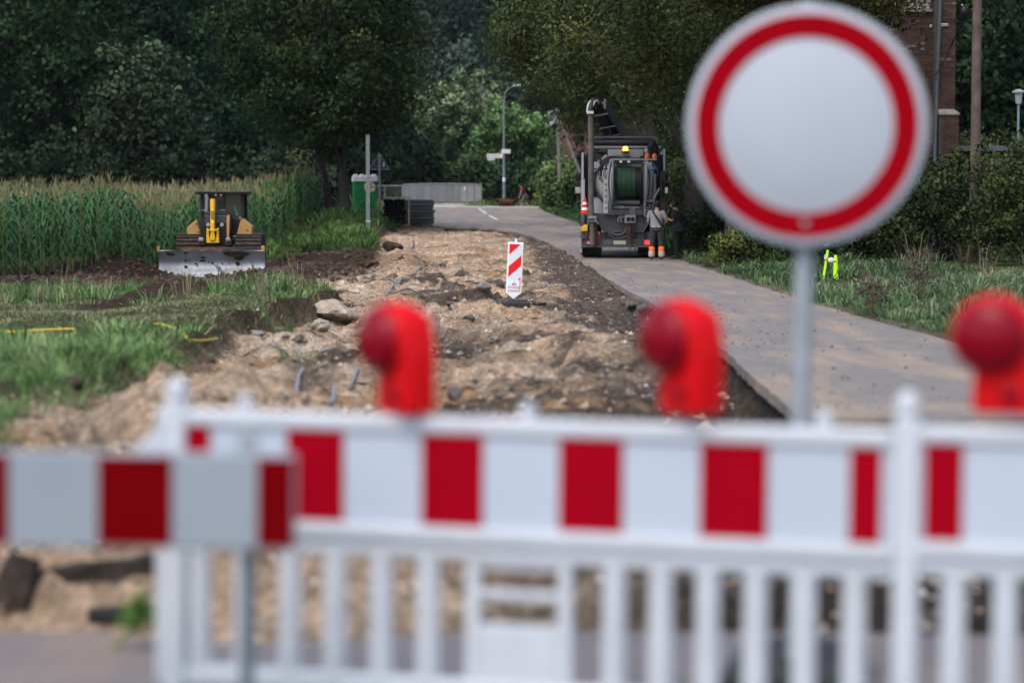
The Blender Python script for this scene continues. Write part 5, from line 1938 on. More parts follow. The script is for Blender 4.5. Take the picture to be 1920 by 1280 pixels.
for s in (-1, 1):
    mb = MB()
    P = [(1122 if s > 0 else 1113, 194), (1119 if s > 0 else 1110, 189), (1115 if s > 0 else 1106.5, 190.5), (1111.5 if s > 0 else 1102.5, 198), (1110 if s > 0 else 1101, 210)]
    mb.tube([(x_(a), -.02 - .06 * i, z_(b)) for i, (a, b) in enumerate(P)], .035, 8)
    mb.build('elbow_guard', SILV, boom, smooth=True)
PB('elbow_collar', mat('collar_cream', (.55, .53, .48), .6), 1100, 209, 1113, 214.5, -.34, -.04, .02, boom)
mb = MB()
mb.tube([(hx, -.2, z_(213)), (hx + .01, -.2, z_(300)), (x_(1108), -.18, z_(380)), (x_(1110), -.12, z_(420)), (x_(1111), -.06, z_(458))], .088, 14)
mb.build('suction_hose', HOSEBR, lor, smooth=True)
PB('hose_clamp', LG, 1103, 404, 1119, 409, -.26, .05, .02)
PB('hose_clamp', MD, 1102, 412, 1118, 416, -.26, .05, .02)
mb = MB()
mb.cyl((x_(1114), .02, z_(416)), (x_(1114), .02, z_(450)), .10, 12)
mb.build('hose_stub', RUST, lor, smooth=True)
mb = MB()
for k in range(8):
    mb.lathe([(.17, 0), (.19, .012), (.17, .024)], 16, Matrix.Translation((x_(1097.5), .0, z_(419.5 - k * 2.6))))
mb.build('stacked_rings', BLK, lor, smooth=True)
PB('step_plate', DK, 1087, 419.5, 1110, 422, -.2, .3)
PB('side_box', MD, 1089, 421, 1096, 446, .0, .3)
# ---- loose things carried on the back
cz = z_(400)
cn = thing('traffic_cone', lor.matrix_basis @ Vector((x_(1096.5), .0, cz)), 'red and white traffic cone standing on the left rear of the lorry', 'traffic cone')
ORC = mat('cone_red', (.50, .035, .02), .5, var=.08)
mb = MB()
mb.box((0, 0, .015), (.32, .32, .03))
mb.build('base', ORC, cn, bevel=.01)
h0 = .03
prof = [(.125, .03), (.105, .13), (.085, .23), (.066, .33), (.047, .42), (.030, .50)]
mb = MB()
mb.lathe(prof + [(.025, .505), (0, .505)], 20)
mb.build('body', ORC, cn, smooth=True)
for a, b in ((.12, .20), (.29, .36)):
    ra = np.interp([a, b], [p[1] for p in prof], [p[0] for p in prof]) + .002
    mb = MB()
    mb.lathe([(ra[0], a), (ra[1], b)], 20, caps=False)
    mb.build('reflective_band', mat('cone_white', (.7, .7, .68), .4), cn, smooth=True)
for k, (a, b, lab) in enumerate(((1095.5, 426, 'yellow wheel chock hung on the lorry below the traffic cone'),)):
    ch = thing('wheel_chock', lor.matrix_basis @ Vector((x_(a), -.12, z_(b))), lab, 'wheel chock')
    mb = MB()
    mb.prism([(-.09, -.10), (.10, -.10), (.10, .08), (.03, .12), (-.09, .04)], -.09, .09)
    mb.build('body', YEL, ch, bevel=.015)
    mb = MB()
    mb.bb((-.13, -.06, -.03), (.06, -.095, .03))
    mb.build('handle', YEL, ch, bevel=.008)
# ------------------------------------------------------------ bulldozer at the edge of the maize
DY = mat('machine_tan_yellow', (.42, .235, .085), .45, var=.1, scale=3, dirt=(.22, .15, .08), dirt_amt=.2, dirt_scale=3)
DYB = mat('machine_bright_yellow', (.70, .40, .015), .4, var=.08)
DB = mat('machine_black', (.014, .014, .015), .5, var=.3, dirt=(.06, .05, .04), dirt_amt=.2, dirt_scale=4)
BLADE = mat('worn_blade_steel', (.36, .37, .39), .45, metal=.35, var=.22, scale=3, dirt=(.045, .032, .026), dirt_amt=.05, dirt_scale=3.2)
TRK = mat('muddy_track', (.075, .058, .048), .8, metal=.2, var=.35, scale=6)
YD = 77.5
kd = YD / F_PX
dz = at(397, 521, YD).z
DX = at(397, 521, YD).x
doz = thing('bulldozer', (DX, YD, dz + .04), 'yellow and black bulldozer with worn steel blade in front of the maize', 'bulldozer', None, (0, 0, R(3)))
dx = lambda px: (px - 397) * kd
dzz = lambda py: (521 - py) * kd
NB = len


def DBx(name, m, px0, py0, px1, py1, y0, y1, bevel=.015, parent=None):
    mb = MB()
    mb.bb((dx(px0), y0, dzz(py0)), (dx(px1), y1, dzz(py1)))
    return mb.build(name, m, parent or doz, bevel=bevel)


# blade: a hollow curved plate
prof = []
zt, zb_ = dzz(471), dzz(513)
for i in range(9):
    f = i / 8
    prof.append((-.30 * (1 - (2 * f - .85) ** 2 * .9) * -1 - .32, zb_ + (zt - zb_) * f))
mb = MB()
xs = np.linspace(dx(299.5), dx(496.5), 25)
vs, fs = [], []
for j, xx in enumerate(xs):
    e = abs(2 * j / 24 - 1)
    for (yy, z) in prof:
        zz = z + (0 if z < zt - .02 else (-.05 * ss(.75, 1, e)) + .02 * math.sin(j * 1.7) * .5)
        vs.append((xx, yy - .05 * e ** 3, float(zz)))
    for (yy, z) in prof[::-1]:
        vs.append((xx, yy + .05, z))
m_ = len(prof) * 2
for j in range(24):
    for i in range(m_):
        fs.append((j * m_ + i, j * m_ + (i + 1) % m_, (j + 1) * m_ + (i + 1) % m_, (j + 1) * m_ + i))
fs += [tuple(range(m_ - 1, -1, -1)), tuple(24 * m_ + i for i in range(m_))]
mb.add(vs, fs)
bl = mb.build('blade', BLADE, doz, smooth=True)
mb = MB()
mb.prism([(dx(338), dzz(471)), (dx(345), dzz(465.5)), (dx(440), dzz(465.5)), (dx(452), dzz(471.5))], -.20, .0)
mb.build('spill_guard', mat('rusty_brown_steel', (.12, .06, .03), .8, var=.3, scale=8), bl)
mb = MB()
mb.bb((dx(297.5), -.42, dzz(474.5)), (dx(303), -.15, dzz(464)))
mb.build('blade_corner', DY, bl, bevel=.02)
mb = MB()
mb.bb((dx(491), -.42, dzz(474.5)), (dx(497.5), -.15, dzz(463)))
mb.build('blade_corner', DY, bl, bevel=.02)
for k in range(4):
    a, b = dx(301 + k * 49), dx(349 + k * 49)
    mb = MB()
    mb.box(((a + b) / 2, -.50, dzz(517)), (b - a - .012, .05, .16), (R(-18), 0, 0))
    ce = mb.build('cutting_edge', BLADE, bl, bevel=.008)
    mb = MB()
    for i in range(6):
        xx = a + (b - a) * (i + .5) / 6
        mb.cyl((xx, -.545, dzz(516.6)), (xx, -.52, dzz(516.6)), .02, 6)
    mb.build('bolt_row', TRK, ce)
mb = MB()
mb.bb((dx(424), -.455, dzz(512)), (dx(456), -.44, dzz(504)))
mb.build('wear_plate', mat('bright_steel_patch', (.45, .45, .45), .4, metal=.4, var=.1), bl, bevel=.004)
# mud clinging to the blade
MUD = mat('clinging_mud', (.04, .026, .02), .95, var=.4, scale=9, bump=.8)
for (a, b, w, h) in ((443, 476, .42, .16), (449, 482, .16, .14), (349, 491, .035, .035), (382, 485, .09, .04), (381, 491, .10, .03), (368, 497, .05, .03), (371, 500, .03, .03), (399, 496, .03, .04), (417, 497, .02, .04), (446, 496, .09, .05), (446, 499, .05, .03), (318, 476, .10, .07), (326, 478, .07, .06), (349, 503, .07, .06),
                     (350, 476, .06, .05), (392, 494, .02, .03), (430, 497, .03, .02), (412, 505, .05, .05)):
    mb = MB()
    z = dzz(b)
    yy = float(np.interp(z, [p[1] for p in prof], [p[0] for p in prof])) - .01
    mb.ell((dx(a), yy, z), (w, .035, h), 10, 6)
    for i in range(len(mb.v)):
        p_ = mb.v[i]
        k = 1 + .5 * float(vnoise(p_[0] * 14, p_[2] * 14 + a, 3))
        mb.v[i] = (dx(a) + (p_[0] - dx(a)) * k, p_[1], z + (p_[2] - z) * k)
    mb.build('mud_patch', MUD, bl, smooth=True)
# tracks
for s, (a, b) in ((-1, (329, 376)), (1, (440, 487))):
    mb = MB()
    zt2, yb, yf = dzz(444), 3.6, .55
    pts = []
    r_ = .42
    n = 44
    tot = []
    for i in range(12):
        t_ = R(90 + 180 * i / 11)
        tot.append((yf + .45 + r_ * math.cos(t_) * 1.0, zt2 - r_ + r_ * math.sin(t_)))
    for i in range(1, 11):
        tot.append((yf + .45 + (yb - yf - .9) * i / 11, zt2 - 2 * r_))
    for i in range(12):
        t_ = R(-90 + 180 * i / 11)
        tot.append((yb - .45 + r_ * math.cos(t_), zt2 - r_ + r_ * math.sin(t_)))
    for i in range(1, 11):
        tot.append((yb - .45 - (yb - yf - .9) * i / 11, zt2))
    mb.add([(dx(a), y, z) for y, z in tot] + [(dx(b), y, z) for y, z in tot],
           [(i, (i + 1) % len(tot), (i + 1) % len(tot) + len(tot), i + len(tot)) for i in range(len(tot))] + [tuple(range(len(tot) - 1, -1, -1)), tuple(range(len(tot), 2 * len(tot)))])
    tr = mb.build('track', mat('track_inner', (.03, .026, .023), .9, var=.3), doz)
    for i in range(len(tot)):
        y, z = tot[i]
        y2, z2 = tot[(i + 1) % len(tot)]
        an = math.atan2(z2 - z, y2 - y)
        mb = MB()
        mb.box((dx((a + b) / 2), (y + y2) / 2, (z + z2) / 2), (dx(b) - dx(a) + .02, math.hypot(y2 - y, z2 - z) * .92, .045), (an, 0, 0))
        nx_, nz_ = -math.sin(an), math.cos(an)
        sg = -1
        mb.box((dx((a + b) / 2), (y + y2) / 2 + nx_ * sg * .05, (z + z2) / 2 + nz_ * sg * .05), (dx(b) - dx(a) + .02, .03, .07), (an, 0, 0))
        mb.build('track_shoe', TRK, tr)
# push arms, hood, lift gear
for a, b in ((372, 384), (423, 434)):
    DBx('push_arm', TRK, a, 452, b, 462, -.1, 1.8)
    mb = MB()
    mb.cyl((dx(a + 2), -.12, dzz(452)), (dx(b - 2), -.12, dzz(452)), .08, 12)
    mb.build('arm_pin', LG, doz, smooth=True)
mb = MB()
mb.prism([(dx(a), dzz(b)) for a, b in ((376, 478), (374, 424), (381, 408), (386, 400), (424, 400), (428, 408), (429, 478))], .5, 2.3)
hood = mb.build('hood', DB, doz, bevel=.04)
for i in range(6):
    DBx('grille_bar', mat('grille_grey', (.035, .035, .038), .5), 379, 425 + i * 6, 426, 427 + i * 6, .46, .5, .004, hood)
mb = MB()
mb.prism([(dx(382), dzz(422)), (dx(385), dzz(406)), (dx(423), dzz(406)), (dx(426), dzz(422))], .44, .5)
mb.build('hood_panel', mat('hood_glossy', (.05, .052, .06), .2, var=.1), hood, bevel=.02)
for a in (389, 415):
    mb = MB()
    mb.lathe([(.06, 0), (.06, .03), (0, .035)], 14, Matrix.Translation((dx(a), .44, dzz(424))) @ Matrix.Rotation(R(90), 4, 'X'))
    mb.build('headlight', mat('headlight_glass', (.35, .36, .38), .15), hood, smooth=True)
for a in (383, 418):
    DBx('mirror_bracket', LG, a - 6, 396, a + 4, 397.5, .5, .55, .004)
mb = MB()
mb.prism([(dx(424), dzz(455)), (dx(424), dzz(408)), (dx(428), dzz(404)), (dx(430), dzz(408)), (dx(428), dzz(455))], .40, .48)
mb.build('side_rail', DY, doz, bevel=.01)
lg = MB()
lg.prism([(dx(387), dzz(458)), (dx(388), dzz(430)), (dx(391), dzz(430)), (dx(393), dzz(450)), (dx(396), dzz(454)), (dx(402), dzz(454)), (dx(405.5), dzz(450)), (dx(407), dzz(430)), (dx(410), dzz(430)), (dx(411), dzz(458))], .05, .30)
lf = lg.build('lift_frame', DYB, doz, bevel=.015)
mb = MB()
mb.prism([(dx(393.5), dzz(450)), (dx(396.5), dzz(436)), (dx(401.5), dzz(436)), (dx(404.5), dzz(450)), (dx(402), dzz(453)), (dx(396), dzz(453))], .0, .1)
mb.prism([(dx(396.3), dzz(440)), (dx(396.3), dzz(420)), (dx(401.5), dzz(420)), (dx(401.5), dzz(440))], -.01, .1)
mb.build('cylinder_foot', DYB, lf, bevel=.01)
DBx('cross_pin', DYB, 391, 432.5, 408, 435.5, -.02, .12, .01, lf)
mb = MB()
mb.cyl((dx(399), .04, dzz(436)), (dx(398.5), .3, dzz(394)), .075, 14)
lc = mb.build('lift_cylinder', DYB, doz, smooth=True)
mb = MB()
mb.cyl((dx(398.5), .3, dzz(394)), (dx(398.3), .34, dzz(376)), .085, 14)
mb.build('cylinder_head', DYB, lc, smooth=True)
mb = MB()
mb.box((dx(398.7), .13, dzz(405)), (.10, .12, .26))
mb.build('cylinder_collar', mat('worn_yellow', (.28, .16, .06), .6), lc, bevel=.01)
# fenders
mb = MB()
mb.prism([(dx(348), dzz(446)), (dx(348), dzz(429)), (dx(365.5), dzz(414)), (dx(374.5), dzz(446))], .9, 2.2)
mb.prism([(dx(347.5), dzz(448)), (dx(347.5), dzz(445.6)), (dx(375), dzz(445.6)), (dx(375), dzz(448))], .85, 2.2)
f1 = mb.build('fender', DY, doz, bevel=.025)
mb = MB()
mb.prism([(dx(440.5), dzz(446)), (dx(449), dzz(413)), (dx(452), dzz(413)), (dx(470), dzz(428)), (dx(469), dzz(445))], .9, 2.2)
mb.prism([(dx(434), dzz(448)), (dx(434), dzz(444.5)), (dx(466), dzz(444.5)), (dx(466), dzz(448))], .85, 2.2)
f2 = mb.build('fender', DY, doz, bevel=.025)
for f_, a, b in ((f1, 363, 422), (f1, 367, 437), (f2, 459, 434)):
    DBx('grip_slot', BLK, a, b, a + 4, b + 1.6, .88, .9, .002, f_)
mb = MB()
mb.cyl((dx(448), .9, dzz(413)), (dx(448), .9, dzz(409)), .04, 10)
mb.build('filler_cap', LG, doz, smooth=True)
mb = MB()
mb.tube([(dx(383), 1.2, dzz(400)), (dx(384), 1.2, dzz(372)), (dx(381), 1.2, dzz(367))], .055, 10)
mb.build('exhaust', LG, doz, smooth=True)
# cab
cabd = MB()
for (a, b) in ((368.5, 374), (393, 396), (412, 416), (446, 452)):
    cabd.prism([(dx(a), dzz(430)), (dx(a), dzz(366)), (dx(b), dzz(366)), (dx(b), dzz(430))], 1.9, 2.02)
for a in (370, 449):
    cabd.bb((dx(a) - .07, 3.3, dzz(430)), (dx(a) + .07, 3.42, dzz(366)))
cabd.bb((dx(369), 1.92, dzz(412)), (dx(452), 3.4, dzz(445)))
cb = cabd.build('cab_frame', DB, doz, bevel=.02)
DBx('roof', DB, 363, 361, 461, 367, 1.7, 3.6, .03, cb)
DBx('roof_edge', mat('roof_grey', (.10, .10, .105), .4), 362, 360.2, 462, 362, 1.68, 3.62, .01, cb)
for a, b in ((374, 393), (396, 412), (416, 446)):
    mb = MB()
    mb.bb((dx(a), 1.95, dzz(412)), (dx(b), 1.965, dzz(367)))
    mb.build('window', mat('cab_glass', (.03, .035, .035), .05, var=0, spec=.6), cb)
mb = MB()
mb.bb((dx(371), 3.35, dzz(412)), (dx(450), 3.365, dzz(367)))
mb.build('rear_window', MATS['cab_glass'], cb)
for a in (360.5, 462):
    DBx('work_light', DB, a - 2, 361, a + 2, 367, 1.62, 1.75, .02, cb)
for a, b in ((399, 367.5), (409, 368)):
    DBx('roof_lamp', mat('lamp_cream', (.4, .38, .3), .3), a - 1.5, b - 1, a + 1.5, b + 1.3, 1.60, 1.68, .006, cb)
DBx('seat', BLK, 398, 380, 412, 408, 2.5, 2.9, .05, cb)
mb = MB()
mb.prism([(dx(432), dzz(388)), (dx(434), dzz(390)), (dx(441), dzz(407)), (dx(437), dzz(407))], 1.93, 1.945)
mb.build('green_reflection', mat('painted_green_reflection', (.05, .18, .05), .4), cb)  # green reflection in the cab glass, painted as a flat coloured patch
# earth pushed up in front of the blade, with a bent sheet of metal
mb = MB()
mb.prism([(-.32, .30), (-.27, .32), (.30, -.12), (.34, -.28), (.10, -.18)], -.02, .0)
q = at(420, 515, YD - .95)
o = mb.build('metal_scrap', mat('grey_scrap', (.22, .22, .22), .5, metal=.5, var=.2), None, loc=(q.x, q.y, q.z))
tag(o, 'bent grey metal strip sticking out of the soil in front of the blade', 'scrap')
# ------------------------------------------------------------ stack of pipes at the end of the dug strip
Yp = 112.5
q = at(742, 421, Yp)
kp = Yp / F_PX
t = thing('pipe_bundle', (q.x - .05, Yp, float(road_z(Yp)) + .10), 'strapped bundle of black plastic pipes at the end of the dug strip', 'pipes', None, (0, 0, R(-14)))
PIPE = mat('black_pipe', (.026, .029, .034), .35, var=.15)
PIPEI = mat('pipe_inside', (.004, .004, .004), .9)
WOODL = mat('pale_batten', (.36, .27, .18), .8, var=.2)
rw = .085
for j in range(7):
    nrow = 6
    for i in range(nrow):
        x = -.45 + i * .172 + (j % 2) * .05
        z = .10 + j * .165
        y0 = rnd.uniform(-.22, .05)
        mb = MB()
        L_ = 5.0
        n = 12
        ring = lambda r, y: [(x + r * math.cos(2 * math.pi * a / n), y, z + r * math.sin(2 * math.pi * a / n)) for a in range(n)]
        vs = ring(rw, y0) + ring(rw, y0 + L_) + ring(rw * .95, y0) + ring(rw * .95, y0 + 1.2)
        fs = []
        for a in range(n):
            b = (a + 1) % n
            fs += [(b, a, n + a, n + b), (a, b, 2 * n + b, 2 * n + a), (2 * n + a, 2 * n + b, 3 * n + b, 3 * n + a)]
        fs.append(tuple(n + a for a in range(n)))
        fs.append(tuple(3 * n + a for a in range(n)))
        mb.add(vs, fs)
        po = mb.build('pipe', PIPE, t, smooth=True)
        po.data.materials.append(PIPEI)
        nf_ = len(po.data.polygons)
        for pi in range(nf_):
            if pi % 3 and pi < 36 or pi == nf_ - 1:
                po.data.polygons[pi].material_index = 1
for y in (.35,):
    for x in (-.60, .59):
        mb = MB()
        mb.box((x, y, .60), (.05, .09, 1.28))
        mb.build('batten', WOODL, t)
    for z in (-.03, 1.24):
        mb = MB()
        mb.box((0, y, z), (1.25, .09, .07))
        mb.build('batten', WOODL, t)

# ------------------------------------------------------------ bridge parapet and its hand rail
PG = mat('parapet_grey', (.15, .157, .165), .55, var=.08, scale=2)
PGL = mat('parapet_light', (.20, .205, .21), .55, var=.08, scale=2)
RAILG = mat('rail_grey', (.17, .18, .185), .5, metal=.2)
Ypar = 160.5
kq = Ypar / F_PX
gx0 = at(755, 380, Ypar).x
gx1 = at(903, 380, Ypar).x
pz0, pz1 = at(800, 379.5, Ypar).z, at(800, 347, Ypar).z
Lp = gx1 - gx0
t = thing('bridge_parapet', (gx0, Ypar, pz0), 'grey sheet metal bridge parapet behind the pipe bundle', 'parapet', None, (0, 0, R(0)))
ph = pz1 - pz0
NPn = 11
for i in range(NPn):
    a, b = Lp * i / NPn, Lp * (i + 1) / NPn
    bow = .05 * math.sin(math.pi * (i + .5) / NPn)
    mb = MB()
    mb.bb((a + .035, -.012, .05), (b - .035, .012, ph - .03 + bow))
    mb.build('panel', PGL if i >= 8 else (PG if i % 2 else mat('parapet_grey_b', (.135, .142, .15), .55, var=.08, scale=2)), t)
for i in range(NPn + 1):
    a = Lp * i / NPn
    mb = MB()
    mb.bb((a - .025, -.03, -.10), (a + .025, .04, ph))
    mb.build('post', RAILG, t)
mb = MB()
mb.tube([(Lp * f, 0, ph + .03 + .06 * math.sin(math.pi * f)) for f in np.linspace(0, 1, 9)], .04, 8)
mb.build('hand_rail', RAILG, t, smooth=True)
mb = MB()
mb.bb((-.02, -.02, .015), (Lp + .02, .02, .045))
mb.build('bottom_rail', RAILG, t)
tw = MB()
tw.prism([(0, 0), (.06, .02), (.08, .16), (.05, .26), (.01, .2)], -.05, -.04)
tag(tw.build('paper_tag', mat('white_paper', (.7, .7, .7), .7), None, loc=(gx0 + Lp * .78, Ypar - .02, pz0 + ph - .36)), 'small white scrap of paper hanging on the grey parapet', 'paper')
# concrete edge beam under it, pavement and kerb
CONC = mat('weathered_concrete', (.33, .315, .28), .9, var=.3, scale=3, dirt=(.12, .12, .07), dirt_amt=.35, dirt_scale=1.6)
CONCL = mat('pale_kerb', (.42, .41, .40), .85, var=.15, scale=4)
mb = MB()
mb.bb((gx0 - 2.5, Ypar - .25, 1.2), (gx1 + .25, Ypar + .4, pz0 - .06))
tag(mb.build('edge_beam', CONC, None, bevel=.02), 'low weathered concrete beam under the grey parapet', 'wall')
mb = MB()
for i in range(14):
    mb.bb((gx0 - 1.5 + i * .75, 157.0, 1.2), (gx0 - 1.5 + i * .75 + .74, 157.22, float(road_z(157)) + .10))
kb_ = mb.build('kerb', CONCL)
tag(kb_, kind='structure')
mb = MB()
mb.add([(gx0 - 3, 157.2, float(road_z(157)) + .09), (gx1 + 4, 157.2, float(road_z(157)) + .09), (gx1 + 1, Ypar - .2, float(road_z(158)) + .16), (gx0 - 3, Ypar - .2, float(road_z(158)) + .16)], [(0, 1, 2, 3)])
tag(mb.build('pavement', CONCL), kind='structure')
# open railing left of it
hx0 = at(690, 350, Ypar).x
t = thing('railing', (hx0, Ypar, pz0 - .1), 'open grey railing with thin bars left of the parapet', 'railing')
Lr = gx0 - hx0 - .05
hr = ph + .05
for z, r_ in ((hr, .035), (.15, .02)):
    mb = MB()
    mb.tube([(0, 0, z), (Lr, 0, z)], r_, 8)
    mb.build('rail', RAILG, t, smooth=True)
for i in range(17):
    mb = MB()
    x = Lr * i / 16
    mb.cyl((x, 0, -.2 if i % 8 == 0 else .15), (x, 0, hr), .03 if i % 8 == 0 else .011, 6)
    mb.build('bar', RAILG, t, smooth=True)

# ------------------------------------------------------------ posts, lamp post, signs
STEEL = mat('grey_pole', (.17, .19, .205), .5, metal=.3, var=.1)
Yq = 103.5
pb = at(690, 398, Yq)
h_ = at(690, 253, Yq).z
g0 = gz(pb.x, Yq)
t = thing('sign_post', (pb.x, Yq, g0), 'tall bare grey steel post in front of the toilet cabin', 'post')
mb = MB()
for s in (-1, 1):
    mb.bb((s * .048 - .03, -.03, -.2), (s * .048 + .03, .03, h_ - g0))
mb.bb((-.02, -.015, -.2), (.02, .015, h_ - g0 - .05))
mb.build('post', STEEL, t)
mb = MB()
mb.bb((-.09, -.05, .5), (.09, .05, .58))
mb.build('clamp', GALV_D, t)
Yq = 118
pb = at(712, 390, Yq)
g0 = gz(pb.x, Yq)
zt = at(712, 288, Yq).z
t = thing('warning_sign', (pb.x, Yq, g0), 'triangular traffic sign seen from behind on a grey post', 'traffic sign', None, (0, 0, R(14)))
mb = MB()
mb.cyl((0, 0, -.2), (0, 0, zt - g0 + .02), .055, 10)
mb.build('pole', STEEL, t, smooth=True)
mb = MB()
za, zb2 = zt - g0, at(712, 318, Yq).z - g0
w = .50
mb.prism([(-w, zb2), (w, zb2), (0, za)], .06, .075)
pl = mb.build('plate', mat('sign_back', (.045, .05, .055), .5, var=.1), t)
mb = MB()
for a, b in (((-w, zb2), (w, zb2)), ((w, zb2), (0, za)), ((0, za), (-w, zb2))):
    mb.tube([(a[0], .06, a[1]), (b[0], .06, b[1])], .022, 6)
mb.build('rim', STEEL, pl, smooth=True)
for z in (zb2 + .15, zb2 + .45):
    mb = MB()
    mb.bb((-.12, .0, z), (.12, .06, z + .05))
    mb.build('clamp', STEEL, t)
mb = MB()
mb.bb((.18, .02, zb2 + .12), (.24, .05, zb2 + .36))
mb.build('sticker', mat('white_sticker', (.5, .52, .55), .5), pl)

Yq = 158.6
pb = at(945, 383, Yq)
g0 = gz(pb.x, Yq)
Z = lambda py: at(945, py, Yq).z - g0
t = thing('street_lamp', (pb.x, Yq, g0), 'tall grey lamp post with curved top at the road bend', 'street lamp')
kq2 = Yq / F_PX
mb = MB()
mb.tube([(0, 0, -.2), (0, 0, Z(330)), (-.01, 0, Z(290)), (-.01, 0, Z(205)), (0, 0, Z(186)), (.10, 0, Z(174)), (.30, 0, Z(166)), (.62, 0, Z(162))], [.115, .105, .085, .07, .06, .05, .045, .04], 12)
mb.build('pole', STEEL, t, smooth=True)
mb = MB()
mb.ell((.95, 0, Z(161)), (.38, .14, .08))
mb.build('lamp_head', mat('lamp_head_grey', (.4, .41, .42), .4), t, smooth=True)
mb = MB()
mb.lathe([(.108, Z(341)), (.108, Z(333))], 12, caps=False)
mb.build('white_sticker', mat('white_paper', (.7, .7, .7)), t, smooth=True)
SGN = mat('sign_white', (.52, .52, .50), .5, var=.06)
for (a, b, y0, y1, nm, lab) in ((913, 943, 288.5, 296.5, 'direction_sign', 'white direction sign with red arrow tip pointing left on the lamp post'), (940, 957, 280, 288, 'direction_sign', 'small pale sign on the lamp post pointing right'), (914, 928, 297, 301, 'route_plate', 'narrow pale blue plate hung under the left direction sign')):
    tt = thing(nm, (pb.x, Yq - .13, g0), lab, 'sign')
    mb = MB()
    mb.bb(((a - 945) * kq2, 0, Z(y1)), ((b - 945) * kq2, .03, Z(y0)))
    mb.build('plate', SGN if nm == 'direction_sign' else mat('pale_blue_plate', (.30, .42, .46), .5), tt)
    if a == 913:
        mb = MB()
        mb.prism([((914 - 945) * kq2, Z(292.5)), ((917 - 945) * kq2, Z(295.5)), ((918 - 945) * kq2, Z(295.5)), ((915.3 - 945) * kq2, Z(292.5)), ((918 - 945) * kq2, Z(289.5)), ((917 - 945) * kq2, Z(289.5))], -.006, -.003)
        mb.build('red_arrow', mat('sign_red', (.5, .03, .03), .5), tt)
        for r_ in range(2):
            mb = MB()
            mb.bb(((920 - 945) * kq2, -.005, Z(291.4 + 2.6 * r_)), ((937 - 945) * kq2, -.003, Z(290.4 + 2.6 * r_)))
            mb.build('faint_line', mat('sign_red_faint', (.42, .26, .25), .5), tt)

# ------------------------------------------------------------ toilet cabin
Yq = 119
pb = at(684, 390, Yq)
g0 = gz(pb.x, Yq)
kq2 = Yq / F_PX
Z = lambda py: at(678, py, Yq).z - g0
t = thing('toilet_cabin', (pb.x, Yq, g0), 'green portable toilet cabin with white roof behind the grey post', 'toilet cabin', None, (0, 0, R(8)))
GRN = mat('cabin_green', (.012, .17, .045), .45, var=.08, scale=2)
mb = MB()
mb.bb((-.56, -.55, -.1), (.56, .55, Z(341)))
bd = mb.build('body', GRN, t, bevel=.03)
for k in range(3):
    for s in (-1, 1):
        mb = MB()
        mb.box((s * .26, -.56, .45 + .32 * k), (.5, .03, .05), (0, s * R(32), 0))
        mb.build('moulded_rib', mat('cabin_dark_green', (.008, .12, .035), .5), bd)
mb = MB()
mb.bb((-.52, -.575, .05), (.52, -.555, .10))
mb.build('sill', MATS['cabin_dark_green'], bd)
mb = MB()
mb.bb((-.60, -.60, Z(341)), (.60, .60, Z(331)))
for k in range(4):
    mb.cyl((-.45 + .3 * k, -.58, Z(331)), (-.45 + .3 * k, .58, Z(331)), .11, 12)
mb.build('roof', mat('cabin_roof', (.56, .58, .60), .5, var=.06), t, bevel=.02)
mb = MB()
mb.lathe([(0, 0), (.27, 0), (.27, .008), (0, .008)], 28, Matrix.Translation((.20, -.556, Z(351))) @ Matrix.Rotation(R(90), 4, 'X'))
lg = mb.build('round_sign', mat('cabin_sign_cream', (.60, .55, .45), .5), t)
mb = MB()
mb.bb((-.02, -.569, Z(353.5)), (.43, -.566, Z(350)))
mb.build('orange_band', mat('cabin_orange', (.60, .15, .05), .5), lg)
mb = MB()
mb.ell((.24, -.567, Z(347)), (.06, .004, .05))
mb.build('orange_mark', MATS['cabin_orange'], lg, smooth=True)

# ------------------------------------------------------------ leaning utility poles and the brick house beyond
GREYW = mat('grey_weathered_wood', (.15, .135, .12), .9, var=.3, scale=6)
Yq = 143
pb = at(1051, 380, Yq)
g0 = gz(pb.x, Yq)
tp = at(1046, 212, Yq)
t = thing('utility_pole', (pb.x, Yq, g0), 'weathered wooden utility pole with slanting strut left of the lorry', 'utility pole')
mb = MB()
mb.tube([(0, 0, -.3), (tp.x - pb.x, 0, tp.z - g0)], [.13, .10], 10)
mb.build('pole', GREYW, t, smooth=True)
mb = MB()
e = at(1096, 345, Yq)
s_ = at(1049, 225, Yq)
mb.tube([(e.x - pb.x + .3, 0, -.2), (e.x - pb.x, 0, e.z - g0), (s_.x - pb.x, 0, s_.z - g0)], .085, 10)
mb.build('strut', GREYW, t, smooth=True)
for dx_ in (-.25, .25):
    mb = MB()
    mb.lathe([(.02, 0), (.05, .05), (.05, .12), (.0, .16)], 8, Matrix.Translation((tp.x - pb.x + dx_, 0, tp.z - g0 - .15)))
    mb.build('insulator', LG, t, smooth=True)
Yq = 205
pb = at(1085, 390, Yq)
g0 = gz(pb.x, Yq)
kq2 = Yq / F_PX
t = thing('brick_house', (pb.x, Yq, g0), 'red brick house with grey roof half hidden by the limes left of the lorry', 'house', None, (0, 0, R(20)))
RB = mat('far_red_brick', (.15, .07, .058), .9, var=.25, scale=3)
zr_ = at(1050, 200, Yq).z - g0
zeav = at(1050, 232, Yq).z - g0
mb = MB()
mb.prism([(-1.9, -.2), (3.2, -.2), (3.2, zeav), (.8, zr_ - .1), (-1.9, zeav)], 0, 7)
mb.build('wall', RB, t)
mb = MB()
mb.prism([(-2.6, zeav - .25), (.8, zr_ + .08), (4.0, zeav - .2), (4.0, zeav - .05), (.8, zr_ + .25), (-2.6, zeav - .08)], -.3, 7.3)
mb.build('roof', mat('far_grey_roof', (.20, .20, .21), .7, var=.3, scale=5), t)
mb = MB()
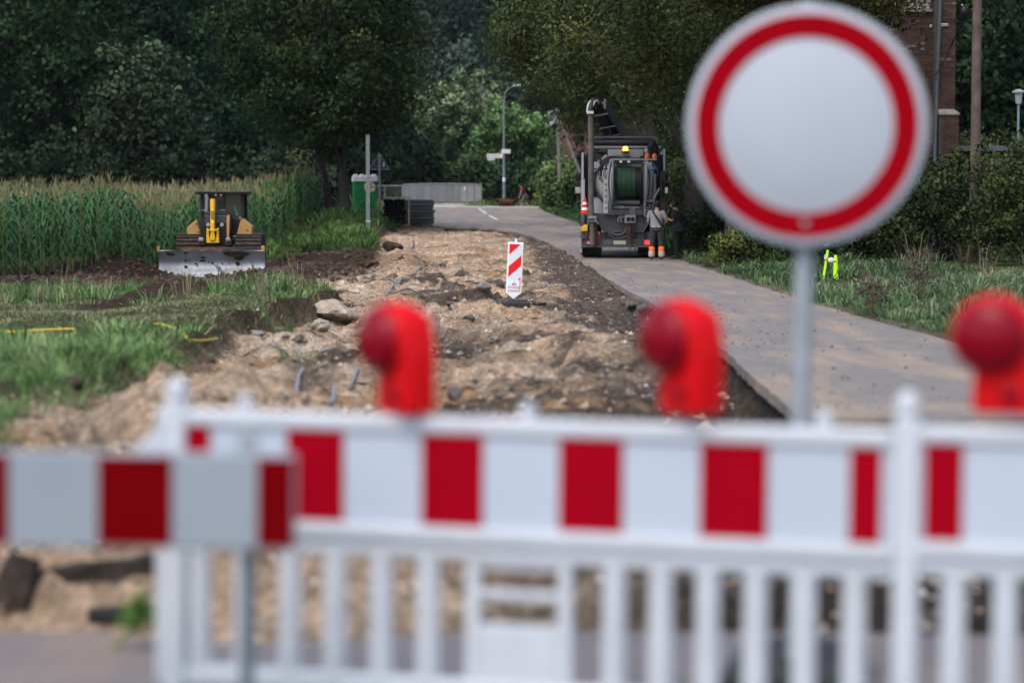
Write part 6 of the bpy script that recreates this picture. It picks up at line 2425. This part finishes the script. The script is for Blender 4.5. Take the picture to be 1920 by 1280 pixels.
mb.bb((-1.0, -.03, 1.8), (-.1, -.003, 3.0))
wd = mb.build('window', GLASSD, t)
mb = MB()
mb.bb((-1.06, -.05, 1.72), (-.04, -.032, 1.8))
mb.build('sill', LG, wd)

# ------------------------------------------------------------ brick building on the right
YB = 68.0
kB = YB / F_PX
wx = lambda px: (px - 960) * kB
gB = .2
xR = wx(1746)
t = thing('brick_building', (xR, YB, gB), 'old brown brick building with buttress and drainpipe, upper right behind the sign', 'building')
MORT = mat('lime_mortar', (.085, .076, .068), .95, var=.3, scale=6)
zB = lambda py: CAM_H - (py - 390) * kB - gB
mb = MB()
mb.bb((-4.2, .0, -.3), (0, 8, 12))
wall = mb.build('wall', MORT, t)
xb0, xb1 = wx(1744.5) - xR, wx(1786) - xR
capz = zB(219)
mb = MB()
mb.bb((.0, -.45, -.3), (xb1 - .07, .6, 12))
butt = mb.build('buttress', MORT, t)
mb = MB()
mb.bb((xb0 + .09, -.75, -.3), (xb1 - .012, -.45, capz))
low = mb.build('buttress_foot', MORT, t)
mb = MB()
x0, x1 = xb0 + .06, xb1 + .02
mb.add([(x0, -.80, capz), (x1, -.80, capz), (x1, -.44, capz), (x0, -.44, capz), (x0, -.80, capz + .05), (x1, -.80, capz + .05), (x1 - .12, -.44, capz + .19), (x0, -.44, capz + .19)],
       [(3, 2, 1, 0), (4, 5, 6, 7), (0, 1, 5, 4), (1, 2, 6, 5), (2, 3, 7, 6), (3, 0, 4, 7)])
mb.build('coping_stone', mat('pale_sandstone', (.18, .17, .15), .9, var=.3, scale=6), t, bevel=.01)
BRK = [mat('brown_brick_%s' % w, c, .9, var=.25, scale=10, bump=.4, bscale=40) for w, c in (('dark', (.045, .028, .024)), ('red', (.078, .038, .030)), ('mid', (.062, .036, .029)), ('ochre', (.075, .052, .04)), ('pale', (.13, .115, .10)))]
proto_b = []
for k, m in enumerate(BRK):
    mb = MB()
    mb.box((0, 0, 0), (.238, .03, .066))
    o = mb.build('brick', m, wall)
    bpy.data.objects.remove(o)
protos_me = {}
for k, m in enumerate(BRK):
    for wd_ in (.238, .113):
        mb = MB()
        mb.box((0, 0, 0), (wd_, .030, .066))
        me = bpy.data.meshes.new('brick')
        me.from_pydata(mb.v, [], mb.f)
        me.materials.append(m)
        protos_me[(k, wd_)] = me
gb = random.Random(9)


def courses(parent, x0, x1, y, z0, z1, seen):
    out = []
    row = 0
    z = z0
    while z < z1:
        x = x1
        i = row % 2
        while x - x0 > .10:
            w = .238 if i % 2 == 0 else .113
            if x - w < x0 - .02:
                w = .113
                if x - w < x0 - .03:
                    break
            out.append((parent, x - w / 2, y - .011 + gb.uniform(-.003, .003), z + .038, w, seen(x - w / 2, z)))
            x -= w + .011
            i += 1
        z += .0775
        row += 1
    return out


lst = courses(butt, .0, xb1 - .07, -.45, capz + .2, zB(-12), lambda x, z: 3)
lst += courses(low, xb0 + .09, xb1 - .012, -.75, zB(305), capz, lambda x, z: 2)
lst += courses(wall, -1.4, .0, 0, zB(200), zB(-12), lambda x, z: 1 + x * .2)
lst += courses(wall, -4.2, -1.4, 0, -.3, 12, lambda x, z: 0)
lst += courses(wall, -1.4, .0, 0, -.3, zB(200), lambda x, z: 0)
lst += courses(butt, .0, xb1 - .07, -.45, zB(-12) + .02, 12, lambda x, z: 0)
lst.sort(key=lambda q: -q[5])
rest = {}
for n_, (par, x, y, z, w, _) in enumerate(lst):
    r_ = gb.random()
    k = 0 if r_ < .3 else 1 if r_ < .58 else 2 if r_ < .85 else 3 if r_ < .96 else 4
    if n_ < 290:
        o = bpy.data.objects.new('brick', protos_me[(k, w)])
        COL.objects.link(o)
        o.parent = par
        o.location = (x, y, z)
    else:
        rest.setdefault(k, MB()).box((x, y, z), (w, .03, .066))
for k, mb in rest.items():
    o = mb.build('brickwork', BRK[k], wall)
    o['kind'] = 'stuff'
# shuttered window, drainpipe, insulators, cable
z0 = zB(21)
mb = MB()
mb.bb((wx(1672) - xR, -.06, z0), (wx(1739) - xR, .02, z0 + 1.6))
wn_ = mb.build('window', mat('shutter_shadow', (.03, .03, .03), .8), t)
for k in range(9):
    mb = MB()
    mb.box(((wx(1672) + wx(1739)) / 2 - xR, -.075, z0 + .05 + k * .085), (wx(1739) - wx(1672), .012, .074), (R(-14), 0, 0))
    mb.build('slat', mat('shutter_grey', (.22, .225, .22), .6, var=.08), wn_)
mb = MB()
mb.bb((wx(1668) - xR, -.12, z0 - .07), (wx(1742) - xR, -.0, z0 - .002))
mb.build('sill', mat('pale_sandstone', (.27, .25, .22)), wn_)
mb = MB()
mb.tube([(wx(1752) - xR, -.53, 12), (wx(1751.5) - xR, -.53, zB(10)), (wx(1747) - xR, -.53, zB(160)), (wx(1746) - xR, -.53, zB(255)), (wx(1744) - xR, -.6, zB(285)), (wx(1744) - xR, -.6, -.3)], .055, 12)
dp = mb.build('drainpipe', mat('drainpipe_zinc', (.085, .10, .11), .45, metal=.3, var=.15), t, smooth=True)
for py in (60, 150):
    mb = MB()
    mb.lathe([(.062, 0), (.068, .02), (.062, .04)], 12, Matrix.Translation((wx(1750 if py < 100 else 1747.3) - xR, -.53, zB(py))))
    mb.build('pipe_clip', MATS['drainpipe_zinc'], dp, smooth=True)
for px in (1740.5, 1756, 1760.5, 1765):
    yy = -.06 if px < 1744 else -.50
    mb = MB()
    mb.box((wx(px) - xR, yy, zB(52)), (.055, .05, .075))
    ib = mb.build('cable_clamp', mat('clamp_white', (.5, .5, .5), .5), t, bevel=.006)
    mb = MB()
    mb.box((wx(px) - xR, yy - .028, zB(52)), (.024, .01, .03))
    mb.build('clamp_hole', BLK, ib)
a = Vector((wx(1790), YB - .3, zB(78) + gB))
mb = MB()
P = [at(1745, 151, YB - .6), at(1753, 142, YB - .6), at(1763, 128, YB - .6), at(1774, 108, YB - .7), at(1783, 86, YB - .9), at(1800, 52, YB - 2), at(1826, 20, 60.3)]
mb.tube(P, .018, 6)
tag(mb.build('cable', BLK, None, smooth=True), 'black cable sagging from the brick buttress to the wooden pole', 'cable')
mb = MB()
P = [at(1787, 38, YB), at(1800, 42, 64), at(1815, 38, 62), at(1828, 26, 60.2)]
mb.tube(P, .012, 5)
tag(mb.build('cable', BLK, None, smooth=True), 'thin upper cable between building corner and wooden pole', 'cable')
# flat shed roof beside it
t = thing('shed', (wx(1786) + .1, 72, .2), 'low dark flat roofed shed beside the brick buttress, behind the bushes', 'shed')
mb = MB()
mb.bb((0, 0, -.2), (3.0, 3, 2.85))
mb.build('wall', mat('shed_wall', (.04, .035, .03), .9, var=.3), t)
mb = MB()
zz = CAM_H - (274 - 390) * 72 / F_PX - .2
mb.bb((-.05, -.2, zz - .16), (3.2, 3.2, zz))
mb.build('roof', mat('shed_roof', (.13, .13, .135), .7, var=.2), t)
# wooden pole
Yq = 60
pb = at(1826, 500, Yq)
g0 = gz(pb.x, Yq)
t = thing('utility_pole', (pb.x, Yq, g0), 'tall brown wooden utility pole in the bushes at the right', 'utility pole')
mb = MB()
tp = at(1833, -60, Yq)
pts = [(( tp.x - pb.x) * f, 0, -.4 + (tp.z - g0 + .4) * f) for f in np.linspace(0, 1, 8)]
mb.tube(pts, list(np.linspace(.135, .112, 8)), 16)
mb.build('pole', mat('brown_pole_wood', (.10, .078, .066), .9, var=.35, scale=3, bump=.6, bscale=12), t, smooth=True)
mb = MB()
mb.ell((-.30, 0, at(1810, 22, Yq).z - g0), (.12, .1, .14))
mb.build('junction_box', BLK, t, smooth=True)
mb = MB()
mb.bb((-.3, -.02, at(1810, 20, Yq).z - g0 - .02), (0, .02, at(1810, 20, Yq).z - g0 + .02))
mb.build('bracket', BLK, t)
# garden lamp
Yq = 90
pb = at(1909, 250, Yq)
kq2 = Yq / F_PX
g0 = gz(pb.x, Yq)
Z = lambda py: CAM_H - (py - 390) * kq2 - g0
t = thing('street_lamp', (pb.x, Yq, g0), 'small mushroom shaped lamp on a pale blue pole at the right edge', 'street lamp')
mb = MB()
mb.cyl((0, 0, -.1), (0, 0, Z(196)), .045, 10)
mb.build('pole', mat('pale_blue_paint', (.16, .24, .28), .5, var=.1), t, smooth=True)
mb = MB()
mb.lathe([(.09, Z(196)), (.11, Z(194)), (.15, Z(175)), (.0, Z(175))], 16)
mb.build('lamp_glass', mat('opal_glass', (.42, .44, .45), .4), t, smooth=True)
mb = MB()
mb.lathe([(.0, Z(168.5)), (.06, Z(169)), (.25, Z(173)), (.25, Z(175.5)), (.0, Z(175))], 18)
mb.build('lamp_cap', mat('lamp_cap_grey', (.28, .28, .26), .5), t, smooth=True)

# ------------------------------------------------------------ fluorescent stakes in the right verge
NEON = mat('fluorescent_yellow', (.42, .80, .015), .5, var=.08, emit=.12)
stk = [((1540.5, 535), (1552, 469), 48.0, 'left fluorescent yellow stake leaning right in the verge'), ((1571.5, 534), (1567.5, 478), 48.0, 'right front fluorescent yellow stake in the verge'), ((1564.5, 514), (1566.5, 479), 48.7, 'rear fluorescent yellow stake behind the other two')]
for (a, b, Y, lab) in stk:
    p0, p1 = at(a[0], a[1] + 4, Y), at(b[0], b[1], Y + .03)
    g0 = gz(p0.x, Y)
    mb = MB()
    base = Vector((p0.x, Y, min(g0, p0.z) - .05))
    d = p1 - base
    ln = d.length
    q_ = d.to_track_quat('Z', 'Y').to_matrix().to_4x4()
    mb.box((0, 0, ln / 2), (.050, .030, ln))
    o = mb.build('stake', NEON, None, bevel=.004)
    o.matrix_basis = Matrix.Translation(base) @ q_
    tag(o, lab, 'stake', 'fluorescent stakes in the verge')
mb = MB()
for a, b in (((1547, 488), (1553, 485)), ((1553, 485), (1560, 491)), ((1560, 491), (1568, 491))):
    pa, pb_ = at(*a, 47.95), at(*b, 47.95)
    mb.tube([pa, pa.lerp(pb_, .5) + Vector((0, -.01, .01)), pb_], .018, 6)
tag(mb.build('tape', mat('orange_red_tape', (.60, .10, .03), .5), None, smooth=True), 'orange red tape tied round the fluorescent stakes', 'tape')
mb = MB()
c_ = at(1558.5, 488, 47.93)
mb.ell(tuple(c_), (.066, .03, .055), 14, 8)
mb.tube([at(1547, 486, 47.93), at(1546, 480, 47.93), at(1548.5, 477, 47.93), at(1550, 481, 47.93)], .012, 6)
tag(mb.build('plastic_bag', mat('white_plastic_film', (.62, .64, .68), .4, var=.1), None, smooth=True), 'small knotted white plastic bag on the tape between the stakes', 'bag')
# ------------------------------------------------------------ people and the dog
SKIN = mat('skin', (.34, .20, .145), .55, var=.06)
SKIN_T = mat('tanned_skin', (.25, .14, .095), .55, var=.06)


def skin(name, nodes, edges, m, parent, sub=1, root=0):
    """nodes: (x, y, z, r[, r2]); grows one continuous surface round the chain"""
    me = bpy.data.meshes.new(name)
    me.from_pydata([n[:3] for n in nodes], edges, [])
    o = bpy.data.objects.new(name, me)
    COL.objects.link(o)
    o.parent = parent
    md = o.modifiers.new('skin', 'SKIN')
    md.use_smooth_shade = True
    md.branch_smoothing = .3
    for i, n in enumerate(nodes):
        sv = me.skin_vertices[0].data[i]
        r = (n[3], n[4]) if len(n) > 4 else (n[3], n[3])
        sv.radius = r
        sv.use_root = i == root
    sb = o.modifiers.new('sub', 'SUBSURF')
    sb.levels = sb.render_levels = sub
    me.materials.append(m)
    return o


def loft(mb, rings, n=20, wob=.0, seed=0):
    vs, fs = [], []
    for i, (c, rx, ry) in enumerate(rings):
        for j in range(n):
            a = 2 * math.pi * j / n
            k = 1 + wob * 8 * float(vnoise(j * .9 + seed, i * .8, seed))
            vs.append((c[0] + rx * k * math.cos(a), c[1] + ry * k * math.sin(a), c[2]))
    m = len(rings)
    for i in range(m - 1):
        for j in range(n):
            fs.append((i * n + (j + 1) % n, i * n + j, (i + 1) * n + j, (i + 1) * n + (j + 1) % n))
    fs += [tuple(range(n)), tuple((m - 1) * n + j for j in range(n - 1, -1, -1))]
    mb.add(vs, fs)


def chain(*ks):
    return [(ks[i], ks[i + 1]) for i in range(len(ks) - 1)]


def person(label, loc, yaw, P, mats, face=True):
    """P gives the joints in the person's own frame: +y is the way they face, x to their right"""
    t = thing('person', loc, label, 'person', None, (0, 0, yaw))
    V = lambda k: P[k]
    names, nodes, edges = {}, [], []

    def add(k, p, r):
        names[k] = len(nodes)
        nodes.append((*p, *((r,) if not isinstance(r, tuple) else r)))

    add('pelvis', V('pelvis'), (.125, .085))
    add('waist', V('waist'), (.115, .08))
    add('chest', V('chest'), (.13, .09))
    add('neck0', V('neck'), (.075, .07))
    n_ = Vector(V('neck'))
    h = Vector(V('head'))
    add('neck1', n_.lerp(h, .42), .058)
    add('jaw', n_.lerp(h, .68) + Vector((0, .012, 0)), (.068, .078))
    add('brow', h, (.078, .098))
    add('crown', h + (h - n_).normalized() * .085, (.062, .078))
    edges += chain('pelvis', 'waist', 'chest', 'neck0', 'neck1', 'jaw', 'brow', 'crown')
    for s in ('l', 'r'):
        sg = -1 if s == 'l' else 1
        add('sh' + s, V('sh' + s), .062)
        add('el' + s, V('el' + s), .043)
        add('wr' + s, V('wr' + s), .029)
        w, e = Vector(V('wr' + s)), Vector(V('el' + s))
        d = (w - e).normalized()
        u = d.orthogonal().normalized()
        if 'hand' + s in P:
            d = (Vector(P['hand' + s]) - w).normalized()
        sd = d.cross(Vector((0, 0, 1)) if abs(d.z) < .8 else Vector((0, 1, 0))).normalized()
        nn = sd.cross(d)
        add('palm' + s, w + d * .075, (.036, .018))
        edges += chain('chest', 'sh' + s, 'el' + s, 'wr' + s, 'palm' + s)
        for k in range(4):
            off = (k - 1.5) * .019
            L_ = (.062, .072, .068, .052)[k]
            add('f%d%s' % (k, s), w + d * (.095 + L_ * .5) + sd * off + nn * .006, .009)
            add('g%d%s' % (k, s), w + d * (.095 + L_) + sd * off * 1.1 + nn * .026, .008)
            edges += chain('palm' + s, 'f%d%s' % (k, s), 'g%d%s' % (k, s))
        add('th' + s, w + d * .06 + sd * .05 * sg + nn * .02, .010)
        add('ti' + s, w + d * .095 + sd * .058 * sg + nn * .034, .009)
        edges += chain('palm' + s, 'th' + s, 'ti' + s)
        add('hip' + s, V('hip' + s), .075)
        add('kn' + s, V('kn' + s), .058)
        add('an' + s, V('an' + s), .040)
        a = Vector(V('an' + s))
        fd = Vector(P.get('toe' + s, (a.x, a.y + .17, a.z - .055)))
        add('to' + s, fd, (.038, .028))
        edges += chain('pelvis', 'hip' + s, 'kn' + s, 'an' + s, 'to' + s)
    if face:
        add('nose', h + Vector((0, .108, -.03)), .013)
        edges += chain('brow', 'nose')
    for sg in (-1, 1):
        add('ear%d' % sg, h + Vector((sg * .082, -.005, -.02)), (.012, .022))
        edges += chain('brow', 'ear%d' % sg)
    E = [(names[a], names[b]) for a, b in edges]
    skin('body', nodes, E, mats.get('skin', SKIN), t, sub=2)
    # hair
    mb = MB()
    mb.ell(tuple(h + Vector((0, -.022, .022))), (.100, .116, .112), 18, 12)
    for i in range(len(mb.v)):
        p = Vector(mb.v[i])
        k = 1 + .10 * float(vnoise(p.x * 40, p.y * 40 + p.z * 30, 5))
        c_ = h + Vector((0, -.022, .022))
        mb.v[i] = tuple(c_ + (p - c_) * k)
    mb.f = [f for f in mb.f if not any((Vector(mb.v[i]) - h).y > .055 and (Vector(mb.v[i]) - h).z < .055 for i in f) and not all((Vector(mb.v[i]) - h).z < -.075 for i in f)]
    mb.build('hair', mats['hair'], t, smooth=True)
    if face:
        for sg in (-1, 1):
            mb = MB()
            mb.ell(tuple(h + Vector((sg * .033, .088, .0))), (.013, .008, .009), 8, 6)
            mb.build('eye', mat('dark_eye', (.02, .015, .012), .3), t, smooth=True)
        mb = MB()
        mb.ell(tuple(h + Vector((0, .086, -.075))), (.024, .01, .007), 10, 5)
        mb.build('mouth', mat('lip', (.22, .09, .075), .5), t, smooth=True)
    # shirt: torso with short sleeves, lofted over the body
    pe, wa, ch, nk = Vector(V('pelvis')), Vector(V('waist')), Vector(V('chest')), Vector(V('neck'))
    fat, hr = mats.get('fat', 1), mats.get('hem_r', .175)
    hem = pe.lerp(wa, mats.get('hem', .15))
    shw = (Vector(V('shr')) - Vector(V('shl'))).length / 2
    rings = [(nk + Vector((0, 0, .025)), .062, .060), (nk + Vector((0, 0, .002)), .078, .072), (nk + Vector((0, -.01, -.028)), shw * .72, .085), (nk.lerp(ch, .40), shw + .045, .115 * fat),
             (ch, .195 * fat, .138 * fat), (wa.lerp(ch, .4), .178 * fat, .132 * fat), (wa, .170 * fat, .130 * fat), (wa.lerp(hem, .55), (.172 * fat + hr) / 2, (.132 * fat + hr * .78) / 2), (hem, hr, hr * .78), (hem + Vector((0, 0, .004)), hr - .02, hr * .78 - .02)]
    mb = MB()
    loft(mb, rings, 22, wob=mats.get('wob', .006), seed=len(label))
    for s in ('l', 'r'):
        sh, el = Vector(V('sh' + s)), Vector(V('el' + s))
        e = sh.lerp(el, mats.get('sleeve', .62))
        inn = sh.lerp(ch, .35) + Vector((0, 0, .02))
        mb.tube([inn, sh + Vector((0, 0, .012)), sh.lerp(e, .5), e, e.lerp(sh, .03)], [.07, .083, .078, .073, .055], 14)
    mb.build('shirt', mats['shirt'], t, smooth=True)
    mb = MB()
    loft(mb, [(pe + Vector((0, 0, .13)), .155, .118), (pe + Vector((0, 0, .10)), .165, .128), (pe + Vector((0, -.008, 0)), .182, .145), (pe + Vector((0, -.01, -.07)), .178, .140), (pe + Vector((0, 0, -.12)), .13, .10)], 22, wob=.004, seed=3)
    for s in ('l', 'r'):
        hp, kn, an = Vector(V('hip' + s)), Vector(V('kn' + s)), Vector(V('an' + s))
        if mats.get('shorts'):
            P_ = [hp + Vector((0, 0, .05)), hp.lerp(kn, .3), hp.lerp(kn, .98), hp.lerp(kn, .95)]
            R_ = [.105, .112, .108, .08]
        else:
            P_ = [hp + Vector((0, 0, .05)), hp.lerp(kn, .25), hp.lerp(kn, .6), kn, kn.lerp(an, .3), kn.lerp(an, .7), kn.lerp(an, .95), kn.lerp(an, .93)]
            R_ = [.102, .108, .095, .082, .084, .080, .078, .06]
        mb.tube(P_, R_, 16)
    mb.build('trousers', mats['trousers'], t, smooth=True)
    for s in ('l', 'r'):
        a = Vector(V('an' + s))
        fd = Vector(P.get('toe' + s, (a.x, a.y + .17, a.z - .055)))
        skin('shoe', [(*(a + Vector((0, 0, .04))), .056), (*(a + Vector((0, -.02, -.042))), .05, .045), (*a.lerp(fd, .55), .048, .04), (*fd, .042, .034)], [(0, 1), (1, 2), (2, 3)], mats['shoe'], t, sub=1)
    return t


TR_D = mat('dark_work_trousers', (.040, .036, .038), .85, var=.2, scale=6, bump=.3, bscale=8)
ORNG = mat('hi_vis_orange', (.85, .19, .015), .6, var=.08, emit=.05)
REFL = mat('reflective_grey', (.42, .37, .34), .5, var=.1)
HAIRD = mat('dark_hair', (.014, .011, .010), .7, var=.3)
P1 = dict(pelvis=(0, 0, .95), waist=(0, .01, 1.10), chest=(0, .01, 1.30), neck=(0, .02, 1.46), head=(.015, .06, 1.635),
          shl=(-.19, .0, 1.40), shr=(.19, .0, 1.40), ell=(-.27, .04, 1.14), elr=(.30, .0, 1.15), wrl=(-.20, .24, 1.04), wrr=(.20, .17, 1.02), handl=(-.10, .34, 1.06), handr=(.08, .26, 1.04),
          hipl=(-.10, 0, .90), hipr=(.10, 0, .90), knl=(-.13, .02, .50), knr=(.13, .02, .50), anl=(-.15, 0, .09), anr=(.15, 0, .09))
Yw = 71.8
px_ = at(1231, 487, Yw)
w1 = person('person in a grey T-shirt and dark trousers with orange ankle bands, seen from behind', (px_.x, Yw, gz(px_.x, Yw) + .14), R(-8), P1,
            dict(hair=HAIRD, shirt=mat('grey_tshirt', (.235, .235, .25), .85, var=.12, scale=7, bump=.4, bscale=7), trousers=TR_D, shoe=mat('brown_boot', (.20, .06, .03), .7, var=.2), hem=.15, hem_r=.192, fat=1.08))
for s in (-1, 1):
    mb = MB()
    mb.lathe([(.078, .40), (.088, .38), (.088, .27), (.085, .265)], 16, Matrix.Translation((s * .142, .005, 0)), caps=False)
    mb.build('orange_band', ORNG, w1, smooth=True)
    mb = MB()
    mb.lathe([(.086, .268), (.094, .255), (.097, .12), (.088, .10)], 16, Matrix.Translation((s * .148, .005, 0)), caps=False)
    mb.build('reflective_gaiter', REFL, w1, smooth=True)
    mb = MB()
    mb.box((s * .08, -.142, .985), (.05, .012, .022), (0, s * R(-25), 0))
    mb.build('pocket_flash', mat('pocket_white', (.6, .6, .6), .6), w1, bevel=.004)
mb = MB()
mb.tube([(-.10, .10, 1.46), (-.115, .0, 1.475), (-.10, -.11, 1.42), (.0, -.165, 1.28), (.12, -.155, 1.10), (.20, -.07, .99), (.21, .05, .95)], .026, 8)
tag(mb.build('shoulder_strap', BLK, w1, smooth=True))
mb = MB()
mb.prism([(.17, .98), (.235, .98), (.255, .60), (.19, .58)], -.10, .10)
tag(mb.build('bag', BLK, w1, bevel=.02))

P2 = dict(pelvis=(0, 0, .93), waist=(0, .0, 1.10), chest=(0, .03, 1.32), neck=(0, .07, 1.47), head=(0, .15, 1.62),
          shl=(-.19, .03, 1.40), shr=(.19, .03, 1.40), ell=(-.23, .14, 1.13), elr=(.22, .16, 1.14), wrl=(-.10, .36, 1.25), wrr=(.10, .37, 1.24), handl=(-.05, .46, 1.29), handr=(.05, .46, 1.28),
          hipl=(-.10, 0, .90), hipr=(.10, 0, .90), knl=(-.10, .03, .50), knr=(.11, -.02, .50), anl=(-.10, .03, .09), anr=(.12, -.08, .09))
Yw = 72.6
px_ = at(1271, 487, Yw)
g0 = max(gz(px_.x, Yw), at(1262, 486, Yw).z)
w2 = person('person in a loose black jacket looking down at a phone beside the lorry', (px_.x, Yw, g0), R(78), P2,
            dict(hair=HAIRD, shirt=mat('black_jacket', (.012, .013, .020), .9, var=.2, scale=6, bump=.3, bscale=6), trousers=mat('dark_green_trousers', (.018, .022, .017), .9, var=.2), shoe=mat('dark_boot', (.015, .013, .012), .7), hem=-.55, hem_r=.36, fat=1.22, sleeve=.7, wob=.02, skin=SKIN_T))
ph_ = thing('phone', w2.matrix_basis @ Vector((0, .47, 1.31)), 'dark phone held by the person in the black jacket', 'phone', None, (R(35), 0, R(78)))
mb = MB()
mb.box((0, 0, 0), (.075, .012, .15))
b_ = mb.build('case', BLK, ph_, bevel=.006)
mb = MB()
mb.box((0, -.0075, 0), (.066, .003, .135))
mb.build('screen', GLASSD, ph_)

# ---- walker with dog on the far pavement
Yw = 157.9
px_ = at(983, 386, Yw)
g0 = gz(px_.x, Yw)
P3 = dict(pelvis=(0, 0, .95), waist=(0, .04, 1.10), chest=(0, .12, 1.31), neck=(0, .19, 1.46), head=(0, .25, 1.63),
          shl=(-.19, .14, 1.40), shr=(.19, .14, 1.40), ell=(-.25, .22, 1.12), elr=(.25, -.05, 1.13), wrl=(-.24, .30, .88), wrr=(.26, -.18, .90),
          hipl=(-.10, 0, .90), hipr=(.10, 0, .90), knl=(-.11, .16, .50), knr=(.11, -.10, .52), anl=(-.11, .12, .09), anr=(.11, -.34, .16), toer=(.11, -.20, .06))
w3 = person('person in shorts and a dark vest over a red shirt walking on the far road', (px_.x, Yw, g0), R(86), P3,
            dict(hair=HAIRD, shirt=mat('dark_vest', (.020, .022, .036), .85, var=.15), trousers=mat('olive_shorts', (.10, .095, .075), .85, var=.15), shoe=mat('grey_trainer', (.22, .2, .17), .7), shorts=True, hem=.2, hem_r=.185, sleeve=.3))
for s in (-1, 1):
    sh, el = Vector(P3['shl' if s < 0 else 'shr']), Vector(P3['ell' if s < 0 else 'elr'])
    mb = MB()
    mb.tube([sh + Vector((0, .02, .03)), sh.lerp(el, .25), sh.lerp(el, .5)], [.075, .085, .08], 12)
    mb.build('red_sleeve', mat('red_shirt', (.42, .025, .045), .8), w3, smooth=True)
# dog: long haired, reddish brown, walking left with raised tail
DOG = mat('reddish_brown_coat', (.075, .025, .016), .75, var=.4, scale=12, bump=.6, bscale=25)
dpx = at(950, 386, Yw)
dg = thing('dog', (dpx.x, Yw - .15, gz(dpx.x, Yw - .15)), 'long haired reddish brown dog on a lead walking ahead of the person', 'dog', None, (0, 0, R(90)))
dn = [(0, -.30, .56, .12, .13), (0, 0, .56, .135, .15), (0, .24, .56, .135, .17), (0, .42, .66, .075, .09), (0, .54, .70, .075, .075), (0, .64, .68, .045, .045), (0, .75, .66, .035, .032),
      (-.09, .22, .40, .07, .08), (-.09, .26, .22, .04), (-.09, .28, .05, .035), (-.09, .34, .03, .035), (.09, .22, .40, .07, .08), (.09, .14, .24, .04), (.09, .10, .08, .034), (.09, .15, .03, .034),
      (-.09, -.32, .44, .08, .11), (-.09, -.24, .33, .05), (-.09, -.42, .20, .034), (-.09, -.38, .05, .032), (-.09, -.31, .03, .034), (.09, -.32, .44, .08, .11), (.09, -.34, .32, .05), (.09, -.52, .22, .034), (.09, -.54, .07, .032), (.09, -.47, .03, .034),
      (0, -.46, .60, .045), (0, -.62, .66, .04), (0, -.78, .74, .025), (-.07, .50, .73, .03, .02), (-.095, .52, .60, .045, .02), (.07, .50, .73, .03, .02), (.095, .52, .60, .045, .02)]
de = chain(0, 1, 2, 3, 4, 5, 6) + chain(2, 7, 8, 9, 10) + chain(2, 11, 12, 13, 14) + chain(0, 15, 16, 17, 18, 19) + chain(0, 20, 21, 22, 23, 24) + chain(0, 25, 26, 27) + chain(4, 28, 29) + chain(4, 30, 31)
skin('body', dn, de, DOG, dg, sub=2, root=1)
g = np.random.default_rng(8)
n = 900
u = g.uniform(0, 1, n)
yy = -.40 + u * .85
sx = g.choice([-1, 1], n) * g.uniform(.05, .13, n)
C = np.stack([sx, yy, .40 - .06 * g.uniform(0, 1, n) + .12 * g.uniform(-1, 1, n) - .10 * np.exp(-((yy - .25) / .16) ** 2) * g.uniform(0, 1, n)], 1)
T_ = np.stack([g.normal(size=n) * .02, -.62 + g.uniform(-.18, .16, n), .60 + g.normal(size=n) * .04], 1)[:220]
T_[:, 2] += -(T_[:, 1] + .62) * .45
C = np.concatenate([C, T_])
leaf_cloud('long_hair', C, .10, np.tile([.080, .026, .016], (len(C), 1)) * g.uniform(.6, 1.5, (len(C), 1)), dg, 9, up=0.0)
for s in (-1, 1):
    mb = MB()
    mb.ell((s * .045, .60, .725), (.012, .012, .012), 8, 6)
    mb.build('eye', BLK, dg, smooth=True)
mb = MB()
mb.ell((0, .785, .665), (.02, .016, .016), 8, 6)
mb.build('nose', BLK, dg, smooth=True)
mb = MB()
hand = w3.matrix_basis @ Vector((-.24, .34, .78))
dq = dg.matrix_basis @ Vector((0, .40, .76))
mid = dg.matrix_basis @ Vector((0, -.45, .80))
mb.tube([dq, dq.lerp(mid, .5) + Vector((0, -.03, -.02)), mid, hand], .014, 6)
tag(mb.build('lead', BLK, None, smooth=True), 'thin dark lead running from the dog to the hand of the person walking', 'lead')
# ------------------------------------------------------------ thin summer haze in the air over the whole place
HAZE_D = 0.00004
mb = MB()
mb.bb((-1900, -400, -8), (1900, 2700, 60))
hz = bpy.data.materials.new('thin_haze')
hz.use_nodes = True
hn, hl = hz.node_tree.nodes, hz.node_tree.links
hn.remove(hn['Principled BSDF'])
pv = hn.new('ShaderNodeVolumePrincipled')
pv.inputs['Color'].default_value = (.80, .88, 1.0, 1)
pv.inputs['Density'].default_value = HAZE_D
hl.new(pv.outputs[0], hn['Material Output'].inputs['Volume'])
tag(mb.build('haze', hz), kind='stuff')
